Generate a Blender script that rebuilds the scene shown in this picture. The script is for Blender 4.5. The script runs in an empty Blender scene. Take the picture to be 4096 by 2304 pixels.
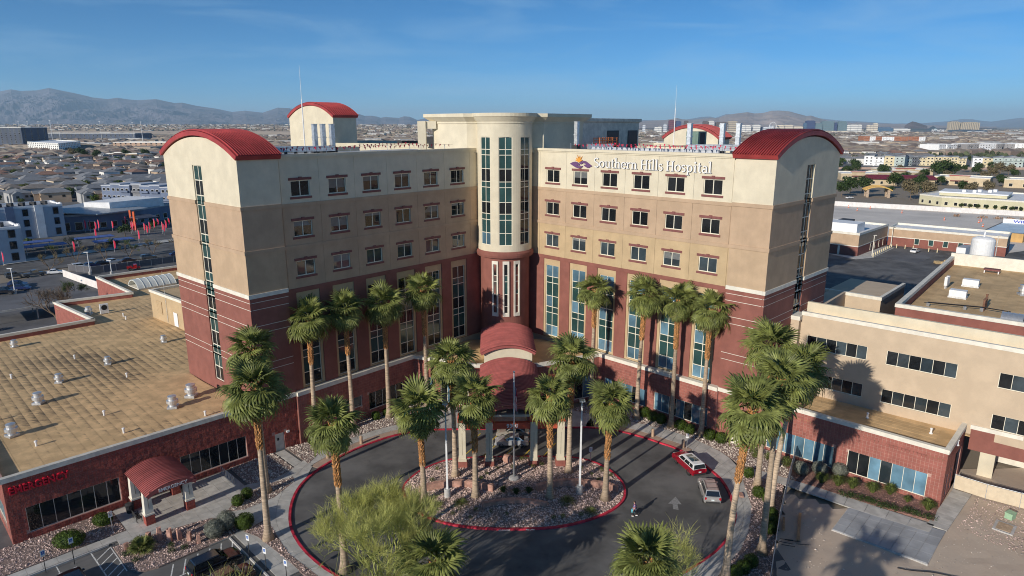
import bpy, bmesh, math, random
from mathutils import Vector, Matrix, noise
R=math.radians
rnd=random.Random(7)
sc=bpy.context.scene
COL=sc.collection
# ---------------------------------------------------------------- camera
cd=bpy.data.cameras.new('camera'); cam=bpy.data.objects.new('camera',cd); COL.objects.link(cam); sc.camera=cam
cd.sensor_width=36.0; cd.lens=2670.9*36/4096; cd.clip_start=.5; cd.clip_end=120000
CAM=Vector((-2.2355,-110.708,41.0)); cam.location=CAM
cam.rotation_euler=(math.pi/2-.2386,0,-.0315)
# ---------------------------------------------------------------- sky and sun
SUN_AZ=43.6; SUN_EL=20.5          # azimuth the light travels towards (from +y to +x), elevation
wd=bpy.data.worlds.new('World'); sc.world=wd; wd.use_nodes=True
nt=wd.node_tree; bg=nt.nodes['Background']
sky=nt.nodes.new('ShaderNodeTexSky'); sky.sky_type='NISHITA'; sky.sun_disc=False
sky.sun_elevation=R(SUN_EL); sky.sun_rotation=R(SUN_AZ+180); sky.altitude=5000; sky.air_density=1.0; sky.dust_density=.8; sky.ozone_density=7
# thin streaks of high cirrus mixed into the sky
tc=nt.nodes.new('ShaderNodeTexCoord'); mp=nt.nodes.new('ShaderNodeMapping'); mp.inputs['Scale'].default_value=(1.6,1.6,11); mp.inputs['Rotation'].default_value=(.10,.06,0)
nz=nt.nodes.new('ShaderNodeTexNoise'); nz.inputs['Scale'].default_value=2.1; nz.inputs['Detail'].default_value=8; nz.inputs['Roughness'].default_value=.62; nz.inputs['Distortion'].default_value=.5
rp=nt.nodes.new('ShaderNodeValToRGB'); rp.color_ramp.elements[0].position=.47; rp.color_ramp.elements[1].position=.82
rp.color_ramp.elements[1].color=(.36,.36,.36,1)
mx=nt.nodes.new('ShaderNodeMixRGB'); mx.inputs['Color2'].default_value=(3.9,5.7,7.2,1)
nt.links.new(tc.outputs['Generated'],mp.inputs['Vector']); nt.links.new(mp.outputs[0],nz.inputs['Vector']); nt.links.new(nz.outputs[0],rp.inputs[0])
nt.links.new(rp.outputs[0],mx.inputs['Fac']); hs_=nt.nodes.new('ShaderNodeHueSaturation'); hs_.inputs['Saturation'].default_value=1.10; nt.links.new(sky.outputs[0],hs_.inputs['Color']); mu_=nt.nodes.new('ShaderNodeMixRGB'); mu_.blend_type='MULTIPLY'; mu_.inputs['Fac'].default_value=1; mu_.inputs['Color2'].default_value=(.86,1.06,.90,1); nt.links.new(hs_.outputs[0],mu_.inputs['Color1']); nt.links.new(mu_.outputs[0],mx.inputs['Color1']); nt.links.new(mx.outputs[0],bg.inputs['Color'])
bg.inputs['Strength'].default_value=.073
sl=bpy.data.lights.new('sun','SUN'); sl.energy=2.8; sl.angle=R(.53); sl.color=(1,.92,.80); so=bpy.data.objects.new('sun',sl); COL.objects.link(so)
SD=Vector((math.sin(R(SUN_AZ))*math.cos(R(SUN_EL)),math.cos(R(SUN_AZ))*math.cos(R(SUN_EL)),-math.sin(R(SUN_EL))))
so.rotation_euler=SD.to_track_quat('-Z','Y').to_euler(); so.location=(-60,-160,90)
vs=sc.view_settings; vs.view_transform='Standard'; vs.look='None'; vs.exposure=0.68; vs.gamma=1; vs.use_curve_mapping=False
cy=sc.cycles; cy.max_bounces=6; cy.diffuse_bounces=4; cy.glossy_bounces=3; cy.transmission_bounces=2; cy.volume_bounces=1; cy.transparent_max_bounces=4
cy.caustics_reflective=False; cy.caustics_refractive=False; cy.use_denoising=True; cy.sample_clamp_indirect=6; cy.filter_width=1.05

# ---------------------------------------------------------------- helpers
class MB:
    def __init__(s): s.v=[]; s.f=[]
    def add(s,vs,fs):
        b=len(s.v); s.v+= [tuple(p) for p in vs]; s.f+=[tuple(i+b for i in f) for f in fs]; return s
    def hexa(s,P): return s.add(P,[(0,3,2,1),(4,5,6,7),(0,1,5,4),(1,2,6,5),(2,3,7,6),(3,0,4,7)])
    def box(s,x0,x1,y0,y1,z0,z1): return s.hexa([(x0,y0,z0),(x1,y0,z0),(x1,y1,z0),(x0,y1,z0),(x0,y0,z1),(x1,y0,z1),(x1,y1,z1),(x0,y1,z1)])
    def obox(s,c,ex,ey,hx,hy,z0,z1):
        c=Vector((c[0],c[1])); a=Vector(ex)*hx; b=Vector(ey)*hy
        q=[c-a-b,c+a-b,c+a+b,c-a+b]
        return s.hexa([(p.x,p.y,z0) for p in q]+[(p.x,p.y,z1) for p in q])
    def prism(s,poly,z0,z1,bottom=False):
        n=len(poly)
        ar=sum(poly[i][0]*poly[(i+1)%n][1]-poly[(i+1)%n][0]*poly[i][1] for i in range(n))
        if ar<0: poly=poly[::-1]
        V=[(p[0],p[1],z0) for p in poly]+[(p[0],p[1],z1) for p in poly]
        F=[tuple(range(n,2*n))]+[(i,(i+1)%n,n+(i+1)%n,n+i) for i in range(n)]
        if bottom: F.append(tuple(range(n-1,-1,-1)))
        return s.add(V,F)
    def tube(s,pts,rad,n=6,cap=True):
        pts=[Vector(p) for p in pts]; 
        if not hasattr(rad,'__len__'): rad=[rad]*len(pts)
        V=[];ref=None
        for i,p in enumerate(pts):
            d=(pts[min(i+1,len(pts)-1)]-pts[max(i-1,0)])
            if d.length<1e-9: d=Vector((0,0,1))
            d.normalize()
            if ref is None or abs(ref.dot(d))>.95: ref=Vector((1,0,0)) if abs(d.x)<.8 else Vector((0,1,0))
            u=(ref-d*ref.dot(d)).normalized(); w=d.cross(u); ref=u
            for k in range(n):
                a=2*math.pi*k/n; V.append(p+(u*math.cos(a)+w*math.sin(a))*rad[i])
        F=[(i*n+k,i*n+(k+1)%n,(i+1)*n+(k+1)%n,(i+1)*n+k) for i in range(len(pts)-1) for k in range(n)]
        if cap: F+= [tuple(range(n-1,-1,-1)),tuple(range((len(pts)-1)*n,len(pts)*n))]
        return s.add(V,F)
    def lathe(s,prof,n=12,c=(0,0),cap=True):
        V=[(c[0]+r*math.cos(2*math.pi*k/n),c[1]+r*math.sin(2*math.pi*k/n),z) for r,z in prof for k in range(n)]
        F=[(i*n+k,i*n+(k+1)%n,(i+1)*n+(k+1)%n,(i+1)*n+k) for i in range(len(prof)-1) for k in range(n)]
        if cap: F+=[tuple(range(n-1,-1,-1)),tuple(range((len(prof)-1)*n,len(prof)*n))]
        return s.add(V,F)
    def quad(s,a,b,c,d): return s.add([a,b,c,d],[(0,1,2,3)])
    def ball(s,c,r,sub=1,jit=0,rg=rnd):
        bm=bmesh.new(); bmesh.ops.create_icosphere(bm,subdivisions=sub,radius=1)
        if not hasattr(r,'__len__'): r=(r,r,r)
        V=[]
        for v in bm.verts:
            k=1+rg.uniform(-jit,jit); V.append((c[0]+v.co.x*r[0]*k,c[1]+v.co.y*r[1]*k,c[2]+v.co.z*r[2]*k))
        F=[[v.index for v in f.verts] for f in bm.faces]; bm.free(); return s.add(V,F)
    def mesh(s,name,mat,smooth=False):
        me=bpy.data.meshes.new(name); me.from_pydata(s.v,[],s.f)
        if mat:
            for m in (mat if isinstance(mat,(list,tuple)) else [mat]): me.materials.append(m)
        if smooth: me.polygons.foreach_set('use_smooth',[True]*len(me.polygons))
        me.update(); return me
    def build(s,name,mat,parent=None,smooth=False,**k): return obj(name,s.mesh(name,mat,smooth),parent,**k)
def obj(name,data,parent=None,loc=None,rz=0,label=None,cat=None,group=None,kind=None,rot=None,scale=None):
    o=bpy.data.objects.new(name,data); COL.objects.link(o)
    if parent is not None: o.parent=parent
    if loc is not None: o.location=loc
    if rot is not None: o.rotation_euler=rot
    elif rz: o.rotation_euler=(0,0,rz)
    if scale is not None: o.scale=scale if hasattr(scale,'__len__') else (scale,)*3
    return tag(o,label,cat,group,kind)
def tag(o,label=None,cat=None,group=None,kind=None):
    if label: o['label']=label
    if cat: o['category']=cat
    if group: o['group']=group
    if kind: o['kind']=kind
    return o
def empty(name,loc=(0,0,0),rz=0,label=None,cat=None,group=None,kind=None,scale=None): return obj(name,None,None,loc,rz,label,cat,group,kind,scale=scale)
def copy_tree(o,parent=None,loc=None,rz=None,label=None,group=None,scale=None):
    c=o.copy(); COL.objects.link(c)
    if parent is not None: c.parent=parent
    if loc is not None: c.location=loc
    if rz is not None: c.rotation_euler=(0,0,rz)
    if label: c['label']=label
    if group: c['group']=group
    if scale is not None: c.scale=(scale,)*3 if not hasattr(scale,'__len__') else scale
    for ch in o.children: copy_tree(ch,c)
    return c
def catmull(P,n=6,closed=False):
    out=[];N=len(P)
    for i in range(N if closed else N-1):
        if closed: a,b,c,d=[Vector(P[(i+k)%N]) for k in (-1,0,1,2)]
        else: a,b,c,d=Vector(P[max(i-1,0)]),Vector(P[i]),Vector(P[i+1]),Vector(P[min(i+2,N-1)])
        for k in range(n):
            t=k/n; out.append(.5*((2*b)+(c-a)*t+(2*a-5*b+4*c-d)*t*t+(3*b-a-3*c+d)*t**3))
    if not closed: out.append(Vector(P[-1]))
    return out
def resample(P,n):
    P=[Vector(p) for p in P]; L=[0]
    for a,b in zip(P,P[1:]): L.append(L[-1]+(b-a).length)
    out=[];j=0
    for i in range(n+1):
        t=L[-1]*i/n
        while j<len(P)-2 and L[j+1]<t: j+=1
        f=(t-L[j])/max(1e-9,L[j+1]-L[j]); out.append(P[j].lerp(P[j+1],min(1,max(0,f))))
    return out
def offset(P,d):
    out=[]
    for i,p in enumerate(P):
        t=(P[min(i+1,len(P)-1)]-P[max(i-1,0)]).normalized(); out.append(p+Vector((-t.y,t.x))*d)
    return out
def inside(p,poly):
    c=False;n=len(poly);x,y=p[0],p[1]
    for i in range(n):
        a,b=poly[i],poly[i-1]
        if (a[1]>y)!=(b[1]>y) and x<(b[0]-a[0])*(y-a[1])/(b[1]-a[1])+a[0]: c=not c
    return c

# ---------------------------------------------------------------- materials
MATS={}
def M(name,col,rough=.85,var=.12,scale=1.5,bump=0.,bscale=30,metal=0,spec=.4,col2=None,fac=(.4,.65),island=0,detail=4,objr=0,stretch=None,coat=0,trans=0,streak=0.,spots=0.,gain=1.40):
    col=tuple(min(.86,c*gain) for c in col); col2=tuple(min(.86,c*gain) for c in col2) if col2 else None
    if name in MATS: return MATS[name]
    m=bpy.data.materials.new(name); MATS[name]=m; m.use_nodes=True; n=m.node_tree.nodes; L=m.node_tree.links
    b=n['Principled BSDF']; b.inputs['Roughness'].default_value=rough; b.inputs['Metallic'].default_value=metal
    b.inputs['Specular IOR Level'].default_value=spec
    if coat: b.inputs['Coat Weight'].default_value=coat; b.inputs['Coat Roughness'].default_value=.05
    g=n.new('ShaderNodeNewGeometry'); src=g.outputs['Position']
    if stretch:
        mpn=n.new('ShaderNodeMapping'); mpn.inputs['Scale'].default_value=stretch[0]; mpn.inputs['Rotation'].default_value=(0,0,stretch[1]); L.new(src,mpn.inputs[0]); src=mpn.outputs[0]
    c=(*col,1)
    if var or col2:
        t=n.new('ShaderNodeTexNoise'); t.inputs['Scale'].default_value=scale; t.inputs['Detail'].default_value=detail; t.inputs['Roughness'].default_value=.6; L.new(src,t.inputs['Vector'])
        r=n.new('ShaderNodeValToRGB'); r.color_ramp.elements[0].position=fac[0]; r.color_ramp.elements[1].position=fac[1]
        r.color_ramp.elements[0].color=tuple(x*(1-var) for x in col)+(1,)
        r.color_ramp.elements[1].color=(*(col2 or tuple(min(1,x*(1+var)) for x in col)),1)
        L.new(t.outputs[0],r.inputs[0]); out=r.outputs[0]
        if island or objr:
            hs=n.new('ShaderNodeHueSaturation'); mr=n.new('ShaderNodeMapRange'); k=island or objr
            mr.inputs['To Min'].default_value=1-k; mr.inputs['To Max'].default_value=1+k
            if island: L.new(g.outputs['Random Per Island'],mr.inputs[0])
            else:
                oi=n.new('ShaderNodeObjectInfo'); L.new(oi.outputs['Random'],mr.inputs[0])
            L.new(mr.outputs[0],hs.inputs['Value']); L.new(out,hs.inputs['Color']); out=hs.outputs[0]
        for amt,scl,lo,hi,pw in ((streak,(1.3,1.3,.10),.42,.72,1),(spots,(.55,.55,.55),.60,.74,1)):
            if amt:
                mp2=n.new('ShaderNodeMapping'); mp2.inputs['Scale'].default_value=scl; L.new(g.outputs['Position'],mp2.inputs[0]); t3=n.new('ShaderNodeTexNoise'); t3.inputs['Scale'].default_value=1; t3.inputs['Detail'].default_value=6; t3.inputs['Roughness'].default_value=.7; L.new(mp2.outputs[0],t3.inputs['Vector'])
                m3=n.new('ShaderNodeMapRange'); m3.inputs['From Min'].default_value=lo; m3.inputs['From Max'].default_value=hi; m3.inputs['To Min'].default_value=1; m3.inputs['To Max'].default_value=1-amt; L.new(t3.outputs[0],m3.inputs[0])
                h3=n.new('ShaderNodeHueSaturation'); L.new(m3.outputs[0],h3.inputs['Value']); L.new(out,h3.inputs['Color']); out=h3.outputs[0]
        L.new(out,b.inputs['Base Color'])
    else: b.inputs['Base Color'].default_value=c
    if bump:
        t2=n.new('ShaderNodeTexNoise'); t2.inputs['Scale'].default_value=bscale; t2.inputs['Detail'].default_value=3; L.new(src,t2.inputs['Vector'])
        bp=n.new('ShaderNodeBump'); bp.inputs['Strength'].default_value=min(1,bump); bp.inputs['Distance'].default_value=.02*max(1,bump); L.new(t2.outputs[0],bp.inputs['Height']); L.new(bp.outputs[0],b.inputs['Normal'])
    return m
def leafmat(name,col,var=.35,rough=.5,spec=.35,island=.35,trans=.25):
    m=M(name,col,rough,var,2.2,spec=spec,island=island,gain=1.16)
    n=m.node_tree.nodes;L=m.node_tree.links;b=n['Principled BSDF'];o=n['Material Output']
    tr=n.new('ShaderNodeBsdfTranslucent'); ms=n.new('ShaderNodeMixShader'); ms.inputs[0].default_value=trans
    src=b.inputs['Base Color'].links[0].from_socket; L.new(src,tr.inputs['Color']); L.new(b.outputs[0],ms.inputs[1]); L.new(tr.outputs[0],ms.inputs[2]); L.new(ms.outputs[0],o.inputs['Surface'])
    return m
cream=M('stucco_cream',(.50,.45,.345),.9,.06,.5,.35,22,streak=.04)
tan=M('stucco_tan',(.36,.258,.175),.9,.07,.5,.35,22,streak=.05)
buff=M('stucco_buff',(.385,.285,.17),.9,.07,.5,.35,22,streak=.05)
peach=M('stucco_peach',(.365,.265,.175),.9,.07,.5,.35,22,streak=.05)
redst=M('stucco_red',(.195,.075,.059),.88,.10,.6,.35,22,streak=.07)
trimw=M('trim_white',(.56,.53,.46),.8,.08,1.1,.15,14)
trimg=M('trim_grey',(.46,.44,.39),.8,.12,1.1,.15,14)
brickm=M('block_red',(.24,.085,.067),.85,.12,1.2,.5,26,island=.16,objr=0)
mortar=M('block_mortar',(.36,.22,.185),.9,.1,2)
splitm=M('block_split',(.24,.060,.045),.8,.2,2.2,1.6,5,island=.14)
maroon=M('maroon_trim',(.16,.06,.055),.75,.12,2)
roofred=M('metal_roof_red',(.27,.040,.040),.5,.16,.5,spec=.4,objr=.09,streak=.0,spots=.18)
roofpink=M('canopy_roof_red',(.28,.082,.075),.55,.12,.6,spec=.35,objr=.09,spots=.15)
rednew=M('beam_red',(.42,.075,.04),.6,.08,1)
framem=M('window_frame',(.62,.58,.48),.5,.04,2)
alum=M('aluminium',(.55,.55,.55),.5,.06,3,metal=.85)
galv=M('galvanised',(.50,.52,.54),.45,.15,3,metal=.7)
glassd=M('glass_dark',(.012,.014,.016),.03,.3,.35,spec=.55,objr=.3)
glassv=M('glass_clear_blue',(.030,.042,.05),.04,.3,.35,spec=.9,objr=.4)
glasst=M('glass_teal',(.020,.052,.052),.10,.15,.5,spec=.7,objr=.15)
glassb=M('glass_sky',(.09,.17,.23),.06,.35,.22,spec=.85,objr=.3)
rooftan=M('roof_membrane',(.46,.315,.165),.92,.16,.35,.4,8,objr=.05)
roofgrey=M('roof_grey',(.30,.31,.33),.8,.15,.5)
roofwhite=M('roof_white',(.74,.75,.76),.7,.08,.4)
asphalt=M('asphalt',(.082,.080,.080),.9,.2,.16,.5,60,col2=(.128,.125,.122),spots=.42)
asphalt2=M('asphalt_old',(.10,.10,.105),.9,.2,.15,.3,40)
concrete=M('concrete',(.36,.348,.325),.88,.14,.8,.15,40,objr=.07,spots=.2)
concrete2=M('concrete_new',(.26,.27,.285),.85,.16,.35,.12,40,objr=.05)
conctan=M('concrete_tan',(.33,.235,.18),.88,.1,.9,.15,40)
curbred=M('curb_red',(.40,.022,.045),.75,.4,1.1,.2,20,spots=.5)
curbgrey=M('curb_grey',(.36,.35,.34),.88,.12,2)
gravelm=M('gravel_base',(.20,.145,.125),.95,.35,7,1.2,16)
rockm=M('gravel_rock',(.42,.315,.28),.92,.25,5,.4,30,island=.45)
rocklm=M('gravel_pale',(.44,.38,.33),.92,.2,5,.4,30,island=.4)
mulchm=M('mulch_ground',(.20,.11,.09),.95,.35,4,1.,14)
dirtm=M('dirt',(.52,.43,.345),.96,.25,.12,1.0,2.2,col2=(.38,.30,.235),detail=9)
sandst=M('sandstone',(.36,.205,.16),.85,.22,2,.5,9,objr=.15)
black=M('black_metal',(.015,.015,.017),.45,.1,3)
rubber=M('tyre_rubber',(.018,.018,.018),.85,.1,3)
whitep=M('white_paint',(.78,.78,.77),.55,.05,2)
bluesign=M('sign_blue',(.02,.10,.35),.5,.03,2)
yellowp=M('yellow_paint',(.55,.38,.04),.75,.35,6)
linep=M('line_paint',(.52,.52,.50),.8,.25,5)
sredsign=M('sign_red',(.48,.012,.03),.4,.05,2)
letterw=M('letter_white',(.78,.79,.82),.5,.02,2)
bark=M('palm_bark',(.34,.26,.185),.95,.25,1.2,.8,14,stretch=((1,1,6),0),objr=.18)
boots=M('palm_boots',(.40,.20,.075),.9,.35,6,.8,12,island=.4)
palmleaf=leafmat('palm_leaf',(.175,.200,.058),.35,.5,.32,.25,.28)
palmleaf2=leafmat('palm_leaf_young',(.235,.262,.075),.3,.48,.34,.22,.3)
palmdead=M('palm_leaf_dry',(.30,.22,.11),.9,.3,3,island=.3)
pvbark=M('palo_verde_bark',(.27,.29,.09),.75,.25,3)
pvtwig=leafmat('palo_verde_twig',(.50,.50,.17),.25,.8,.15,.3,.35)
hedgel=leafmat('hedge_leaf',(.072,.115,.016),.35,.55,.3,.4,.25)
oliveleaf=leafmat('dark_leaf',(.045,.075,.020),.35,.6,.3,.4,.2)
silverl=leafmat('silver_leaf',(.19,.20,.165),.25,.7,.2,.35,.2)
grassl=leafmat('fountain_grass',(.125,.155,.040),.35,.6,.3,.4,.3)
treebrown=M('tree_bark',(.14,.10,.07),.95,.2,4,.5,16)
HAZE=3.3e-5
# ================================================================ hospital geometry frame
A=.81181; C,S=math.cos(A),math.sin(A)
SC,NC,WT,DT=45.0,-.33,5.09,20.23
def W(sg,s,n,z=0.): return Vector((sg*(s*C-n*S),-(s*S+n*C),z))
TH={-1:A,1:-A}; TE={-1:-(math.pi/2-A),1:math.pi/2-A}
def facade(mb,x0,x1,z0,z1,holes=(),depth=.25,th=.3,y=0.):
    xs=sorted({x0,x1,*[min(max(h[i],x0),x1) for h in holes for i in (0,1)]}); zs=sorted({z0,z1,*[min(max(h[i],z0),z1) for h in holes for i in (2,3)]})
    for a,b in zip(xs,xs[1:]):
        for c,d in zip(zs,zs[1:]):
            mx_,mz_=(a+b)/2,(c+d)/2
            if any(h[0]<mx_<h[1] and h[2]<mz_<h[3] for h in holes): continue
            mb.quad((a,y,c),(b,y,c),(b,y,d),(a,y,d))
    for a,b,c,d in holes:
        mb.quad((a,y,c),(a,y,d),(a,y+depth,d),(a,y+depth,c)); mb.quad((b,y,d),(b,y,c),(b,y+depth,c),(b,y+depth,d))
        mb.quad((a,y,d),(b,y,d),(b,y+depth,d),(a,y+depth,d)); mb.quad((b,y,c),(a,y,c),(a,y+depth,c),(b,y+depth,c))
    mb.quad((x0,y,z0),(x0,y,z1),(x0,y+th,z1),(x0,y+th,z0)); mb.quad((x1,y,z1),(x1,y,z0),(x1,y+th,z0),(x1,y+th,z1))
    mb.quad((x0,y,z1),(x1,y,z1),(x1,y+th,z1),(x0,y+th,z1)); mb.quad((x1,y,z0),(x0,y,z0),(x0,y+th,z0),(x1,y+th,z0))
    return mb
CACHE={}
def cached(key,fn):
    if key not in CACHE: CACHE[key]=fn()
    return CACHE[key]
wr=random.Random(3)
blindm=M('window_blind',(.13,.135,.135),.35,.1,2,spec=.6,objr=.35)
def window(parent,loc,rz,w,h,cols,rows,matf,fw=.07,mull=.05,lintel=False,sub=True,frame=None,thick=.10,name='window',tilt=.006):
    """rows from the top down, cols left to right (fractions); matf(row,col) gives the glass"""
    frame=frame or framem
    sx=sum(cols); sz=sum(rows); xs=[-w/2]; zs=[h]
    for c in cols: xs.append(xs[-1]+w*c/sx)
    for r_ in rows: zs.append(zs[-1]-h*r_/sz)
    def mk():
        mb=MB(); mb.box(-w/2,w/2,0,thick,0,fw); mb.box(-w/2,w/2,0,thick,h-fw,h); mb.box(-w/2,-w/2+fw,0,thick,fw,h-fw); mb.box(w/2-fw,w/2,0,thick,fw,h-fw)
        for x in xs[1:-1]: mb.box(x-mull/2,x+mull/2,.008,thick,fw,h-fw)
        for z in zs[1:-1]: mb.box(-w/2+fw,w/2-fw,.012,thick,z-mull/2,z+mull/2)
        return mb.mesh(name,frame)
    o=obj(name,cached(('win',w,h,tuple(cols),tuple(rows),fw,frame.name),mk),parent,loc,rz)
    for i,(zt,zb) in enumerate(zip(zs,zs[1:])):
        for j,(xa,xb) in enumerate(zip(xs,xs[1:])):
            pw,ph=xb-xa-mull*.6,zt-zb-mull*.6; m=matf(i,j)
            pm=cached(('pane',round(pw,3),round(ph,3),m.name),lambda:MB().box(-pw/2,pw/2,0,.02,-ph/2,ph/2).mesh('pane',m))
            obj('pane',pm,o,((xa+xb)/2,thick*.6,(zt+zb)/2),rot=(wr.uniform(-tilt,tilt),0,wr.uniform(-tilt,tilt)))
    if lintel and wr.random()<.45:
        bh=h*wr.choice((.18,.3,.45,.6)); bw2=w-.2; obj('blind',cached(('blind',w,round(bh,2)),lambda:MB().box(-bw2/2,bw2/2,0,.01,-bh,0).mesh('blind',blindm)),o,(0,thick*.56,h-fw))
    if lintel:
        lm=cached(('lintel',w),lambda:MB().box(-w/2-.28,-.16,-.1,.14,.05,.36).add([],[]).box(.16,w/2+.28,-.1,.14,.05,.36).hexa([(-.155,-.14,.05),(.155,-.14,.05),(.155,.14,.05),(-.155,.14,.05),(-.22,-.14,.46),(.22,-.14,.46),(.22,.14,.46),(-.22,.14,.46)]).mesh('lintel',maroon))
        obj('lintel',lm,o,(0,-.12,h)); sm=cached(('sill',w),lambda:MB().box(-w/2-.2,w/2+.2,-.1,.14,-.30,-.03).mesh('sill',maroon)); obj('sill',sm,o,(0,-.12,0))
    return o
def arc(span,rise,n=16,drop=0.):
    r_=(span*span/4+rise*rise)/(2*rise); a=math.asin(min(1,span/2/r_)); return [((r_-drop)*math.sin(-a+2*a*i/n),(r_-drop)*math.cos(-a+2*a*i/n)-(r_-rise)) for i in range(n+1)]
def barrel(parent,loc,rz,span,length,rise,npan,mat,thick=.5,name='barrel_roof',rib=.07,fasc=None):
    o_=arc(span,rise); i_=arc(span,rise,drop=thick); mb=MB(); n=len(o_)
    for y0,y1 in ((0,length),):
        V=[(x,y0,z) for x,z in o_]+[(x,y0,z) for x,z in i_]+[(x,y1,z) for x,z in o_]+[(x,y1,z) for x,z in i_]
        F=[]
        for k in range(n-1): F+=[(k,n+k,n+k+1,k+1),(2*n+k,2*n+k+1,3*n+k+1,3*n+k),(k,k+1,2*n+k+1,2*n+k),(n+k,3*n+k,3*n+k+1,n+k+1)]
        F+=[(0,2*n,3*n,n),(n-1,2*n-1,4*n-1,3*n-1)]; mb.add(V,F)
    root=mb.build(name,fasc or mat,parent,loc=loc,rz=rz)
    p=length/npan; pm=MB(); up=arc(span+.06,rise+.03,drop=-.02)
    ur=arc(span+.06,rise+.03,drop=-.02-rib)
    V=[(x,.0,z) for x,z in up]+[(x,p-.09,z) for x,z in up]+[(x,p-.08,z) for x,z in ur]+[(x,p-.005,z) for x,z in ur]+[(x,p-.005,z) for x,z in up]
    m_=len(up); F=[(a*m_+k,a*m_+k+1,(a+1)*m_+k+1,(a+1)*m_+k) for a in range(4) for k in range(m_-1)]
    me=pm.add(V,F).mesh('roof_panel',mat)
    for i in range(npan): obj('roof_panel',me,root,(0,i*p,0))
    return root
# ================================================================ main hospital block
HOSP=empty('hospital_building',(0,0,0),0,'six storey V-shaped hospital with red barrel-roofed end towers and a curved glass rotunda','hospital')
def wpart(name,mat,sg,boxes,parent=None):
    mb=MB()
    for s0,s1,n0,n1,z0,z1 in boxes: mb.hexa([W(sg,s0,n0,z0),W(sg,s1,n0,z0),W(sg,s1,n1,z0),W(sg,s0,n1,z0),W(sg,s0,n0,z1),W(sg,s1,n0,z1),W(sg,s1,n1,z1),W(sg,s0,n1,z1)])
    bm=bmesh.new(); me=mb.mesh(name,mat); bm.from_mesh(me); bmesh.ops.recalc_face_normals(bm,faces=bm.faces); bm.to_mesh(me); bm.free()
    return obj(name,me,parent or HOSP)
BAY=5.385; BC=[36.9-BAY*i for i in range(6)]
NW=-.7
VIS=lambda i,j: glassd
def wing_glass(sg,row,k):
    if sg<0: return lambda i,j: glassd if row>4 else glassv
    return (lambda i,j: glassd) if row>4 else (lambda i,j: glassv)
STOREY=[(6,31.65,37.05,cream,32.45,1.95),(5,26.4,31.2,tan,27.45,1.95),(4,20.92,25.95,buff,22.4,1.95)]
TALL=[1.9,1.0,2.2,1.8,1.0,2.1,1.75]
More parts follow.
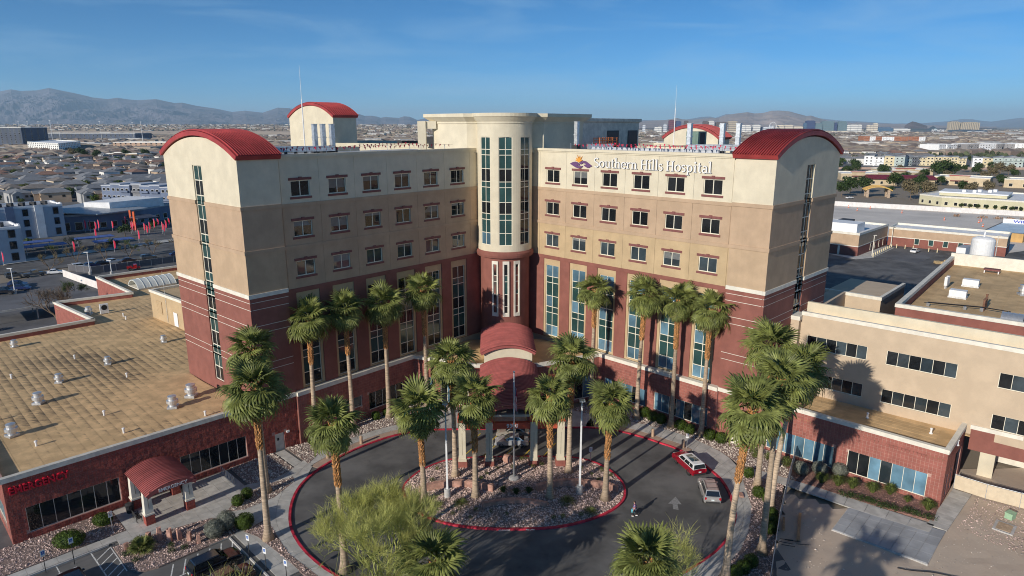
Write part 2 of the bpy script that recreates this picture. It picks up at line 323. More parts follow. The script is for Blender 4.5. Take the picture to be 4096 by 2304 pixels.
for sg in (-1,1):
    wpart('core_wall',cream,sg,[(2,39.9,-1.3,-19.9,.0,36.8)])
    for row,z0,z1,mt,zw,hw in STOREY:
        w2=2.62
        if sg<0 and row==4: mt=tan
        me=facade(MB(),-BAY/2+.015,BAY/2-.015,0,z1-z0,[(-w2/2,w2/2,zw-z0,zw-z0+hw)]).mesh('wall_panel',mt)
        for k,s in enumerate(BC):
            p=obj('wall_panel',me,HOSP,W(sg,s,NW,z0),TH[sg])
            window(HOSP,W(sg,s,NW-.13,zw),TH[sg],w2,hw,[1,1],[1],wing_glass(sg,row,k),fw=.09,mull=.1,lintel=True)
        for s0,s1 in ((BC[0]+BAY/2+.015,39.93),(3.5,BC[5]-BAY/2-.015)): wpart('wall_end',mt,sg,[(s0,s1,NW-.3,NW,z0,z1)])
    wpart('band',tan,sg,[(3.5,39.92,NW-.3,NW+.09,31.2,31.65)]); wpart('band',tan if sg>0 else tan,sg,[(3.5,39.92,NW-.3,NW+.09,25.95,26.4)])
    wpart('band',redst,sg,[(3.5,39.92,NW-.3,NW+.10,20.4,20.92)])
    wpart('cornice',cream,sg,[(4.0,39.7,NW-.5,NW+.10,37.05,37.25)]); wpart('cornice',cream,sg,[(4.0,39.7,NW-.6,NW+.24,37.252,37.62)])
    # tall window zone: red piers, beige surround, seven light window
    zt,zb=20.4,7.34
    me=facade(MB(),-BAY/2,BAY/2,0,zt-zb,[(-1.7,1.7,0,zt-zb-.08)],.14,.14).mesh('wall_pier',redst)
    sm=facade(MB(),-1.7,1.7,0,zt-zb-.08,[(-1.33,1.33,.25,12.0)],.22,.25,0.).mesh('window_surround',buff if sg>0 else buff)
    for k,s in enumerate(BC):
        obj('wall_pier',me,HOSP,W(sg,s,NW,zb),TH[sg]); obj('window_surround',sm,HOSP,W(sg,s,NW-.12,zb),TH[sg])
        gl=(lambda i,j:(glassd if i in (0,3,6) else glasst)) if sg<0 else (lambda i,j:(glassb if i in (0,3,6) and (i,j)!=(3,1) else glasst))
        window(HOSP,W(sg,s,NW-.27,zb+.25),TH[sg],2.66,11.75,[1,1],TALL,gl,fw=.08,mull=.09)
    for s0,s1 in ((BC[0]+BAY/2,39.93),(3.2,BC[5]-BAY/2)): wpart('wall_end',redst,sg,[(s0,s1,NW-.3,NW,zb,zt)])
    wpart('base_trim',trimw,sg,[(20.4,39.95,-.9,.12,6.82,7.34)])
    # roof deck and rear parapet
    wpart('roof_deck',roofgrey,sg,[(3,39.9,-1.3,-19.9,36.8,36.95)])
    wpart('rear_parapet',cream,sg,[(14,39.9,-19.9,-20.4,30,37.6)])
    # ---------------- end tower
    t0=SC-WT; th_=TE[sg]; xl=-10.45
    cen=lambda z: W(sg,SC,NC-DT/2,z)
    # horizontal direction of local x on the end face
    strip=(10.85-NC-DT/2)*0+ (-10.85-(NC-DT/2))*(-1 if sg<0 else 1)*(-1)
    strip=(-10.85-(NC-DT/2))*(1 if sg<0 else -1); sw=2.5
    levels=[(31.78,37.2,cream),(26.53,31.33,tan),(21.25,26.08,peach)]
    cuts=[20.75,20.2,19.3,17.2,16.3,12.3,11.4,6.2]
    levels+=[(b+.031,a-.031,redst) for a,b in zip(cuts,cuts[1:])]
    for z0,z1,mt in levels:
        zlo=max(z0,7.7); hs=[(strip-sw/2,strip+sw/2,zlo-z0,min(z1,36.2)-z0)] if zlo<z1 else []
        facade(MB(),-DT/2,DT/2,0,z1-z0,hs,.3,.3).build('tower_wall',mt,HOSP,loc=cen(z0),rz=th_)
        wpart('tower_side',mt,sg,[(t0,SC-.3,NC,NC-DT,z0,z1)])
    wpart('tower_core',redst,sg,[(t0+.05,SC-.31,NC-.05,NC-DT+.05,6.5,37.2)])
    for zc,mt,hh in ((31.33,tan,.45),(26.08,tan,.45),(20.75,trimw,.5)):
        for xa,xb in ((-DT/2-.12,strip-sw/2),(strip+sw/2,DT/2+.12)):
            MB().box(xa,xb,-.12,.25,0,hh).build('band',mt,HOSP,loc=cen(zc),rz=th_)
        wpart('band',mt,sg,[(t0-.02,SC-.26,NC-.3,NC+.12,zc,zc+hh)])
    for zc in cuts[1:-1]:
        for xa,xb in ((-DT/2,strip-sw/2),(strip+sw/2,DT/2)): MB().box(xa,xb,.004,.2,-.03,.03).build('reveal_line',trimw,HOSP,loc=cen(zc),rz=th_)
        wpart('reveal_line',trimw,sg,[(t0,SC-.3,NC-.2,NC-.004,zc-.03,zc+.03)])
    # strip window rows follow the storeys
    rows=[];z=36.2
    pat=[1.95,2.0,1.25]
    kinds=[];k=0
    while z>8.2: rows.append(pat[k%3]); kinds.append(k%3); z-=pat[k%3]; k+=1
    window(HOSP,cen(7.7)+Vector((math.cos(th_)*strip,math.sin(th_)*strip,0))+Vector((-math.sin(th_),math.cos(th_),0))*.16,th_,sw,28.5,[1,1],rows,lambda i,j:glassd if kinds[i]==1 else (glasst if sg<0 else glassd),fw=.1,mull=.11)
    # arch gable above the eave
    ar=[(x,z) for x,z in arc(DT-.02,2.45,20)]
    mb=MB(); n_=len(ar); mb.add([(x,0,z) for x,z in ar]+[(x,.3,z) for x,z in ar],[tuple(range(n_-1,-1,-1)),tuple(range(n_,2*n_))]); mb.build('gable',cream,HOSP,loc=cen(37.202),rz=th_)
    wpart('gable_core',cream,sg,[(t0+.05,SC-.31,NC-.2,NC-DT+.2,37.21,37.5)])
    back=Vector((-math.sin(th_),math.cos(th_),0))
    barrel(HOSP,cen(37.62)-back*.28,th_,DT+1.1,WT+.55,2.78,17,roofred,.55,rib=.17)
    wpart('base_trim',trimw,sg,[(t0-.02,SC+.1,NC-2.0,NC+.14,6.84,7.36)])
# ================================================================ rotunda
RC=Vector((0,-4.0)); RR=4.3
def cyl_wall(name,mat,rad,z0,z1,a0,a1,holes,step=5,depth=.3):
    br=sorted({a0,a1,*[h[i] for h in holes for i in (0,1)],*[a0+step*i for i in range(int((a1-a0)/step)+1)]}); zs=sorted({z0,z1,*[h[i] for h in holes for i in (2,3)]})
    P=lambda a,r_,z:(RC.x+r_*math.sin(R(a)),RC.y-r_*math.cos(R(a)),z); mb=MB()
    for a,b in zip(br,br[1:]):
        if b-a<1e-6: continue
        for c,d in zip(zs,zs[1:]):
            if any(h[0]<(a+b)/2<h[1] and h[2]<(c+d)/2<h[3] for h in holes): continue
            mb.quad(P(a,rad,c),P(b,rad,c),P(b,rad,d),P(a,rad,d))
    for a,b,c,d in holes:
        mb.quad(P(a,rad,c),P(a,rad,d),P(a,rad-depth,d),P(a,rad-depth,c)); mb.quad(P(b,rad,d),P(b,rad,c),P(b,rad-depth,c),P(b,rad-depth,d))
        k=6
        for i in range(k):
            e,f=a+(b-a)*i/k,a+(b-a)*(i+1)/k
            mb.quad(P(e,rad,d),P(f,rad,d),P(f,rad-depth-.2,d),P(e,rad-depth-.2,d)); mb.quad(P(f,rad,c),P(e,rad,c),P(e,rad-depth-.2,c),P(f,rad-depth-.2,c))
    return mb.build(name,mat,HOSP)
ha=math.degrees(math.asin(1.05/RR)); CA=46.5
cyl_wall('rotunda_wall',cream,RR,21.8,41.6,-118,118,[(c-ha,c+ha,22.8,39.35) for c in (-CA,0,CA)])
MB().lathe([(3.7,20.9),(3.7,41.6)],32,RC).build('rotunda_core',black,HOSP)
rrows=[1.86,.83,2.07,1.95,.86,2.26,1.81,.94,2.06,1.94]
for c in (-CA,0,CA):
    a=R(c); d=RR*math.cos(R(ha))-.05
    gk=lambda i,j: glassd if i in (3,6) else (glassb if i==9 and c<0 else (glassd if c>0 and i>1 else glasst))
    window(HOSP,(RC.x+d*math.sin(a),RC.y-d*math.cos(a),22.8),a,2.08,16.55,[1,1],rrows,gk,fw=.09,mull=.09)
MB().lathe([(4.25,20.8),(4.5,20.82),(4.62,21.2),(4.62,21.5),(4.36,21.8),(4.25,21.82)],48,RC).build('rotunda_skirt',redst,HOSP)
MB().lathe([(4.28,41.35),(4.42,41.36),(4.42,41.6),(4.5,41.66),(4.95,42.3),(5.05,42.34),(5.05,42.85),(4.2,42.86)],48,RC).build('rotunda_cornice',cream,HOSP)
cyl_wall('rotunda_lower_wall',redst,3.95,6.6,20.85,-120,120,[])
for x0,x1 in ((-2.25,-1.15),(-.5,.6),(1.28,2.38)):
    xc=(x0+x1)/2; a=math.asin(xc/3.98); yb=RC.y-3.98*math.cos(a)-.14
    facade(MB(),-.52,.52,0,9.0,[(-.3,.3,.55,8.5)],.12,.3).build('slot_surround',trimw,HOSP,loc=(xc,yb,11.3),rz=a)
    window(HOSP,(xc-math.sin(a)*.10,yb+math.cos(a)*.10,11.85),a,.6,7.95,[1],[1.75,.95,2.0,1.9,1.1],lambda i,j:glasst if i in (1,2) else glassd,fw=.05,mull=.08,frame=trimw)
# ================================================================ roof-top penthouse
def poly_off(poly,d):
    n=len(poly);out=[]
    for i in range(n):
        a,b,c=[Vector(poly[(i+k)%n]) for k in (-1,0,1)]
        n1=Vector(((b-a).y,-(b-a).x)).normalized(); n2=Vector(((c-b).y,-(c-b).x)).normalized(); m=(n1+n2); m/=max(.3,m.length_squared)/2; out.append(b+m*d)
    return out
PEN=[(-5.9,-4.),(6.1,-4.),(13.2,3.5),(5,14),(-3,12),(-11.7,2.1)]
def cornice(name,poly,prof,mat,parent):
    mb=MB();n=len(poly);V=[]
    for d,z in prof: V+=[(p.x,p.y,z) for p in poly_off(poly,d)]
    F=[(i*n+k,i*n+(k+1)%n,(i+1)*n+(k+1)%n,(i+1)*n+k) for i in range(len(prof)-1) for k in range(n)]+[tuple(range((len(prof)-1)*n,len(prof)*n))]
    return mb.add(V,F).build(name,mat,parent)
MB().prism(PEN,36.9,41.6).build('penthouse_wall',cream,HOSP)
cornice('penthouse_cornice',PEN,[(.02,41.3),(.14,41.32),(.14,41.6),(.2,41.62),(1.0,42.25),(1.1,42.3),(1.1,42.82),(.4,42.83)],cream,HOSP)
MB().box(-14.0,-12.7,.6,2.0,36.9,41.7).build('portal_post',cream,HOSP); MB().box(-12.69,-11.0,.9,2.02,40.5,41.69).build('portal_beam',cream,HOSP)
PB=[(13.2,3.6),(25.4,16.4),(19,22.4),(6.5,9.6)]
MB().prism(PB,36.9,41.7).build('plant_room_wall',trimg,HOSP); cornice('plant_room_cornice',PB,[(.02,41.5),(.35,41.7),(.35,42.2),(.0,42.22)],trimg,HOSP)
pd=Vector((C,S)); 
louv=M('louver_dark',(.05,.05,.055),.6,.1,2)
def on_pb(t,o=.04): return Vector((13.2,3.6))+Vector((12.2,12.8)).normalized()*t+Vector((.725,-.69))*o
pz=math.atan2(12.8,12.2)
for t0_,t1_ in ((7.2,10.9),(13.9,17.2)):
    mb=MB(); mb.box(0,t1_-t0_,-.05,.0,0,3.2)
    lo=mb.build('louver_door',louv,HOSP,loc=(*on_pb(t0_),36.95),rz=pz)
    for i in range(10): MB().box(.08,t1_-t0_-.08,-.09,-.05,.15+i*.3,.34+i*.3).build('slat',louv,lo)
for t0_ in (4.6,12.0): MB().box(0,1.1,-.06,0,0,2.3).build('door',trimg,HOSP,loc=(*on_pb(t0_,.02),36.95),rz=pz)
# ================================================================ rear wings and their towers
def barrel_tower(corner,L,w,z0,ze,rise,wallm,sgn,nm):
    """corner where sunlit gable and shaded side meet; gable runs back-left, side runs back-right"""
    c=Vector(corner); g=Vector((-S,C)); s_=Vector((C,S)); mid=c+g*L/2
    mb=MB(); mb.prism([c,c+s_*w,c+s_*w+g*L,c+g*L],z0,ze); mb.build(nm+'_wall',wallm,HOSP)
    ar=arc(L,rise-.3,16); n_=len(ar); th_=math.atan2(-g.y,-g.x)
    MB().add([(x,0,z) for x,z in ar]+[(x,.3,z) for x,z in ar],[tuple(range(n_-1,-1,-1)),tuple(range(n_,2*n_))]).build('gable',wallm,HOSP,loc=(*mid,ze+.001),rz=th_)
    barrel(HOSP,(*(mid-s_*.25),ze+.3),th_,L+.9,w+.5,rise,13,roofred,.5,rib=.13)
    return mid,th_
mid,th_=barrel_tower((-32.3,22),15.7,5.3,30,42.6,2.5,cream,-1,'rear_tower')
window(HOSP,(*(mid+Vector((-S,C))*3.2-Vector((C,S))*.03),38.2),th_,2.0,3.5,[1,1],[1,1],lambda i,j:glasst)
barrel_tower((42.4,22),11.9,5.0,28,38.4,2.4,cream,1,'rear_tower')
def roofblock(poly,z0,z1,m,par=cream,ph=.7):
    MB().prism(poly,z0,z1-ph).build('rear_wing_wall',m,HOSP); mb=MB()
    q=[Vector(p) for p in poly]; n=len(q); ar_=sum(q[i].x*q[(i+1)%n].y-q[(i+1)%n].x*q[i].y for i in range(n))
    if ar_<0: q=q[::-1]
    ins=poly_off(q,-.45)
    V=[(p.x,p.y,z1-ph-.02) for p in q]+[(p.x,p.y,z1) for p in q]+[(p.x,p.y,z1) for p in ins]+[(p.x,p.y,z1-ph-.02) for p in ins]
    F=[(a*n+k,a*n+(k+1)%n,(a+1)*n+(k+1)%n,(a+1)*n+k) for a in range(3) for k in range(n)]; mb.add(V,F).build('parapet',par,HOSP)
    MB().prism([(p.x,p.y) for p in ins],z1-ph,z1-ph+.02).build('roof_deck',roofgrey,HOSP)
roofblock([(-9,14.5),(-32.2,22.2),(-44,33.5),(-30,46),(-6,30)],0,37.75,cream)
roofblock([(10,16),(26,15),(42.3,21.8),(47,27),(34,40),(8,30)],0,37.3,cream)
# ================================================================ sign lettering on the right wing
def strokes(mb,pts,w,z0,z1):
    n=len(pts); 
    if not hasattr(w,'__len__'): w=[w]*n
    V=[]
    P=[Vector(p) for p in pts]; closed=(P[0]-P[-1]).length<1e-6
    for i,p in enumerate(P):
        a=P[i-1] if i>0 else (P[-2] if closed else P[0]); b=P[i+1] if i<n-1 else (P[1] if closed else P[-1]); t=(b-a).normalized(); nn=Vector((-t.y,t.x))*w[i]/2
        V+=[(p.x+nn.x,z0,p.y+nn.y),(p.x-nn.x,z0,p.y-nn.y),(p.x-nn.x,z1,p.y-nn.y),(p.x+nn.x,z1,p.y+nn.y)]
    F=[(4*i+k,4*i+(k+1)%4,4*i+4+(k+1)%4,4*i+4+k) for i in range(n-1) for k in range(4)]+[(3,2,1,0),(4*n-4,4*n-3,4*n-2,4*n-1)]
    mb.add(V,F)
def ea(cx,cy_,rx,ry,a0,a1,n=12): return [(cx+rx*math.cos(R(a0+(a1-a0)*i/n)),cy_+ry*math.sin(R(a0+(a1-a0)*i/n))) for i in range(n+1)]
def vw(n,a,b): return [a+(b-a)*abs(math.cos(math.pi*2*i/n)) for i in range(n+1)]
st=.15; th=.075
def ser(x,y,w=.3): return ([(x-w/2,y),(x+w/2,y)],.07)
def stem(x,y0,y1,top=True,bot=True):
    o=[([(x,y0),(x,y1)],st)]
    if bot: o.append(ser(x,y0+.035))
    if top: o.append(([(x-.17,y1-.06),(x,y1-.02)],.08))
    return o
G={'S':(.62,[(ea(.31,.755,.22,.21,35,270)+ea(.31,.265,.24,.24,90,-145),.12)]),'s':(.46,[(ea(.23,.50,.155,.14,35,270,8)+ea(.23,.185,.165,.16,90,-145,8),.105)]),
'o':(.64,[(ea(.31,.34,.245,.30,0,360,20),vw(20,th,st))]),'u':(.68,stem(.16,.22,.67,True,False)+stem(.52,0,.67,True,False)+[(ea(.34,.24,.18,.2,180,300,8),.11),ser(.57,.035,.2)]),
't':(.42,[([(.18,.9),(.18,.16)],st),(ea(.30,.17,.12,.13,180,300,6),.1),([(.02,.65),(.38,.65)],.08)]),
'h':(.70,stem(.16,0,1.08)+stem(.52,0,.42,False)+[(ea(.34,.42,.18,.22,150,0,8),.11)]),'n':(.70,stem(.16,0,.67)+stem(.52,0,.42,False)+[(ea(.34,.42,.18,.22,150,0,8),.11)]),
'e':(.58,[(ea(.30,.34,.235,.30,0,320,18),vw(18,th,st*.9)),([(.08,.37),(.52,.37)],.07)]),'r':(.50,stem(.16,0,.67)+[(ea(.34,.42,.17,.2,150,50,6),.12)]),
'H':(.86,stem(.18,0,1,False)+stem(.66,0,1,False)+[([(.2,.52),(.64,.52)],.08),ser(.18,.965),ser(.66,.965)]),'i':(.34,stem(.16,0,.67)+[(ea(.15,.92,.05,.05,0,360,8),.1)]),
'l':(.34,stem(.16,0,1.08)),'p':(.68,stem(.16,-.3,.67)+[(ea(.34,.33,.21,.29,140,-140,14),vw(14,th,st*.9))]),
'a':(.58,[([(.44,0.02),(.44,.45)],st),(ea(.28,.45,.16,.19,0,150,8),.09),(ea(.26,.19,.17,.17,40,320,12),.11),([(.3,.35),(.44,.38)],.08),ser(.5,.035,.16)]),' ':(.26,[])}
txt='Southern Hills Hospital'; tot=sum(G[c][0] for c in txt); k=18.75/tot*1.0; zs_=1.36
ret_shadow=M('letter_return_shadow',(.06,.065,.08),.6,.05,2)
sign=empty('hospital_name_sign',W(1,17.95,NW,35.12),TH[1],'raised white serif letters naming the hospital high on the sunlit right wing','sign')
x=0
for c in txt:
    if c!=' ':
        mb=MB()
        for pts,w in G[c][1]: strokes(mb,[(p[0]*k,p[1]*zs_) for p in pts],[v*1.12 for v in w] if hasattr(w,'__len__') else w*1.12,-.20,-.10)
        lt_=mb.build('letter',letterw,sign,loc=(x*1.0,0,0)); mb=MB()
        for pts,w in G[c][1]: strokes(mb,[(p[0]*k+.02,p[1]*zs_-.02) for p in pts],[v*1.12+.05 for v in w] if hasattr(w,'__len__') else w*1.12+.05,-.098,-.03)  # dark return, widened and shifted to double as a painted shadow edge
        mb.build('letter_return_shadow',ret_shadow,lt_)
    x+=G[c][0]*k
logo=empty('hospital_logo',W(1,13.43,NW,36.77),TH[1],'logo of two purple hands under an orange sunburst beside the name letters','sign')
def lp(P): return [((x_-90)/360*4.18,-(y_-112)/186*1.9) for x_,y_ in P]
purple=M('logo_purple',(.105,.05,.13),.5,.05,2); orange=M('logo_orange',(.55,.24,.035),.5,.05,2)
for nm,m_,P in (('hand',purple,[(90,240),(130,218),(175,208),(215,216),(245,238),(255,258),(225,260),(203,246),(216,264),(250,269),(302,262),(300,276),(270,292),(225,299),(180,288),(130,262)]),
  ('hand',purple,[(245,236),(270,205),(310,191),(350,196),(390,220),(450,258),(400,284),(370,286),(335,268),(312,247),(352,241),(338,226),(305,222),(275,241)]),
  ('sunburst',orange,[(163,180),(202,186),(188,150),(219,172),(210,112),(234,160),(249,118),(252,163),(289,127),(263,182),(300,178),(258,205),(240,218),(215,206)])):
    L_=lp(P); mb=MB(); n_=len(L_); ar_=sum(L_[i][0]*L_[(i+1)%n_][1]-L_[(i+1)%n_][0]*L_[i][1] for i in range(n_))
    if ar_<0: L_=L_[::-1]
    mb.add([(x_,-.16,z_) for x_,z_ in L_]+[(x_,-.06,z_) for x_,z_ in L_],[tuple(range(n_))]+[(i,n_+i,n_+(i+1)%n_,(i+1)%n_) for i in range(n_)]); mb.build(nm,m_,logo)
# ================================================================ block-faced base of the wings and podium
def blockwall(parent,P0,P1,z0,z1,holes,bw=.4,bh=.4,mat=None,back=None,keep=300,name='block',amp=.012,thick=.3,off=0):
    """P0->P1 with the outside on the right-hand side; holes in (distance along, z)"""
    mat=mat or brickm; P0=Vector(P0);P1=Vector(P1);L=(P1-P0).length;d=(P1-P0)/L; ang=math.atan2(d.y,d.x)
    facade(MB(),0,L,z0,z1,holes,.25,thick).build('wall_backing',back or mortar,parent,loc=(P0.x,P0.y,0),rz=ang)
    cells=[];rg=random.Random(int(L*100))
    nx=int(round(L/bw)); bw_=L/nx; nz=int(round((z1-z0)/bh)); bh_=(z1-z0)/nz
    for j in range(nz):
        for i in range(nx):
            a,b,c,e=i*bw_+.014,(i+1)*bw_-.014,z0+j*bh_+.014,z0+(j+1)*bh_-.014
            ov=[h for h in holes if not(b<=h[0] or a>=h[1] or e<=h[2] or c>=h[3])]
            skip=False
            for h in ov:
                if a>=h[0] and b<=h[1] and c>=h[2] and e<=h[3]: skip=True
                elif c>=h[2] and e<=h[3]:
                    if a<h[0]: b=h[0]
                    else: a=h[1]
                elif a>=h[0]-.01 and b<=h[1]+.01:
                    if c<h[2]: e=h[2]
                    else: c=h[3]
                else: skip=True
            if skip or b-a<.03 or e-c<.03: continue
            cells.append((a,b,c,e))
    def blk(mb,a,b,c,e,y): mb.add([(a,y,c),(b,y,c),(b,y,e),(a,y,e),(a,.0,c),(b,.0,c),(b,.0,e),(a,.0,e)],[(0,1,2,3),(1,5,6,2),(4,0,3,7),(3,2,6,7),(4,5,1,0)])
    ctr=P0+d*(L/2)
    cells.sort(key=lambda q_:((P0+d*q_[0]).to_3d()+Vector((0,0,q_[2]))-CAM).length)
    for q_ in cells[:keep]:
        y=-.018-rg.uniform(0,amp); w_,h_=round(q_[1]-q_[0],3),round(q_[3]-q_[2],3)
        me=cached(('blk',w_,h_,mat.name),lambda:(lambda mb:(blk(mb,0,w_,0,h_,-.024),mb)[1])(MB()).mesh(name,mat))
        p_=P0+d*q_[0]; obj(name,me,parent,(p_.x+d.y*(-y-.024),p_.y-d.x*(-y-.024),q_[2]),ang)
    if len(cells)>keep:
        mb=MB()
        for q_ in cells[keep:]: blk(mb,*q_,-.018-rg.uniform(0,amp))
        mb.build(name,mat,parent,loc=(P0.x,P0.y,0),rz=ang,kind='stuff')
def winrow(parent,P0,P1,t0,t1,z0,z1,n,matf,off=-.12,frame=None,**k):
    P0=Vector(P0);P1=Vector(P1);d=(P1-P0).normalized(); c=P0+d*(t0+t1)/2+Vector((d.y,-d.x))*off
    return window(parent,(c.x,c.y,z0),math.atan2(d.y,d.x),t1-t0,z1-z0,[1]*n,[1],matf,frame=frame or framem,**k)
def gl_by(f): return lambda i,j: f[j%len(f)]
# left wing: from tower (s=40) to podium corner (s=20.4); the outside is to the right when walking towards the apex
a,b=W(-1,40.0,0).xy,W(-1,20.4,0).xy
holes=[(11.1,18.55,1.2,3.8),(7.3,9.9,2.3,3.9)]
blockwall(HOSP,a,b,0,6.82,holes,keep=90)
winrow(HOSP,a,b,11.1,18.55,1.2,3.8,6,gl_by([glassd]),fw=.07); winrow(HOSP,a,b,7.3,9.9,2.3,3.9,2,gl_by([glassv]),fw=.07)
wpart('base_wall',redst,-1,[(t0,40.02,-.31,-.02,0,6.8)])
a,b=W(1,20.4,0).xy,W(1,40.0,0).xy
holes=[(1.2,8.6,1.2,3.8),(10.0,18.4,1.3,4.0)]
blockwall(HOSP,a,b,0,6.82,holes,keep=150)
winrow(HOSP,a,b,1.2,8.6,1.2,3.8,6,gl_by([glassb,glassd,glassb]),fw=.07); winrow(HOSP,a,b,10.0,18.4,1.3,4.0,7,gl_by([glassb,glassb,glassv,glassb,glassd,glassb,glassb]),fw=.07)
# right tower base
a,b=W(1,40.0,NC).xy,W(1,45.0,NC).xy
blockwall(HOSP,a,b,0,6.84,[(2.2,3.3,0,2.3)],keep=60); MB().box(0,1.1,0,.05,0,2.3).build('door',trimw,HOSP,loc=(*(a+(b-a).normalized()*2.2+Vector((S,C))*.1),.0),rz=TH[1])
blockwall(HOSP,W(1,45.0,NC).xy,W(1,45.0,NC-8).xy,0,6.84,[],keep=0)
# podium: shallow chevron in the corner of the courtyard
PL,PM1,PM2,PR=W(-1,20.4,0).xy,Vector((-4.6,-19.)),Vector((4.6,-19.)),W(1,20.4,0).xy
for a,b,hl in ((PL,PM1,[(1.0,3.2,.5,4.2),(4.4,8.8,.5,4.2)]),(PM1,PM2,[(.7,8.5,.02,3.4)]),(PM2,PR,[(.8,5.0,.5,4.2),(6.2,9.2,.5,4.2)])):
    blockwall(HOSP,a,b,0,6.82,hl,keep=50)
    for h in hl: winrow(HOSP,a,b,*h[:2],h[2],h[3],max(2,int((h[1]-h[0])/1.1)),gl_by([glassd,glassb,glassd] if a!=PM1 else [glassd]),fw=.07)
pod=[PL,PM1,PM2,PR,W(1,8,-.9).xy,W(-1,8,-.9).xy]
MB().prism([tuple(p) for p in pod],6.3,6.6).build('podium_roof',rooftan,HOSP)
for a,b in ((PL,PM1),(PM1,PM2),(PM2,PR)):
    d=(b-a).normalized(); nn=Vector((d.y,-d.x)); mb=MB()
    q=[a-d*.05+nn*.12,b+d*.05+nn*.12,b+d*.02-nn*.35,a-d*.02-nn*.35]; mb.hexa([(p.x,p.y,6.825) for p in q]+[(p.x,p.y,7.345) for p in q]); mb.build('base_trim',trimw,HOSP)
    mb=MB(); q=[a-nn*.02,b-nn*.02,b-nn*.3,a-nn*.3]; mb.hexa([(p.x,p.y,6.0) for p in q]+[(p.x,p.y,6.824) for p in q]); mb.build('parapet_wall',redst,HOSP)
# ================================================================ entrance canopy
CAN=empty('entrance_canopy',(0,-27,0),0,'drive-through entrance canopy with red barrel roof on four cream columns','canopy')
def cpart(name,mat,box): 
    x0,x1,y0,y1,z0,z1=box; return MB().box(x0,x1,y0+27,y1+27,z0,z1).build(name,mat,CAN)
barrel(CAN,(0.1,-19.3+27+.0,9.05),0,8.0,11.2,1.15,26,roofpink,.35,name='upper_roof',rib=.12)
ar=arc(7.0,.95,14); n_=len(ar)
MB().add([(x_,0,z_) for x_,z_ in ar]+[(x_,.3,z_) for x_,z_ in ar],[tuple(range(n_-1,-1,-1)),tuple(range(n_,2*n_))]).build('gable',cream,CAN,loc=(.1,-18.75+27,9.0))
cpart('upper_wall',cream,(-3.4,3.6,-18.75,-8.6,6.7,9.0))
barrel(CAN,(0.1,-36.6+27,7.3),0,8.0,16.9,1.15,38,roofpink,.35,name='lower_roof',rib=.12)
ceil=M('canopy_soffit',(.36,.33,.28),.9,.05,2)
cpart('soffit',ceil,(-3.7,3.9,-36.4,-19.9,6.95,7.25))
colm=[(-5.94,-35.95),(-2.66,-35.95),(2.78,-35.95),(6.08,-35.95),(-5.9,-23.2),(-2.9,-23.2),(3.1,-23.2),(6.1,-23.2)]
for cx_,cy_ in colm:
    mb=MB(); mb.box(-.42,.42,-.42,.42,1.15,6.3); mb.box(-.5,.5,-.5,.5,1.15,1.5); c_=mb.build('column',cream,CAN,loc=(cx_,cy_+27,0))
    MB().box(-.015,.015,-.428,-.42,2.0,4.9).build('groove',black,c_)
    pb=MB(); pb.box(-.58,.58,-.58,.58,0,1.15); pb.build('pedestal',brickm,c_)
    for i in range(3):
        for j in range(3): MB().box(-.575+i*.39,-.2+i*.39,-.605,-.58,.02+j*.385,.38+j*.385).build('block',brickm,c_); MB().box(-.605,-.58,-.575+i*.39,-.2+i*.39,.02+j*.385,.38+j*.385).build('block',brickm,c_)
    MB().box(-.5,.5,-.5,.5,6.3,7.15).build('capital',rednew,c_)
for y_ in (-35.95,-23.2):
    for x0,x1 in ((-5.5,-3.1),(-2.2,2.32),(3.22,5.62)): cpart('beam',rednew,(x0,x1,y_-.22,y_+.22,5.3,6.1))
for x_ in (-5.94,6.08): cpart('beam',rednew,(x_-.22,x_+.22,-35.5,-23.65,5.32,6.08))
def text(s,size,mat,name,parent,loc,rot,depth=.04,bold=.0,align='CENTER',xs=1.0):
    cu=bpy.data.curves.new(name,'FONT'); cu.body=s; cu.size=size; cu.extrude=depth; cu.offset=bold; cu.align_x=align; cu.resolution_u=3
    t=bpy.data.objects.new(name,cu); COL.objects.link(t); dg=bpy.context.evaluated_depsgraph_get(); me=bpy.data.meshes.new_from_object(t.evaluated_get(dg)); bpy.data.objects.remove(t)
    me.materials.clear(); me.materials.append(mat); return obj(name,me,parent,loc,rot=rot,scale=(xs,1,1))
text('9300',.70,letterw,'house_number',CAN,(.15,-36.2+27,5.47),(math.pi/2,0,0),.03,.012)
# entrance doors with a white poster panel
MB().box(-.5,.5,-.05,0,.2,2.3).build('poster_board',whitep,CAN,loc=(2.2,-20.0+27,.0)); MB().box(-.38,.38,-.06,-.052,.35,1.1).build('poster_print',black,CAN,loc=(2.2,-20.0+27,0))
# ================================================================ emergency wing
EO=Vector((-50.3,-50.2)); EE=Vector((.7252,.6886)); EN=Vector((EE.y,-EE.x)); EANG=math.atan2(EE.y,EE.x)
def E(e,f,z=0.): p=EO+EE*e+EN*f; return Vector((p.x,p.y,z))
def Exy(e,f): return EO+EE*e+EN*f
ER=empty('emergency_wing',(*EO,0),0,'single storey red block emergency wing with a big tan flat roof at left','building')
def to_er(fn,*a,**k):
    n0=set(ER.children); fn(ER,*a,**k)
    for c_ in ER.children:
        if c_ not in n0: c_.location=c_.location-ER.location
LEN=31.0
to_er(blockwall,Exy(0,0),Exy(LEN,0),0,6.9,[(1.43,9.9,.85,3.65),(11.6,14.6,0,2.6),(16.3,24.1,.85,3.65),(27.75,29.05,0,2.5)],mat=splitm,keep=300,amp=.035)
to_er(blockwall,Exy(-.0,-30),Exy(0,0),0,6.9,[(22.5,28,.85,3.65)],mat=brickm,keep=40)
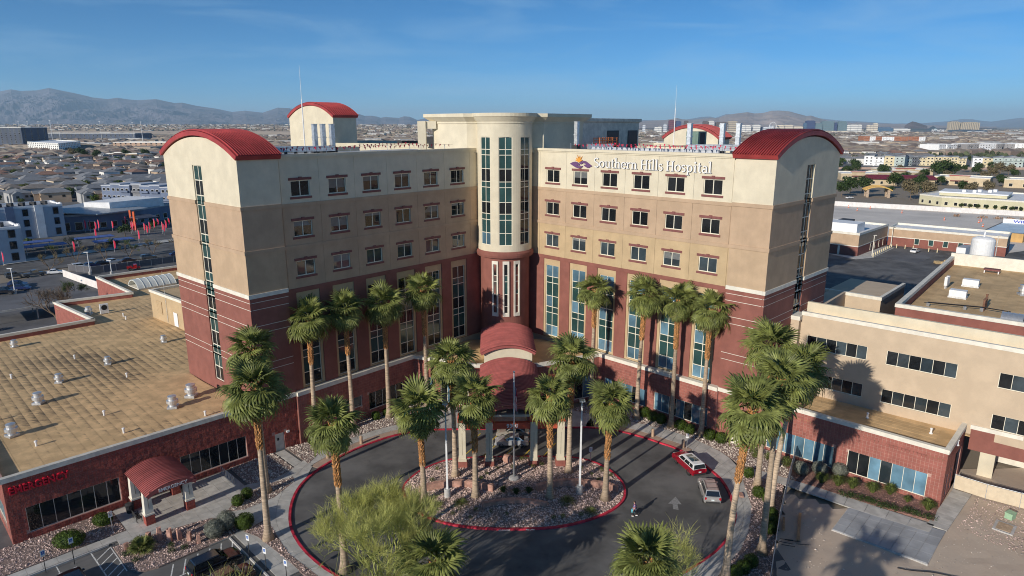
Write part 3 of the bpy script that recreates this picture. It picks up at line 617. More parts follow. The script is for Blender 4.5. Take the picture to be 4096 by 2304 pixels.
def erwin(parent): 
    winrow(parent,Exy(0,0),Exy(LEN,0),1.43,9.9,.85,3.65,7,gl_by([glassd]),fw=.07,frame=alum); winrow(parent,Exy(0,0),Exy(LEN,0),16.3,24.1,.85,3.65,7,gl_by([glassd]),fw=.07,frame=alum)
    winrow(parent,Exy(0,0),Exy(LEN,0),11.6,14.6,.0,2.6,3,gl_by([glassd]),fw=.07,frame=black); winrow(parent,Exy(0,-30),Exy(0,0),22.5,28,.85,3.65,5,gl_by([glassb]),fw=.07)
to_er(erwin)
def erb(name,mat,e0,e1,f0,f1,z0,z1):
    mb=MB(); q=[Exy(e0,f0),Exy(e1,f0),Exy(e1,f1),Exy(e0,f1)]; mb.hexa([(p.x-EO.x,p.y-EO.y,z0) for p in q]+[(p.x-EO.x,p.y-EO.y,z1) for p in q]); 
    me=mb.mesh(name,mat); bm=bmesh.new(); bm.from_mesh(me); bmesh.ops.recalc_face_normals(bm,faces=bm.faces); bm.to_mesh(me); bm.free(); return obj(name,me,ER)
MB().box(27.8,29.0,.1,.15,0,2.45).build('door',trimg,ER,rz=EANG); MB().box(28.1,28.35,.06,.1,1.5,1.85).build('door_sign',black,ER,rz=EANG)
MB().box(29.35,29.7,-.25,-.03,2.3,2.55).build('wall_lamp',whitep,ER,rz=EANG)
erb('parapet_cap',trimg,-.15,LEN+.0,-.4,.14,6.9,7.42)
erb('parapet_wall',splitm,.02,LEN,-.4,-.28,5.8,6.9)
# roof outline measured on the photograph (world xy)
RO=[Exy(.3,-.35),Exy(31.2,-.35),W(-1,45.2,-2).xy,W(-1,45.2,-20.6).xy,W(-1,39,-20.6).xy,Vector((-50,12)),Vector((-60,50)),Vector((-79.7,53.4)),Vector((-92.7,41.6)),Vector((-76.9,26.2)),Vector((-88.0,18.8)),Vector((-73.6,6.4)),Vector((-95,-14)),Vector((-97,-24)),Exy(.3,-45)]
mb=MB(); mb.prism([(p.x-EO.x,p.y-EO.y) for p in RO],5.9,6.3); mb.build('roof_deck',rooftan,ER)
def stain_mat():
    m=M('roof_sheet',(.47,.325,.172),.92,.16,.5,.4,8,objr=.03); n=m.node_tree.nodes;L=m.node_tree.links
    b=n['Principled BSDF']; src=b.inputs['Base Color'].links[0].from_socket
    tcn=n.new('ShaderNodeTexCoord'); sx=n.new('ShaderNodeSeparateXYZ'); L.new(tcn.outputs['Object'],sx.inputs[0])
    # dark weathering along one lap of each sheet, broken up by noise
    mr=n.new('ShaderNodeMapRange'); mr.inputs['From Min'].default_value=.0; mr.inputs['From Max'].default_value=1.0; mr.inputs['To Max'].default_value=.6; L.new(sx.outputs['Y'],mr.inputs[0])
    g=n.new('ShaderNodeNewGeometry'); mpp=n.new('ShaderNodeMapping'); mpp.inputs['Rotation'].default_value=(0,0,-math.atan2(EN.y,EN.x)); mpp.inputs['Scale'].default_value=(.8,2.6,1); mpp.vector_type='TEXTURE' if False else 'POINT'; L.new(g.outputs['Position'],mpp.inputs[0])
    t=n.new('ShaderNodeTexNoise'); t.inputs['Scale'].default_value=.9; t.inputs['Detail'].default_value=9; t.inputs['Roughness'].default_value=.78; L.new(mpp.outputs[0],t.inputs['Vector'])
    t2=n.new('ShaderNodeTexNoise'); t2.inputs['Scale'].default_value=.07; t2.inputs['Detail'].default_value=4; L.new(g.outputs['Position'],t2.inputs['Vector'])
    a=n.new('ShaderNodeMath'); a.operation='MULTIPLY_ADD'; a.inputs[1].default_value=2.3; L.new(t.outputs[0],a.inputs[0]); L.new(mr.outputs[0],a.inputs[2])
    a2=n.new('ShaderNodeMath'); a2.operation='MULTIPLY_ADD'; a2.inputs[1].default_value=2.0; L.new(t2.outputs[0],a2.inputs[0]); L.new(a.outputs[0],a2.inputs[2])
    r=n.new('ShaderNodeMapRange'); r.inputs['From Min'].default_value=2.5; r.inputs['From Max'].default_value=3.1; r.inputs['To Max'].default_value=.85; L.new(a2.outputs[0],r.inputs[0])
    mxn=n.new('ShaderNodeMixRGB'); mxn.inputs['Color2'].default_value=(.05,.042,.035,1); L.new(r.outputs[0],mxn.inputs['Fac']); L.new(src,mxn.inputs['Color1']); L.new(mxn.outputs[0],b.inputs['Base Color'])
    return m
sheet=stain_mat()
# membrane sheets: run away from the facade, one metre wide, each lapped over the next
rg=random.Random(5); rop=[(p.x,p.y) for p in poly_off([Vector(p) for p in RO],-.0)]
for i in range(-46,45):
    e0=i*1.0
    fs=[f for f in [k*.5 for k in range(-190,0)] if inside(Exy(e0+.5,f),rop)]
    if not fs: continue
    runs=[];a0=fs[0];pv=fs[0]
    for f in fs[1:]+[999]:
        if f-pv>.6:
            if pv-a0>1: runs.append((a0,pv))
            a0=f
        pv=f
    for a0,b0 in runs:
        f=a0
        while f<b0:
            f2=min(b0,f+rg.uniform(9,13)); z_=6.3+.003*((i+60)%2)+rg.uniform(0,.004)
            L_=round(f2-f-.02,2)
            me=MB().hexa([(0,0,0),(L_,0,0),(L_,1.02,0),(0,1.02,0),(0,0,.008),(L_,0,.008),(L_,1.02,.016),(0,1.02,.016)]).mesh('roof_sheet',sheet)
            o=obj('roof_sheet',me,ER,E(e0,f,z_)-ER.location,math.atan2(EN.y,EN.x)); f=f2
# parapets of the far roof edges
for a,b in ((RO[6],RO[7]),(RO[7],RO[8]),(RO[8],RO[9]),(RO[9],RO[10]),(RO[10],RO[11]),(RO[11],RO[12])):
    d=(b-a).normalized(); nn=Vector((d.y,-d.x)); q=[a-d*.25+nn*.28,b+d*.25+nn*.28,b+d*.25-nn*.28,a-d*.25-nn*.28]
    mb=MB(); mb.hexa([(p.x-EO.x,p.y-EO.y,7.0) for p in q]+[(p.x-EO.x,p.y-EO.y,7.45) for p in q]); mb.build('parapet_cap',trimw,ER)
    q=[a+nn*.2,b+nn*.2,b-nn*.2,a-nn*.2]; mb=MB(); mb.hexa([(p.x-EO.x,p.y-EO.y,0.) for p in q]+[(p.x-EO.x,p.y-EO.y,7.0) for p in q]); mb.build('parapet_wall',brickm,ER)
# beige plant block on the roof
BX=[Vector((-65.3,11.0)),Vector((-55.6,2.3)),Vector((-42,17)),Vector((-51.7,26))]
mb=MB(); mb.prism([(p.x-EO.x,p.y-EO.y) for p in BX],6.2,11.2); mb.build('plant_block_wall',buff,ER)
BXo=poly_off(BX,.15); mb=MB(); n=4; ins=poly_off(BX,-.4)
V=[(p.x-EO.x,p.y-EO.y,z_) for P,z_ in ((BXo,11.2),(BXo,11.65),(ins,11.65),(ins,11.0)) for p in P]; mb.add(V,[(a*n+k,a*n+(k+1)%n,(a+1)*n+(k+1)%n,(a+1)*n+k) for a in range(3) for k in range(n)]+[(12,13,14,15)]).build('plant_block_parapet',trimw,ER)
d=(BX[1]-BX[0]).normalized(); nn=Vector((d.y,-d.x)); an=math.atan2(d.y,d.x)
p=BX[0]+d*9.2+nn*.04-EO; MB().box(0,1.5,-.06,0,0,2.5).build('door',whitep,ER,loc=(p.x,p.y,6.45),rz=an)
p=BX[0]+d*2.4+nn*.03-EO
lv=MB().box(0,2.2,-.05,0,0,2.4).build('louver',buff,ER,loc=(p.x,p.y,7.6),rz=an)
for i in range(9): MB().box(.06,2.14,-.10,-.05,.1+i*.25,.22+i*.25).build('slat',buff,lv)
p=BX[0]+d*6.6+nn*.1-EO; MB().tube([(p.x,p.y,6.6),(p.x,p.y,16)],[.05,.02],6).build('mast',galv,ER)
# ---------------- roof vents: things standing on the roof
vent_p=None
def vent(x_,y_,sc_,label,z_=6.34):
    o=empty('roof_exhaust_fan',(x_,y_,z_),rnd.uniform(0,3),label,'roof vent','exhaust fans on the tan roof',scale=sc_)
    obj('curb_base',cached('vb',lambda:MB().box(-.55,.55,-.55,.55,0,.28).mesh('curb_base',galv)),o)
    obj('fan_drum',cached('vd',lambda:MB().lathe([(.42,.28),(.42,.62),(.66,.66),(.66,1.02),(.46,1.06),(.46,1.36),(.40,1.42)],18).mesh('fan_drum',alum)),o)
    obj('cap',cached('vc',lambda:MB().lathe([(.5,1.42),(.5,1.5),(.1,1.58)],18).mesh('cap',alum)),o)
    return o
for (x_,y_,s_,l_) in ((-79.1,-6,.8,'small fan farthest left by the rear parapet'),(-56.2,-4.3,.8,'small fan nearest the beige plant block'),(-59.6,-14.6,.8,'small fan in the middle of the roof'),(-62.3,-21.8,.85,'fan left of the middle one'),(-60.4,-29.1,1.0,'fan between two others in the left row'),(-57.4,-38.4,1.0,'fan nearest the front parapet at left'),(-42.6,-30.9,1.05,'left fan of the close pair beside the tower'),(-41.8,-27.4,1.15,'right fan of the close pair beside the tower'),(-78.3,13.1,1.0,'fan behind the parapet notch')):
    vent(x_,y_,s_,'silver roof exhaust fan, '+l_)
for i,(x_,y_) in enumerate(((-66,-12),(-54,-20),(-62,-34),(-50,-33),(-45,-38),(-70,-20),(-48,-10),(-69.5,9.5),(-71,11.5),(-53,-41),(-37.5,-33.5))):
    tag(MB().lathe([(.12,0),(.12,.5),(.17,.5),(.17,.62),(.05,.68)],10).build('vent_pipe',whitep,None,loc=(x_,y_,6.33)),'small white vent pipe poking up from the tan membrane roof','vent pipe','vent pipes on the emergency roof')
o=empty('condenser_unit',(-75.6,13.6,6.34),.7,'upright white condenser unit beside a fan behind the parapet notch','condenser'); MB().box(-.7,.7,-.25,.25,.1,1.9).build('casing',whitep,o)
for x_ in (-.6,.6): MB().box(x_-.06,x_+.06,-.3,.3,0,.1).build('foot',galv,o)
MB().lathe([(.5,0),(.5,.02)],16).build('grille',black,o,loc=(0,-.26,1.25),rot=(math.pi/2,0,0))
sk=empty('barrel_skylight',(-78,37,6.34),-.75,'grey half barrel skylight on the far end of the roof','skylight'); barrel(sk,(0,-4,0.3),0,6,8,1.6,6,M('skylight_grey',(.52,.53,.50),.4,.06,1),.2,name='vault'); MB().box(-3,3,-4,4,0,.3).build('kerb',trimw,sk)
# ---------------- EMERGENCY lettering
sg_=empty('emergency_sign',E(.2,.08,5.55),EANG,'large red EMERGENCY letters along the top of the left block wall','sign')
text('EMERGENCY',1.04,sredsign,'letters',sg_,(2.72,-.06,.03),(math.pi/2,0,0),.13,.02,xs=.86)
# ---------------- emergency entrance canopy
EC=empty('emergency_canopy',E(12.95,4.1,0),EANG,'small red ribbed canopy on four tapered piers over the emergency doors','canopy')
barrel(EC,(0,-3.35,4.15),0,5.1,6.7,.75,19,roofpink,.38,rib=.085,name='canopy_roof')
for px,py in ((-2.05,-1.45),(2.05,-1.45),(-2.05,2.9),(2.05,2.9)):
    mb=MB(); mb.hexa([(-.42,-.42,1.35),(.42,-.42,1.35),(.42,.42,1.35),(-.42,.42,1.35),(-.34,-.34,4.05),(.34,-.34,4.05),(.34,.34,4.05),(-.34,.34,4.05)]); p_=mb.build('pier',trimw,EC,loc=(px,py,0))
    MB().box(-.015,.015,-.425,-.39,1.9,3.1).build('groove',black,p_); MB().box(-.5,.5,-.5,.5,1.22,1.4).build('pier_cap',trimw,p_); MB().box(-.45,.45,-.45,.45,0,1.22).build('pier_base',splitm,p_)
    for i in range(2):
        for j in range(3): MB().box(-.44+i*.45,-.02+i*.45,-.485,-.45,.02+j*.4,.39+j*.4).build('block',splitm,p_)
MB().box(-2.2,2.2,-3.33,-3.2,4.1,4.55).build('fascia_beam',roofpink,EC); text('EMERGENCY',.5,letterw,'lettering',EC,(.1,-3.36,4.2),(math.pi/2,0,0),.02,.008)
# ================================================================ right low wing (block podium and beige upper storeys)
RB=empty('clinic_wing',(47,-46.3,0),0,'low right wing with red block ground floor and beige upper storeys','building')
RL=RB.location
def rbox(name,mat,P,d,t0_,t1_,o0,o1,z0,z1):
    P=Vector(P);d=Vector(d).normalized();nn=Vector((d.y,-d.x)); q=[P+d*t0_+nn*o0,P+d*t1_+nn*o0,P+d*t1_+nn*o1,P+d*t0_+nn*o1]
    mb=MB(); mb.hexa([(p.x-RL.x,p.y-RL.y,z0) for p in q]+[(p.x-RL.x,p.y-RL.y,z1) for p in q]); me=mb.mesh(name,mat); bm=bmesh.new(); bm.from_mesh(me); bmesh.ops.recalc_face_normals(bm,faces=bm.faces); bm.to_mesh(me); bm.free(); return obj(name,me,RB)
def to_rb(fn,*a,**k):
    n0=set(RB.children); fn(RB,*a,**k)
    for c_ in RB.children:
        if c_ not in n0: c_.location=c_.location-RL
P0=Vector((32.0,-31.3)); P1=Vector((47.0,-46.3)); P2=Vector((54.0,-39.3)); Lr=(P1-P0).length
h1=(Lr-19.6,Lr-11.4,.5,3.3); h2=(Lr-9.85,Lr-1.53,.65,3.5)
to_rb(blockwall,P0,P1,0,6.45,[h1,h2],keep=300)
to_rb(blockwall,P1,P2,0,6.45,[(1.5,2.4,.6,3.4),(3.5,4.4,.6,3.4),(5.2,8.5,.0,4.5)],keep=60)
def rbw(p):
    winrow(p,P0,P1,*h1[:2],h1[2],h1[3],7,gl_by([glassb]),fw=.07); winrow(p,P0,P1,*h2[:2],h2[2],h2[3],7,gl_by([glassd,glassd,glassb,glassv,glassb,glassb,glassb]),fw=.07)
    for a_,b_ in ((1.5,2.4),(3.5,4.4)): winrow(p,P1,P2,a_,b_,.6,3.4,1,gl_by([glassd]),fw=.06)
to_rb(rbw)
rbox('parapet_cap',trimw,P0,P1-P0,-.0,Lr+.12,.14,-.4,6.45,6.95); rbox('parapet_cap',trimw,P1,P2-P1,.42,10.2,.14,-.4,6.452,6.952)
rbox('parapet_wall',redst,P0,P1-P0,0,Lr,-.3,-.42,5.6,6.45); rbox('parapet_wall',redst,P1,P2-P1,.42,10,-.3,-.42,5.6,6.45)
B0=Vector((41.0,-28.1)); BD=Vector((.7289,-.6846)); BN=Vector((BD.y,-BD.x))
mb=MB(); mb.prism([(p.x-RL.x,p.y-RL.y) for p in (P0-BN*-.0,P1,P2+Vector((.2,.2)),B0+BD*20,B0-BD*6)],5.4,5.75); mb.build('roof_deck',rooftan,RB)
# membrane sheets on the podium roof
for i in range(6):
    for j in range(5):
        rbox('roof_sheet',rooftan,B0+BD*(-5+j*5),BD,0.,4.97,.1+i*1.0,1.06+i*1.0,5.75,5.765+.003*(i%2)) if inside(B0+BD*(-2.5+j*5)-Vector((-BD.y,BD.x))*(.6+i*1.0),[(p.x,p.y) for p in (P0,P1,P2,B0+BD*20,B0-BD*6)]) else None
# beige wall with ribbons of six panes
bholes=[(x0,x1,z0,z1) for x0,x1 in ((-1.68,5.73),(7.92,15.42),(19.4,26.9)) for z0,z1 in ((12.03,13.88),(7.0,8.82))]
beige=M('stucco_beige',(.41,.325,.235),.9,.06,.5,.3,22)
def bw(p):
    facade(MB(),-2.6,40,5.5,16.5,bholes,.2,.3).build('upper_wall',beige,p,loc=(B0.x,B0.y,0),rz=math.atan2(BD.y,BD.x))
    for h in bholes: winrow(p,B0,B0+BD,*h[:2],h[2],h[3],6,gl_by([glassd,glassv]),fw=.07,tilt=.012)
to_rb(bw)
rbox('parapet_cap',trimw,B0,BD,-2.6,40,.1,-.35,16.5,17.0)
rbox('pilaster',beige,B0,BD,-5.1,-2.6,.9,-1.5,0,15.9); rbox('parapet_cap',trimw,B0,BD,-5.2,-2.5,1.0,-1.6,15.9,16.45)
rbox('side_wall',beige,B0,BD,-5.0,-2.62,-1.6,-20,0,15.9)
rbox('upper_roof',rooftan,B0,BD,-5,40,-.36,-4.4,15.2,15.9)
rbox('inner_parapet',cream,B0,BD,-5.6,40,-4.4,-4.9,15.0,17.3)
rbox('inner_deck',roofgrey,B0,BD,-5.6,40,-4.9,-9.3,14.9,15.6)
# taller red block with its own roof behind
RA=Vector((53.8,-23.0)); RD=Vector((.737,-.676)); RN=Vector((-RD.y,RD.x))
rbox('red_block_wall',redst,RA,RD,0,60,0,-.5,5,16.55); rbox('parapet_cap',trimw,RA,RD,-.1,60,.12,-.5,16.55,17.05)
rbox('red_block_side',redst,RA+RN*.0,RN,.5,47,.0,.5,5,16.5); rbox('parapet_cap',trimw,RA,RN,.52,47,-.12,.5,16.5,17.0)
rbox('red_block_roof',rooftan,RA,RD,.5,60,-.5,-46,14.5,15.4)
rbox('rear_parapet',trimw,RA+RN*46,RD,-.1,60,0,-.5,14,17.6)
for i in range(28): rbox('roof_sheet',rooftan,RA+RD*(.55+i*1.5),RN,.6,45.5,0.,1.47,15.4,15.412+.004*(i%2))
# dark shaded plant building between the red block and the tower
rbox('plant_wall',beige,Vector((50.5,-9.4)),Vector((.70,-.71)),0,8.3,0,-13,0,15.4); rbox('parapet_cap',trimw,Vector((50.5,-9.4)),Vector((.70,-.71)),-.1,8.4,.1,-.4,15.4,15.9); rbox('parapet_cap',trimw,Vector((50.5,-9.4)),Vector((.70,-.71)),7.95,8.4,-.42,-13,15.4,15.9)
# side canopy at the right edge: red fascia on cream pillar
rbox('side_fascia',redst,Vector((53.6,-40.1)),Vector((.76,-.65)),.3,14,0.,-6,3.9,6.5); rbox('parapet_cap',trimw,Vector((53.6,-40.1)),Vector((.76,-.65)),.2,14,.12,-.5,6.5,6.98)
rbox('side_pillar',cream,Vector((56.0,-39.6)),Vector((.76,-.65)),0,1.5,-.2,-1.4,0,3.9); rbox('side_pillar',cream,Vector((57.7,-39.3)),Vector((.76,-.65)),0,.5,-.9,-1.6,.8,3.9)
rbox('low_wall',trimw,Vector((57.7,-39.0)),Vector((.76,-.65)),0,9,-4.2,-4.8,0,3.0)
# roof equipment on the red block
def unit(name,label,x_,y_,z_,rz,parts,cat='roof unit',group=None):
    o=empty(name,(x_,y_,z_),rz,label,cat,group)
    for nm,m_,b in parts: MB().box(*b).build(nm,m_,o)
    return o
for (x_,y_,l_) in ((76,-7,'farther of two white louvred box units on the red block roof'),(69,-14,'nearer of two white louvred box units on the red block roof')):
    o=unit('louvred_unit',l_,x_,y_,15.44,-.75,[('base',galv,(-1.2,1.2,-.8,.8,0,.25)),('casing',whitep,(-1.1,1.1,-.7,.7,.25,1.2))])
    for i in range(5): MB().box(-1.12,1.12,-.73,-.7,.33+i*.17,.43+i*.17).build('slat',whitep,o)
unit('hatch_cover','reddish roof hatch on white legs at the far roof edge',87,3,15.44,-.75,[('leg',whitep,(-1.1,-.95,-.7,-.55,0,.5)),('leg',whitep,(.95,1.1,-.7,-.55,0,.5)),('leg',whitep,(-1.1,-.95,.55,.7,0,.5)),('leg',whitep,(.95,1.1,.55,.7,0,.5)),('lid',maroon,(-1.2,1.2,-.8,.8,.5,.75))])
vent(80,-13,1.1,'silver roof exhaust fan at the right edge of the red block roof',15.44)
hd=empty('air_intake_hood',(67,-27.5,15.44),.82,'large silver half round intake hood at the roof corner','intake hood'); barrel(hd,(0,-1.2,.3),0,3.2,2.4,1.0,4,alum,.1,name='hood'); MB().box(-1.5,1.5,-1.1,1.1,0,.35).build('kerb',galv,hd)
pp=empty('gas_pipe_run',(64,-20,15.44),0,'thin dark gas pipe run on short stands across the tan roof','pipe')
MB().tube([(-3,1,.7),(3,-2,.7),(5,-4.5,.7),(5,-4.5,.05)],.06,6).build('pipe',black,pp); MB().tube([(-3.1,1.6,.5),(3.3,-1.5,.5),(5.6,-3.9,.5)],.06,6).build('pipe',black,pp)
for i,(x_,y_) in enumerate(((-2.8,1.2),(1.2,-.9),(3,-1.8),(5,-4.1))): MB().box(x_-.15,x_+.15,y_-.15,y_+.15,0,.5).build('stand',galv,pp)
for i,(x_,y_) in enumerate(((67.4,-21.6),(68,-21.0),(68.6,-20.4),(70,-18.6))): tag(MB().lathe([(.14,0),(.14,1.6),(.18,1.6),(.18,1.7)],8).build('vent_stack',M('rust',(.16,.08,.05),.8,.2,4),None,loc=(x_,y_,15.42)),'short rusty vent stack in a row on the tan roof of the red block','vent stack','rusty vent stacks')
for i,(x_,y_) in enumerate(((71,-8.2),(71.8,-7.4))): unit('electrical_cabinet',('left' if i==0 else 'right')+' white electrical cabinet of two by the roof parapet',x_,y_,15.44,.7,[('casing',whitep,(-.3,.3,-.2,.2,.5,1.9)),('leg',galv,(-.25,-.18,-.1,.1,0,.5)),('leg',galv,(.18,.25,-.1,.1,0,.5))],'cabinet')
for i,(x_,y_) in enumerate(((44.2,-35.5),(49.3,-40.0),(50.4,-43.0))): tag(MB().lathe([(.2,0),(.2,.1),(.11,.16),(.11,.55),(.16,.6),(.16,.68),(.04,.74)],10).build('vent_pipe',whitep,None,loc=(x_,y_,5.78)),('leftmost','middle','rightmost')[i]+' white vent pipe on the narrow tan roof in front of the beige wall','vent pipe')
tk=empty('white_storage_tank',(94.5,16,13.5),0,'tall white storage tank with domed top behind the roof edge','tank'); MB().lathe([(2.0,0),(2.0,5.6),(1.8,6.0),(1.2,6.25),(.3,6.35)],28).build('shell',whitep,tk,smooth=False); MB().tube([(0,0,6.3),(0,0,7.4),(-1.6,0,7.4)],.18,8).build('pipe',whitep,tk)
for i in range(3): MB().tube([(2.1,-.9+i*.9,0),(2.1,-.9+i*.9,5.2)],.05,6).build('riser',galv,tk)
# ================================================================ ground, drive, pavements
def cityground():
    m=M('desert_ground',(.30,.245,.19),.95,.3,.012,0,1,col2=(.20,.17,.13),detail=10); return m
def gz(D): return max(0.,min(55.,(D-2500)*.0085))
def gzr(D): return -min(12.,max(0.,(D-900)*.0023))
def gza(D,sl): return gz(D) if sl<-.02 else gzr(D)
mb=MB(); K=60000
xs_=[-K,-15000,-4000,-1200,-300,300,1200,4000,15000,K]; ys_=[-2000,-300,0,300,900,1600,2400,3400,5000,7000,9500,20000,K]
V=[(x_,y_,-.35+(gz(y_+110) if x_<=0 else gzr(y_+110))) for y_ in ys_ for x_ in xs_]; nx=len(xs_); mb.add(V,[(j*nx+i,j*nx+i+1,(j+1)*nx+i+1,(j+1)*nx+i) for j in range(len(ys_)-1) for i in range(nx-1)])
mb.build('ground',cityground(),kind='structure')
def sheet_(name,poly,z,mat,kind='structure',t=.25): return MB().prism([tuple(p)[:2] for p in poly],z-t,z).build(name,mat,None,kind=kind)
sheet_('drive_asphalt',[(-140,-140),(26,-140),(26,-20),(-140,-20)],0.,asphalt,t=.3)
Lc=[(-10.8,-25.2),(-15.3,-26.8),(-19.3,-30),(-22.3,-33.8),(-23.8,-36.6),(-24.6,-39.6),(-24.6,-42.7),(-24.0,-45.8),(-22.9,-48.7),(-20.9,-51.8),(-18.5,-54.4),(-16.3,-56.2),(-12.5,-59.2),(-9,-63)]
Rc=[(10.7,-25.2),(14.8,-26.4),(18.0,-28.5),(19.9,-30.2),(21.8,-32.1),(23.4,-35.0),(24.3,-37.7),(24.75,-40),(24.6,-43.2),(23.7,-47.3),(21.7,-50.9),(19.6,-53.3),(17.1,-55.3),(14.9,-56.9),(12,-59.5),(9,-63)]
Lo=[(-12.4,-21.4),(-15.7,-23.6),(-19.1,-25.7),(-24.3,-30.7),(-26.4,-34.4),(-27.5,-38.4),(-27.7,-42.5),(-26.7,-46.6),(-24.3,-50.0),(-22.4,-53.0),(-20.2,-55.4),(-18.2,-57.6),(-15,-61),(-12,-64)]
Ro=[(12.4,-21.4),(17.8,-23.8),(22.8,-27.2),(25.7,-30.6),(27.4,-33.6),(27.9,-36.6),(27.3,-40.9),(26.2,-46.0),(24.2,-50.4),(22.3,-53.2),(19.9,-55.9),(17,-59),(14,-62)]
def curb(name,line,w,h,mat,side=1,label=None,z0=-.1):
    P=[Vector(p) for p in line]; Q=offset(P,w*side); mb=MB()
    V=[]
    for p,q in zip(P,Q): 
        m=p.lerp(q,.12); V+=[(p.x,p.y,z0),(m.x,m.y,h),(q.x,q.y,h),(q.x,q.y,z0)]
    n=len(P); F=[(4*i+k,4*i+k+1,4*i+5+k,4*i+4+k) for i in range(n-1) for k in range(3)]+[(0,1,2,3),(4*n-1,4*n-2,4*n-3,4*n-4)]
    o=mb.add(V,F).build(name,mat,None,kind='structure'); bm=bmesh.new(); bm.from_mesh(o.data); bmesh.ops.recalc_face_normals(bm,faces=bm.faces); bm.to_mesh(o.data); bm.free(); return o
def slabs(parent,inner,outer,n,z,mat,rows=1,gap=.012,name='slab'):
    a=resample(inner,n); b=resample(outer,n)
    for i in range(n):
        for r_ in range(rows):
            f0,f1=r_/rows,(r_+1)/rows
            q=[a[i].lerp(b[i],f0),a[i+1].lerp(b[i+1],f0),a[i+1].lerp(b[i+1],f1),a[i].lerp(b[i],f1)]
            c=sum(q,Vector((0,0)))/4; q=[c+(p-c)*(1-gap*2/max(.5,(p-c).length)) for p in q]
            MB().prism([(p.x-c.x,p.y-c.y) for p in q],-.12,0).build(name,mat,parent,loc=(c.x,c.y,z))
for nm,cv,ov,sd in (('left',Lc,Lo,-1),('right',Rc,Ro,1)):
    ci=catmull(cv,6); curb('curb',ci,.30,.16,curbred,sd)
    sw_=empty('sidewalk',(0,0,0),kind='structure'); inn=offset(ci,.31*sd); k=len(inn)
    tan_end=int(k*.30); t_in=inn[:tan_end]; t_out=offset(ci,1.5*sd)[:tan_end]
    slabs(sw_,t_in,t_out,7,.155,conctan,name='slab')
    mid_=offset(ci,1.52*sd)[:tan_end]+inn[tan_end+2:]
    oc=catmull(ov,6); slabs(sw_,mid_,oc,30,.155,concrete,2)
    MB().add([(p.x,p.y,.11) for p in resample(inn,80)]+[(p.x,p.y,.11) for p in resample(oc,80)],[(i,i+1,82+i,81+i) for i in range(80)]).build('slab_bed',M('joint_dark',(.10,.095,.09),.95,.1,3),sw_)
# entrance paving in front of the doors
ep=empty('entrance_paving',(0,0,0),kind='structure')
for i in range(12):
    for j in range(3): MB().box(-.99,.99,-.99,.99,-.12,0).build('slab',concrete,ep,loc=(-11+i*2,-24.0+j*2,.155)) if abs(-11+i*2)<11.5 else None
sheet_('curb_strip',[(-10.8,-25.25),(10.7,-25.25),(10.7,-24.98),(-10.8,-24.98)],.158,curbred)
# emergency side paving: slabs laid square to the wing
pv=empty('plaza_paving',(0,0,0),kind='structure')
pzone=[(8.9,0),(21.6,0),(21.6,5.3),(27.4,5.5),(27.4,0),(29.1,0),(29.1,6.2),(31,7),(27,12),(20,19.5),(18.4,24),(15.72,24),(15.72,14.2),(12,13),(8,8.5),(6.9,6.6),(-40,6.6),(-40,5.3),(8.9,5.3)]
slm=MB().box(.01,1.24,-1.24,-.01,-.12,0).mesh('slab',concrete)
LoC=catmull(Lo,6)
def clip_ring(q):
    c=sum(q,Vector((0,0)))/len(q); k=min(range(len(LoC)),key=lambda i:(LoC[i]-c).length); a,b=LoC[max(0,k-1)],LoC[min(len(LoC)-1,k+1)]; t=(b-a).normalized(); nn=Vector((t.y,-t.x))   # nn points away from the drive
    out=[];n=len(q); dd=[(p-LoC[k]).dot(nn)-.03 for p in q]
    if min(dd)>=0: return q,False
    for i in range(n):
        j=(i+1)%n
        if dd[i]>=0: out.append(q[i])
        if (dd[i]>=0)!=(dd[j]>=0): out.append(q[i].lerp(q[j],dd[i]/(dd[i]-dd[j])))
    return out,True
for i in range(-12,27):
    for j in range(0,20):
        e,f=i*1.25,j*1.25+.3
        if inside((e+.62,f+.62),pzone) or (4.8<f+.62<6.4 and e<9):
            q,cut=clip_ring([Exy(e+.01,f+.01),Exy(e+1.24,f+.01),Exy(e+1.24,f+1.24),Exy(e+.01,f+1.24)])
            if not cut: obj('slab',slm,pv,E(e,f,.15),EANG)
            elif len(q)>2: MB().prism([(p.x,p.y) for p in q],.03,.15).build('slab',concrete,pv)
sheet_('paving_bed',[Exy(-16,5.2),Exy(8.9,5.2),Exy(8.9,0),Exy(29.5,0),Exy(29.6,6),Exy(24,9),Exy(19.5,15),Exy(18.0,24),Exy(15.7,24),Exy(15.7,14),Exy(7,6.7),Exy(-16,6.7)],.10,MATS['joint_dark'])
curb('curb',[Exy(-16,6.62),Exy(6.7,6.62)],.16,.16,curbgrey,-1); curb('curb',[Exy(15.66,14.1),Exy(15.66,26)],.16,.16,curbgrey,1)
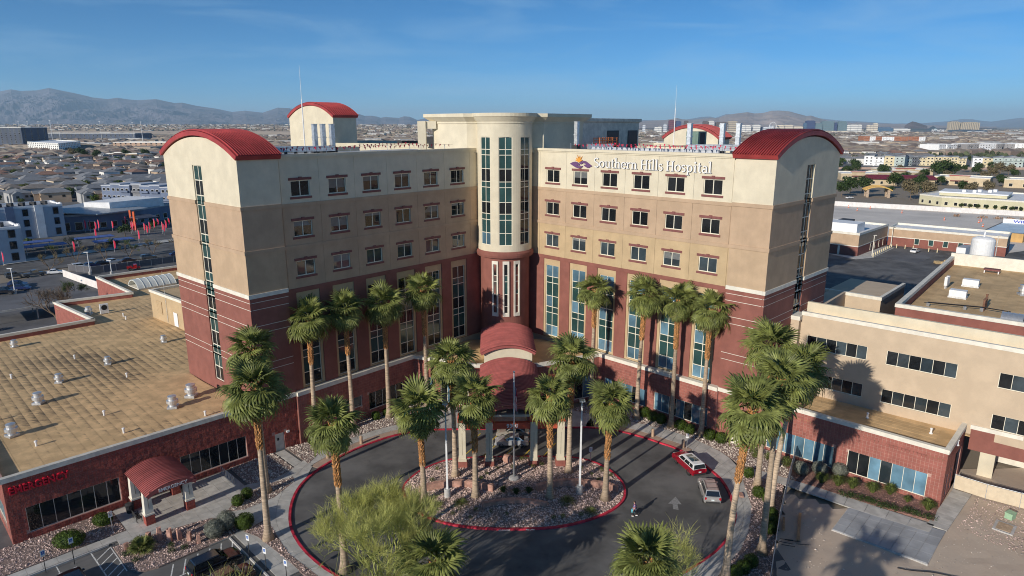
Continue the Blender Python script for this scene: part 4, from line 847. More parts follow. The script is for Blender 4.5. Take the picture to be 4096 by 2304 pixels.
# ---------------- gravel beds
def gbed(poly,z,mat=None,mound=0.): return sheet_('gravel_bed',poly,z,mat or gravelm)
def scatter(poly,dens,r0,r1,z,mat,seed=1,hf=None,name='gravel'):
    rg=random.Random(seed); xs=[p[0] for p in poly]; ys=[p[1] for p in poly]; ar=(max(xs)-min(xs))*(max(ys)-min(ys)); mb=MB()
    for _ in range(int(ar*dens)):
        x_,y_=rg.uniform(min(xs),max(xs)),rg.uniform(min(ys),max(ys))
        if not inside((x_,y_),poly): continue
        r_=rg.uniform(r0,r1)*(1.7 if rg.random()<.06 else 1); zz=(hf(x_,y_) if hf else z)
        a=rg.uniform(0,6.28); ca,sa=math.cos(a)*r_,math.sin(a)*r_; k=rg.uniform(.6,1); h=r_*rg.uniform(.5,.95); jx,jy=rg.uniform(-.4,.4)*r_,rg.uniform(-.4,.4)*r_
        mb.add([(x_+ca,y_+sa,zz),(x_-sa*k,y_+ca*k,zz),(x_-ca,y_-sa,zz),(x_+sa*k,y_-ca*k,zz),(x_+jx+ca*.35,y_+jy+sa*.35,zz+h),(x_+jx-ca*.35,y_+jy-sa*.35,zz+h*.9)],[(0,1,4),(1,5,4),(1,2,5),(2,3,5),(3,4,5),(3,0,4)])
    return mb.build(name,mat,None,kind='stuff')
P1g=[Exy(*q) for q in ((6.9,7.5),(11,8.1),(15.8,9.3),(17.9,11.5),(18.5,13.3),(15.6,14.0),(9.0,14.0),(7.5,13.5),(6.9,12.3))]
P2g=[Exy(*q) for q in ((-16,.02),(8.7,.02),(8.7,5.2),(-16,5.2))]
P3g=[Exy(*q) for q in ((21.7,.02),(27.3,.02),(27.3,5.6),(24.3,6.4),(21.7,5.4))]
P4g=[Exy(*q) for q in ((17.4,9.3),(19.5,7.4),(23,6.9),(26.2,7.4),(25.8,8.6),(22.5,10.2),(19,10.2))]
P5g=[Exy(*q) for q in ((17.2,14.2),(17.8,16),(18.1,21),(18.2,26),(19,26),(18.7,21),(18.9,19.5),(19.6,15.5),(19.9,13.6))]
P6g=[E(29.1,.02).xy,E(29.1,5.9).xy,Vector((-24.2,-30.6)),Vector((-19.1,-25.55)),Vector((-15.7,-23.5)),Vector((-12.4,-21.2)),Vector((-9.5,-19.5)),PM1+Vector((-2,1)),PL,W(-1,39.9,.03).xy]
for i,P in enumerate((P1g,P2g,P3g,P4g,P5g,P6g)):
    pl=[(p.x,p.y) for p in P]; gbed(pl,.17); scatter(pl,26 if i!=3 else 22,.05,.12,.165,rockm if i in (0,1,4) else rocklm,i+11)
PRb=[PR,W(1,39.9,.03).xy,W(1,44.9,NC+.03).xy,P0,Vector((34.2,-33.5)),Vector((33.6,-40.2)),Vector((30.9,-38.1)),Vector((28.3,-35.9)),Vector((27.5,-33.6)),Vector((25.7,-30.5)),Vector((22.8,-27.1)),Vector((17.8,-23.7)),Vector((12.4,-21.2)),Vector((9.5,-19.4))]
PRm=[(34.2,-33.5),(46.9,-46.25),(44.6,-49.0),(39.4,-45.4),(35.5,-41.9),(33.6,-40.2)]
PRf=[(27.7,-38.3),(30.3,-39.9),(31.7,-41.4),(23.4,-57.5),(19,-64),(14.2,-62),(19.9,-55.8),(22.3,-53.2),(24.1,-50.4),(26.2,-46),(27.2,-40.9)]
pl=[(p.x,p.y) for p in PRb]; gbed(pl,.17); scatter(pl,26,.05,.12,.165,rocklm,31); gbed(PRm,.17,mulchm); scatter(PRm,14,.03,.07,.165,M('mulch_rock',(.26,.15,.12),.95,.2,5,island=.4),32); gbed(PRf,.17); scatter(PRf,28,.05,.13,.165,rockm,33)
# path and patio on the right
ph=empty('garden_path',(0,0,0),kind='structure')
slabs(ph,[Vector(p) for p in ((28.0,-36.3),(30.9,-38.2),(35.5,-42.0),(39.4,-45.5),(44.2,-49.7))],[Vector(p) for p in ((27.2,-38.0),(30.2,-39.8),(34.2,-43.4),(37.6,-46.8),(42.8,-51.0))],10,.15,concrete)
slabs(ph,[Vector((36.9,-46.2)),Vector((44.7,-50.8+.0))],[Vector((33.1,-50.1)),Vector((39.4,-55.9))],8,.14,concrete2,4)
slabs(ph,[Vector((43.5,-49.5)),Vector((51.0,-42.7))],[Vector((44.8,-50.8)),Vector((52.3,-44.0))],9,.15,concrete,1)
sheet_('patio_bed',[(36.9,-46.1),(44.7,-50.7),(39.4,-56.0),(33.0,-50.1)],.08,curbgrey)
# dirt lot
mb=MB(); gx,gy=84,74
for j in range(gy+1):
    for i in range(gx+1):
        x_,y_=20+i*.95,-112+j*1.0; n_=noise.fractal(Vector((x_*.12,y_*.12,.3)),1.0,2.0,5); mb.v.append((x_,y_,-.03+.10*n_+.05*noise.noise(Vector((x_*.9,y_*.9,0)))))
mb.f=[(j*(gx+1)+i,j*(gx+1)+i+1,(j+1)*(gx+1)+i+1,(j+1)*(gx+1)+i) for j in range(gy) for i in range(gx)]
dpoly=[(18,-66),(22.6,-59),(31.2,-42.4),(36.6,-46.2),(60,-30),(105,-30),(105,-112),(27,-112),(27,-70)]
mb.f=[f for f in mb.f if inside((sum(mb.v[i][0] for i in f)/4,sum(mb.v[i][1] for i in f)/4),dpoly)]
mb.build('dirt_lot',dirtm,kind='structure')
scatter([(24.5,-58),(32,-43),(34,-51),(39.5,-56.3),(45,-51),(60,-60),(60,-75),(25,-75)],2.2,.03,.07,0.02,rocklm,41,name='loose_stones'); scatter([(46,-50.5),(52.6,-44.4),(60,-50),(56,-56),(50,-55)],12,.04,.10,0.04,rockm,42,name='loose_stones')
# ---------------- island
ISL=[(-12.8,-40.5),(-11.9,-43.5),(-10.1,-46),(-7.4,-47.8),(-4,-48.8),(0,-49.15),(4.2,-48.95),(7.8,-47.8),(10.6,-46.1),(12.5,-43.9),(13.2,-41.2),(12.9,-39.0),(11.9,-36.6),(10,-34.6),(7,-33.5),(0,-33.2),(-7,-33.5),(-10.4,-35.6),(-12.1,-38)]
ic=catmull(ISL,5,True); ic.append(ic[0]); 
def isl_h(x_,y_):
    d=math.hypot(x_/13.2,(y_+41.2)/8.1); return .15+.55*max(0,1-d*d)
curb('island_curb',ic,.30,.17,curbred,1)
inn=offset(ic,.3)[:-1]; mb=MB(); nr=8; cI=Vector((0,-41.2)); n=len(inn)
for r_ in range(nr+1):
    for p in inn:
        q=cI.lerp(p,max(.02,r_/nr)); mb.v.append((q.x,q.y,isl_h(q.x,q.y)-.02))
mb.f=[(r_*n+k,r_*n+(k+1)%n,(r_+1)*n+(k+1)%n,(r_+1)*n+k) for r_ in range(nr) for k in range(n)]+[tuple(range(n))]
mb.build('island_bed',gravelm,kind='structure')
scatter([(p.x,p.y) for p in offset(ic,.34)[:-1]],42,.05,.125,0,rockm,51,hf=lambda a,b:isl_h(a,b)-.02)
# painted words on the kerb
lt=empty('curb_lettering',(0,0,0),0,'white fire lane warning stencilled on the red island kerb','marking'); 
text('NO PARKING',.2,letterw,'word',lt,(-1.1,-49.16,.02),(math.pi/2,0,0),.003,.004); text('FIRE LANE',.2,letterw,'word',lt,(1.6,-49.15,.02),(math.pi/2,0,0),.003,.004)
# ---------------- painted markings
def line_(P,w,mat,name='painted_line',z=.005,kind='structure'):
    P=[Vector(p) for p in P]; a=offset(P,w/2); b=offset(P,-w/2); mb=MB(); n=len(P)
    mb.add([(p.x,p.y,z) for p in a]+[(p.x,p.y,z) for p in b],[(i,n+i,n+i+1,i+1) for i in range(n-1)]); return mb.build(name,mat,None,kind=kind)
for x_ in (-5.2,-2.6,0.1,2.6,5.2): line_([(x_-.9,-33.0),(x_+.9,-29.6)],.14,yellowp); line_([(x_-.1,-29.3),(x_+1.3,-26.4)],.14,yellowp)
MB().prism([(17.3,-44.55),(18.5,-43.15),(18.75,-44.75),(18.30,-44.68),(18.12,-45.8),(17.55,-45.65),(17.78,-44.6)],-.02,.005).build('painted_arrow',M('arrow_paint',(.20,.20,.20),.9,.2,6),None,kind='structure')
line_([Exy(5.1,6.8),Exy(5.2,14)],.12,linep); line_([Exy(6.75,7.0),Exy(6.75,12.3)],.1,linep); line_([Exy(2.2,6.8),Exy(2.2,13)],.1,linep)
for i in range(5): line_([Exy(5.15,7.6+i*1.15+.9),Exy(6.7,7.6+i*1.15-.5)],.12,linep)
for i in range(6): line_([Exy(9.2+i*1.15,16.5),Exy(10.2+i*1.15,14.35)],.12,linep)
line_([Exy(9.0,16.6),Exy(15.5,16.6)],.12,linep); line_([Exy(9.0,19.7),Exy(15.5,19.7)],.12,linep); line_([Exy(9,22.8),Exy(15.5,22.8)],.12,linep)
line_([Exy(13.2,19.75),Exy(15.5,22.6)],.1,linep)
# ================================================================ vegetation
def frond_mesh(seed,droop,young=False,R_=1.85,nseg=20,pet=1.3,mat=None):
    rg=random.Random(seed); mb=MB()
    # petiole along +x, arching
    def arcp(t): return Vector((pet*t,0,.16*math.sin(t*2.2)-droop*.22*t*t))
    mb.tube([arcp(0),arcp(.5),arcp(1)],[.04,.03,.02],3,False)
    o=arcp(1); base_dir=R(-4-30*droop)
    for i in range(nseg):
        a=-1.95+3.9*(i+.5)/nseg; da=3.9/nseg*.5
        rr=R_*(1-.16*abs(a)/1.95)*rg.uniform(.85,1.1)
        def pt(rad,ang,dz):
            x_=rad*math.cos(ang); y_=rad*math.sin(ang); z_=dz-.10*abs(math.sin(ang))*rad
            return (o.x+x_*math.cos(base_dir)-z_*math.sin(base_dir),o.y+y_,o.z+x_*math.sin(base_dir)+z_*math.cos(base_dir))
        r1=rr*.58; d1=-.05*droop*r1; tip=rr*(1.0); dd=(.10+.60*droop)*rg.uniform(.5,1.5)
        fold=.07
        v=[o,pt(r1,a-da,d1),pt(r1,a,d1+fold),pt(r1,a+da,d1),pt(rr*.82,a-da*.5,d1-dd*.24),pt(rr*.82,a+da*.5,d1-dd*.24),pt(tip*.97,a+rg.uniform(-.03,.03),d1-dd*rr*.55)]
        mb.add(v,[(0,1,2),(0,2,3),(1,4,2),(2,4,5),(2,5,3),(4,6,5)])
        if rg.random()<.5: # dry thread hanging from the tip
            t_=v[-1]; mb.add([t_,(t_[0]+.03,t_[1],t_[2]),(t_[0]+.02,t_[1]+.01,t_[2]-rg.uniform(.15,.45))],[(0,1,2)])
    return mb.mesh('frond',mat or palmleaf)
DROOP=(.05,.2,.4,.62,.85,1.1)
FR=[frond_mesh(i,d,mat=palmleaf) for i,d in enumerate(DROOP)]; FY=[frond_mesh(20+i,d,mat=palmleaf2) for i,d in enumerate(DROOP)]
FDRY=frond_mesh(9,1.5,mat=palmdead)
def trunk_mesh(h,seed,boot=2.4,r0=.36,r1=.20):
    rg=random.Random(seed); pts=[];rad=[]
    for i in range(15):
        t=i/14; z_=h*t; r_=r1+(r0-r1)*(1-t)**1.4+.26*math.exp(-z_/.45); pts.append((0,0,z_)); rad.append(r_*(1+rg.uniform(-.02,.02)))
    return pts,rad
def palm(name,x,y,hc,label,group,seed,scale=1.0,lean=(0,0),z0=0.1,cr=1.0,nf=32,boot=6.0):
    rg=random.Random(seed); h=hc+.35; root=empty(name,(x,y,z0),rg.uniform(0,6.28),label,'palm tree',group)
    lx,ly=lean
    ca,sa=math.cos(-root.rotation_euler.z),math.sin(-root.rotation_euler.z); lx,ly=lx*ca-ly*sa,lx*sa+ly*ca
    def ax(z_): t=z_/h; return Vector((lx*t*t,ly*t*t,z_))
    pts,rad=trunk_mesh(h,seed); MB().tube([ax(p[2]) for p in pts],rad,12).build('trunk',bark,root,smooth=True)
    # ring of old leaf bases under the crown
    mb=MB(); zb=h-boot
    for i in range(int(46*boot)):
        z_=zb+boot*(i/(46*boot)); a=i*2.399+rg.uniform(-.2,.2); c=ax(z_); r_=.21; w=.10; d=Vector((math.cos(a),math.sin(a),0)); t=Vector((-d.y,d.x,0)); l=rg.uniform(.16,.30)
        b=c+d*r_; e=b+d*l*.55+Vector((0,0,l)); mb.add([b-t*w,b+t*w,b+d*.06-Vector((0,0,.14)),e-t*w*.6,e+t*w*.6,e+d*.05],[(0,2,5,3),(2,1,4,5),(1,0,3,4),(3,5,4)])
    mb.build('leaf_bases',boots,root)
    top=ax(h)
    for i in range(nf):
        t=(i+.5)/nf; el=R(84-136*t**.85+rg.uniform(-13,13)); az=i*2.399963+rg.uniform(-.25,.25)
        k=0 if t<.12 else 1 if t<.28 else 2 if t<.5 else 3 if t<.7 else 4 if t<.87 else 5
        s_=scale*1.10*rg.uniform(.82,1.12)*(.8 if t<.1 else 1)*(1.0 if t<.8 else .95)
        obj('frond',(FY if rg.random()<.38 else FR)[k],root,top-Vector((0,0,.5*t)),rot=(rg.uniform(-.35,.35),-el,az),scale=s_)
    for i in range((2,4,7)[seed%3]): obj('frond',FDRY,root,top-Vector((0,0,.75)),rot=(rg.uniform(-.4,.4),R(58+rg.uniform(-8,15)),rg.uniform(0,6.28)),scale=scale*rg.uniform(.7,.95))
    return root
GI='fan palms on the oval island'; GL='fan palms along the left wing'; GR='fan palms along the right wing'; GF='fan palms around the drive'
PALMS=[(-9.9,-43.9,11.2,'fan palm at the left end of the island',GI,.3),(-4.2,-43.3,12.0,'fan palm on the island left of the flagpole, in front of the second column',GI,.25),(-6.7,-38.5,14.6,'taller island fan palm standing at the left canopy column',GI,.2),
(4.1,-43.8,12.3,'fan palm on the island just right of the flagpole',GI,.25),(6.9,-38.0,14.7,'taller island fan palm standing at the right canopy column',GI,.2),(10.3,-44.0,11.6,'fan palm at the right end of the island',GI,.3),
(-25.9,-27.6,16.6,'fan palm nearest the left end tower beside the shaded wing',GL,0),(-21.6,-24.4,16.9,'dark-trunked fan palm, second from the left tower along the shaded wing',GL,0),(-17.1,-21.1,16.6,'fan palm third from the left tower, with a bright orange trunk foot',GL,0),(-12.0,-17.0,17.5,'tallest fan palm of the left wing row, nearest the rotunda',GL,0),
(-25.1,-50.0,16.1,'tall fan palm beside the emergency walkway, nearer of two overlapping',GF,0),(-28.2,-40.9,17.0,'tall fan palm just behind the emergency walkway palm',GF,0),(-16.3,-55.2,14.7,'fan palm with pale trunk rising in front of the green-twigged tree',GF,0),
(12.6,-17.6,17.6,'fan palm of the right wing row nearest the rotunda',GR,0),(18.4,-22.6,18.0,'fan palm second from the rotunda along the sunlit wing',GR,0),(22.6,-25.6,18.1,'fan palm third from the rotunda along the sunlit wing',GR,0),(26.0,-28.3,17.4,'fan palm of the right wing row nearest the right end tower',GR,0),
(19.3,-57.4,16.4,'fan palm at the kerb with the nearest thick trunk at right',GF,0),(28.6,-41.4,16.8,'tall fan palm behind the other palms by the garden path',GF,0),(24.1,-53.9,17.9,'dark-trunked fan palm between the kerb palm and the leaning one',GF,0),(27.9,-46.7,16.0,'fan palm leaning right, beside the chain link fence',GF,0)]
for i,(x_,y_,hc,lb,gp,zz) in enumerate(PALMS):
    ln={12:(-.3,.2),17:(1.2,.3),20:(1.9,.3),14:(.5,0),3:(-.2,0)}.get(i,(rnd.uniform(-.3,.3),rnd.uniform(-.3,.3)))
    rv=random.Random(500+i); palm('fan_palm',x_,y_,hc-zz,lb,gp,100+i,rv.uniform(.92,1.08),ln,z0=.1+zz,boot=rv.uniform(5.6,7.0),nf=rv.choice((26,29,32,35)))
palm('fan_palm',-7.2,-63.0,6.1,'fan palm crown at the bottom edge, left of centre',GF,131,.98,(0,0),boot=3)
palm('fan_palm',7.9,-72.5,12.7,'fan palm crown at the bottom edge in front of the twiggy tree',GF,132,.82,(0,0))
palm('fan_palm',5.5,-85.0,15.0,'fan palm below the frame whose crown shadow falls on the dirt lot',GF,133,1.0,(0,0),nf=28)
palm('fan_palm',-4.5,-87.0,14.5,'fan palm below the frame whose shadow crosses the right side of the drive',GF,134,1.0,(0,0),nf=28)
# ---------------- twiggy trees
def grow(rg,segs,tw,p,d,L,r,depth,spread,up,minr,tcount):
    n=3; q=p
    pts=[p]
    for i in range(n):
        d=(d+Vector((rg.uniform(-1,1),rg.uniform(-1,1),rg.uniform(-1,1)))*.16+Vector((0,0,up))).normalized(); q=q+d*L/n; pts.append(q)
    segs.append((pts,[r*(1-.3*i/n) for i in range(n+1)]))
    if depth==0:
        for _ in range(tcount):
            a=pts[rg.randrange(1,n+1)]; e=(d+Vector((rg.uniform(-1,1),rg.uniform(-1,1),rg.uniform(-.7,1)))*.9).normalized(); tw.append((a,e,L*rg.uniform(.6,1.7)))
        return
    for k in range(rg.choice((2,3,3))):
        ax=Vector((rg.uniform(-1,1),rg.uniform(-1,1),rg.uniform(-.6,.8))).normalized(); nd=(d+ax*spread).normalized(); st_=pts[-1] if k<2 else pts[2]
        grow(rg,segs,tw,st_,nd,L*rg.uniform(.72,.86),r*.66,depth-1,spread,up,minr,tcount)
def twig_tree(name,x,y,h,label,seed,depth,bm_,tm_,spread=.62,up=.05,tcount=8,stems=3,group=None,tw_w=.012,leaf=0,leafm=None,z0=0.1,r0=.16,cat='tree',low=0):
    rg=random.Random(seed); root=empty(name,(x,y,z0),0,label,cat,group); segs=[];tw=[]
    for k in range(stems):
        a=6.28*k/stems+rg.uniform(-.4,.4); o_=.55 if k%2==0 or not low else low; grow(rg,segs,tw,Vector((math.cos(a)*.12,math.sin(a)*.12,0)),Vector((math.cos(a)*o_,math.sin(a)*o_,1)).normalized(),h*(.27 if o_<.6 else .2),r0,depth if o_<.6 else depth-1,spread,up,.01,tcount)
    mb=MB()
    for pts,rad in segs: mb.tube(pts,rad,5 if rad[0]>.05 else 3,False)
    mb.build('trunk',bm_,root)
    mb=MB()
    for a,e,L in tw:
        s_=e.cross(Vector((rg.uniform(-1,1),rg.uniform(-1,1),rg.uniform(-1,1)))).normalized()*tw_w; m=a+e*L*.55+Vector((0,0,.06*L)); t=a+e*L+Vector((rg.uniform(-.1,.1),rg.uniform(-.1,.1),rg.uniform(-.1,.1)))
        mb.add([a-s_,a+s_,m+s_*.8,m-s_*.8,t],[(0,1,2,3),(3,2,4)])
        for _ in range(leaf):
            c=a+e*L*rg.uniform(.3,1)+Vector((rg.uniform(-1,1),rg.uniform(-1,1),rg.uniform(-1,1)))*.12; u=Vector((rg.uniform(-1,1),rg.uniform(-1,1),rg.uniform(-1,1))).normalized()*.07; w=u.cross(Vector((rg.uniform(-1,1),rg.uniform(-1,1),1))).normalized()*.05; mb.add([c-u,c+w,c+u,c-w],[(0,1,2,3)])
    mb.build('crown',leafm or tm_,root); return root
twig_tree('palo_verde_tree',-12.2,-59.0,10.8,'big yellow-green leafless twiggy tree at the left of the drive bottom',21,6,pvbark,pvtwig,.52,.085,13,8,tw_w=.009,r0=.12,low=1.7)
twig_tree('palo_verde_tree',11.8,-63.5,8.6,'smaller yellow-green twiggy tree behind the bottom right palm crown',22,5,pvbark,pvtwig,.55,.07,9,6,tw_w=.009,r0=.11,low=1.5)
twig_tree('palo_verde_tree',-17.5,-73.5,12,'twiggy tree below the frame that throws branch shadows over the asphalt',23,5,pvbark,pvtwig,.6,.06,4,4,tw_w=.012,r0=.16)
# ---------------- shrubs
def leaf_cloud(mb,c,r,n,size,rg,shell=.55,flat=0.,box=0.):
    for _ in range(n):
        while True:
            v=Vector((rg.uniform(-1,1),rg.uniform(-1,1),rg.uniform(-1,1)))
            l=v.length if not box else max(abs(v.x),abs(v.y),abs(v.z))*box+v.length*(1-box)
            if shell<l<1: break
        p=Vector((c[0]+v.x*r[0],c[1]+v.y*r[1],c[2]+v.z*r[2])); nn=(v.normalized()+Vector((rg.uniform(-1,1),rg.uniform(-1,1),rg.uniform(-1,1)))*.8).normalized()
        u=nn.cross(Vector((rg.uniform(-1,1),rg.uniform(-1,1),rg.uniform(-1,1)))).normalized()*size*rg.uniform(.6,1.3); w=nn.cross(u).normalized()*size*rg.uniform(.4,.8)
        mb.add([p-u,p+w,p+u,p-w],[(0,1,2,3)])
def shrub_mesh(key,r,n,size,mat,box=0.,core=True,seed=1,mcore=None):
    def mk():
        rg=random.Random(seed); mb=MB(); leaf_cloud(mb,(0,0,r[2]*.95),r,n,size,rg,.82 if core else .3,box=box); return mb.mesh('foliage',mat)
    def mkc(): return MB().ball((0,0,r[2]*.92),tuple(v*.82 for v in r),2,.06).mesh('inner_core',mcore or mat)  # solid inner core closing the gaps, darker than the leaves on hedges
    return cached(('sh',key),mk),(cached(('shc',key),mkc) if core else None)
def shrub(x,y,key,r,n,size,mat,label,group=None,box=0.,core=True,sc=1.,z=.16,name='shrub',cat='shrub'):
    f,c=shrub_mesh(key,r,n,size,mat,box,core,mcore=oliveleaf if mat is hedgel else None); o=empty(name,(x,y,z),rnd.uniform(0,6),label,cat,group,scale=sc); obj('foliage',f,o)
    if c: obj('inner_core',c,o)
    return o
gs='clipped green shrubs beside the right wing'
for i,((x_,y_),l_) in enumerate(zip(((19.7,-21.9),(20.5,-23.3),(21.5,-24.3),(23.7,-26.3),(24.6,-27.6),(26.8,-29.4),(28.0,-30.4)),('first from the entrance','second from the entrance','third from the entrance','left one of the pair between two palm trunks','right one of the pair between two palm trunks','left of the pair by the side door','right of the pair by the side door'))):
    shrub(x_,y_,'cube',(.72,.72,.72),1500,.07,hedgel,'clipped shrub under right wing windows, '+l_,gs,.5)
for (x_,y_,l_) in ((-30.5,-43.6,'larger of two clipped shrubs beside the emergency walkway gravel'),(-30.0,-42.1,'smaller of two clipped shrubs beside the emergency walkway gravel'),(-26.0,-29.0,'rounded shrub at the foot of the left tower'),(-18.9,-21.7,'rounded shrub left of the orange palm foot'),(-17.5,-20.6,'clipped shrub right of the orange palm foot')):
    shrub(x_,y_,'cube2',(.62,.62,.6),1300,.07,hedgel,l_,'clipped shrubs at left',.35)
shrub(-28.2,-47.9,'bigcube',(.85,.85,.78),2400,.07,hedgel,'bright green barrel-clipped shrub next to the silver bush',None,.55)
shrub(-30.7,-49.4,'silver',(1.15,1.0,.95),3200,.06,silverl,'big silver-grey rounded bush in the stone planter',None,.1); shrub(-29.9,-48.3,'silver2',(1.0,.95,1.15),2800,.06,silverl,'taller silver-grey bush merging with the bigger one')
shrub(-44.6,-50.5,'mound',(1.5,1.15,.8),3000,.07,hedgel,'wide mounded green shrub behind the parking sign',None,.1); shrub(-43.3,-46.9,'mound2',(1.0,.85,.66),2000,.07,hedgel,'smaller mounded green shrub by the emergency walkway',None,.1)
for i,(x_,y_) in enumerate(((28.3,-39.3),(27.8,-43.6),(28.4,-44.9),(27.5,-48.0),(27.0,-49.3),(21.2,-56.7),(22.3,-55.8),(20.2,-57.4),(26.3,-50.6))): shrub(x_,y_,'cube',None,0,0,hedgel,'clipped dark shrub in the right gravel strip, '+('by the garden path','beside the tilted palm foot','just behind the tilted palm foot','in the shade of the palm trunks','next in the shaded line','nearest the bottom edge','second from the bottom edge','at the very bottom beside the kerb palm','last of the shaded line by the fence')[i],'clipped shrubs in the gravel strip',sc=.85)
for i,(x_,y_) in enumerate(((34.8,-38.9),(37.1,-39.0),(39.3,-39.4))): shrub(x_,y_,'silver3',(.95,.9,.85),1900,.06,silverl,('leftmost','middle','rightmost')[i]+' grey-leaved bush against the right block wall','grey bushes by the right block wall')
for i,(x_,y_) in enumerate(((33.9,-37.0),(32.4,-35.5),(31.0,-34.6))): shrub(x_,y_,'olive',(.65,.65,.7),900,.06,grassl,('right','middle','left')[i]+' light green bush between fence and palms','light green bushes by the fence',core=False)
def grass_mesh(key,r,h,n,mat,w=.018):
    def mk():
        rg=random.Random(len(key)); mb=MB()
        for _ in range(n):
            a=rg.uniform(0,6.28); o_=rg.uniform(0,.2)*r; l=rg.uniform(.55,1)*h; out=r*rg.uniform(.25,1); d=Vector((math.cos(a),math.sin(a),0)); s_=Vector((-d.y,d.x,0))*w
            b=d*o_; m=d*(o_+out*.5)+Vector((0,0,l)); t=d*(o_+out)+Vector((0,0,l*rg.uniform(.55,1.1))); mb.add([b-s_,b+s_,m+s_,m-s_,t],[(0,1,2,3),(3,2,4)])
        return mb.mesh('blades',mat)
    return cached(('gr',key),mk)
def grass_plant(x,y,key,r,h,n,mat,label,group,name='grass_clump',w=.018,z=.16,sc=1.,cat='plant'):
    o=empty(name,(x,y,z),rnd.uniform(0,6),label,cat,group,scale=sc); obj('blades',grass_mesh(key,r,h,n,mat,w),o); return o
fg=['first','second','third','fourth','fifth','small sixth','large last']
for i,(x_,y_) in enumerate(((36.4,-40.9),(38.0,-41.6),(39.4,-42.2),(41.2,-43.2),(43.0,-43.6),(44.0,-45.3),(45.3,-46.9))): grass_plant(x_,y_,'fount',1.05,1.15,520,grassl,fg[i]+' spiky grass clump from the left along the right block wall','spiky grass clumps by the wall',sc=.6 if i==5 else 1.)
mb=MB(); rg=random.Random(8)
for i in range(60):
    t=i/59; leaf_cloud(mb,(37.6+6.9*t+rg.uniform(-.4,.4),-43.6-4.9*t+rg.uniform(-.4,.4),.35),(.5,.5,.35),70,.06,rg,.3)
mb.build('low_hedge',oliveleaf,None,label='long low dark green ground-cover hedge beside the concrete path',cat='hedge')
for i,(x_,y_) in enumerate(((-1.1,-42.7),(.35,-43.1),(1.8,-42.9))): grass_plant(x_,y_,'agave',.62,.7,130,oliveleaf,('left','middle','right')[i]+' dark agave rosette in the island centre','agaves on the island','agave',.035,isl_h(x_,y_)-.03)
# sago palms / low feathery palms
def sago_mesh():
    rg=random.Random(4); mb=MB()
    for i in range(22):
        a=i*2.4; el=R(62-48*i/22); d=Vector((math.cos(a)*math.cos(el),math.sin(a)*math.cos(el),math.sin(el))); L=1.05; prev=Vector((0,0,.15))
        s_=Vector((-math.sin(a),math.cos(a),0)); pts=[Vector((0,0,.15))+d*L*t+Vector((0,0,-.55*t*t)) for t in [k/8 for k in range(9)]]
        for k in range(1,9):
            p=pts[k]; w=.30*math.sin(math.pi*(k+1)/10.5); 
            for sg in (-1,1): mb.add([p,pts[k]-(pts[k]-pts[k-1])*.5,p+s_*sg*w+(pts[k]-pts[k-1])*.8+Vector((0,0,-.03))],[(0,1,2)])
    return mb.mesh('leaves',grassl)
sgm=sago_mesh()
for (x_,y_,l_,s_) in ((-5.8,-44.8,'feathery low palm in front of the left lamp post',1.15),(6.0,-44.7,'feathery low palm in front of the right lamp post',1.15),(8.3,-46.4,'feathery low palm near the right island kerb',1.0),(-8.4,-44.9,'feathery low palm near the left island kerb',1.0)):
    o=empty('low_palm',(x_,y_,isl_h(x_,y_)-.03),rnd.uniform(0,6),l_,'plant','feathery low palms on the island',scale=s_); obj('leaves',sgm,o); MB().lathe([(.12,0),(.12,.2),(.05,.25)],8).build('stump',treebrown,o)
for i,(x_,y_) in enumerate(((-1.7,-37.1),(.2,-37.0),(2.7,-36.9),(-3.0,-38.7),(-3.6,-39.6),(3.7,-36.3),(1.4,-34.5),(2.0,-34.2),(-9.4,-39.5),(-9.0,-36.6),(9.6,-38.5),(11.9,-38.7),(11.0,-37.4),(8.5,-37.1),(-4.1,-46.0),(-4.7,-47.2),(-.8,-46.8),(-2.5,-46.3),(4.2,-47.5),(5.2,-47.3),(-10.6,-39.2),(10.2,-40.0),(-6.6,-46.4),(7.2,-47.0))):
    shrub(x_,y_,'tiny',(.30,.30,.22),120,.05,grassl if i<14 else oliveleaf,'little green plant dotted among the pink island gravel','small island plants',core=False,z=isl_h(x_,y_)-.02,sc=rnd.uniform(.7,1.2),name='ground_plant',cat='plant')
fp=empty('young_fan_palm',(-36.9,-51.6,.17),.4,'low young fan palm without trunk in front of the standing stones','plant')
for i in range(20): obj('frond',FR[1 if i<10 else 2],fp,(0,0,.1),rot=(rnd.uniform(-.2,.2),-R(75-55*i/20),i*2.4),scale=.5)
for i,(x_,y_) in enumerate(((-38.2,-52.3),(-36.7,-53.3),(-33.9,-51.9),(-34.4,-51.0),(-32.9,-51.4))): shrub(x_,y_,'tiny2',(.42,.36,.25),220,.05,oliveleaf if i!=4 else grassl,('small dark groundcover at the planter tip','small dark groundcover nearest the kerb corner','small clump nearest the black car','low dark clump behind the bright tuft','bright green tuft in the stone planter')[i],core=False,name='ground_plant',cat='plant')
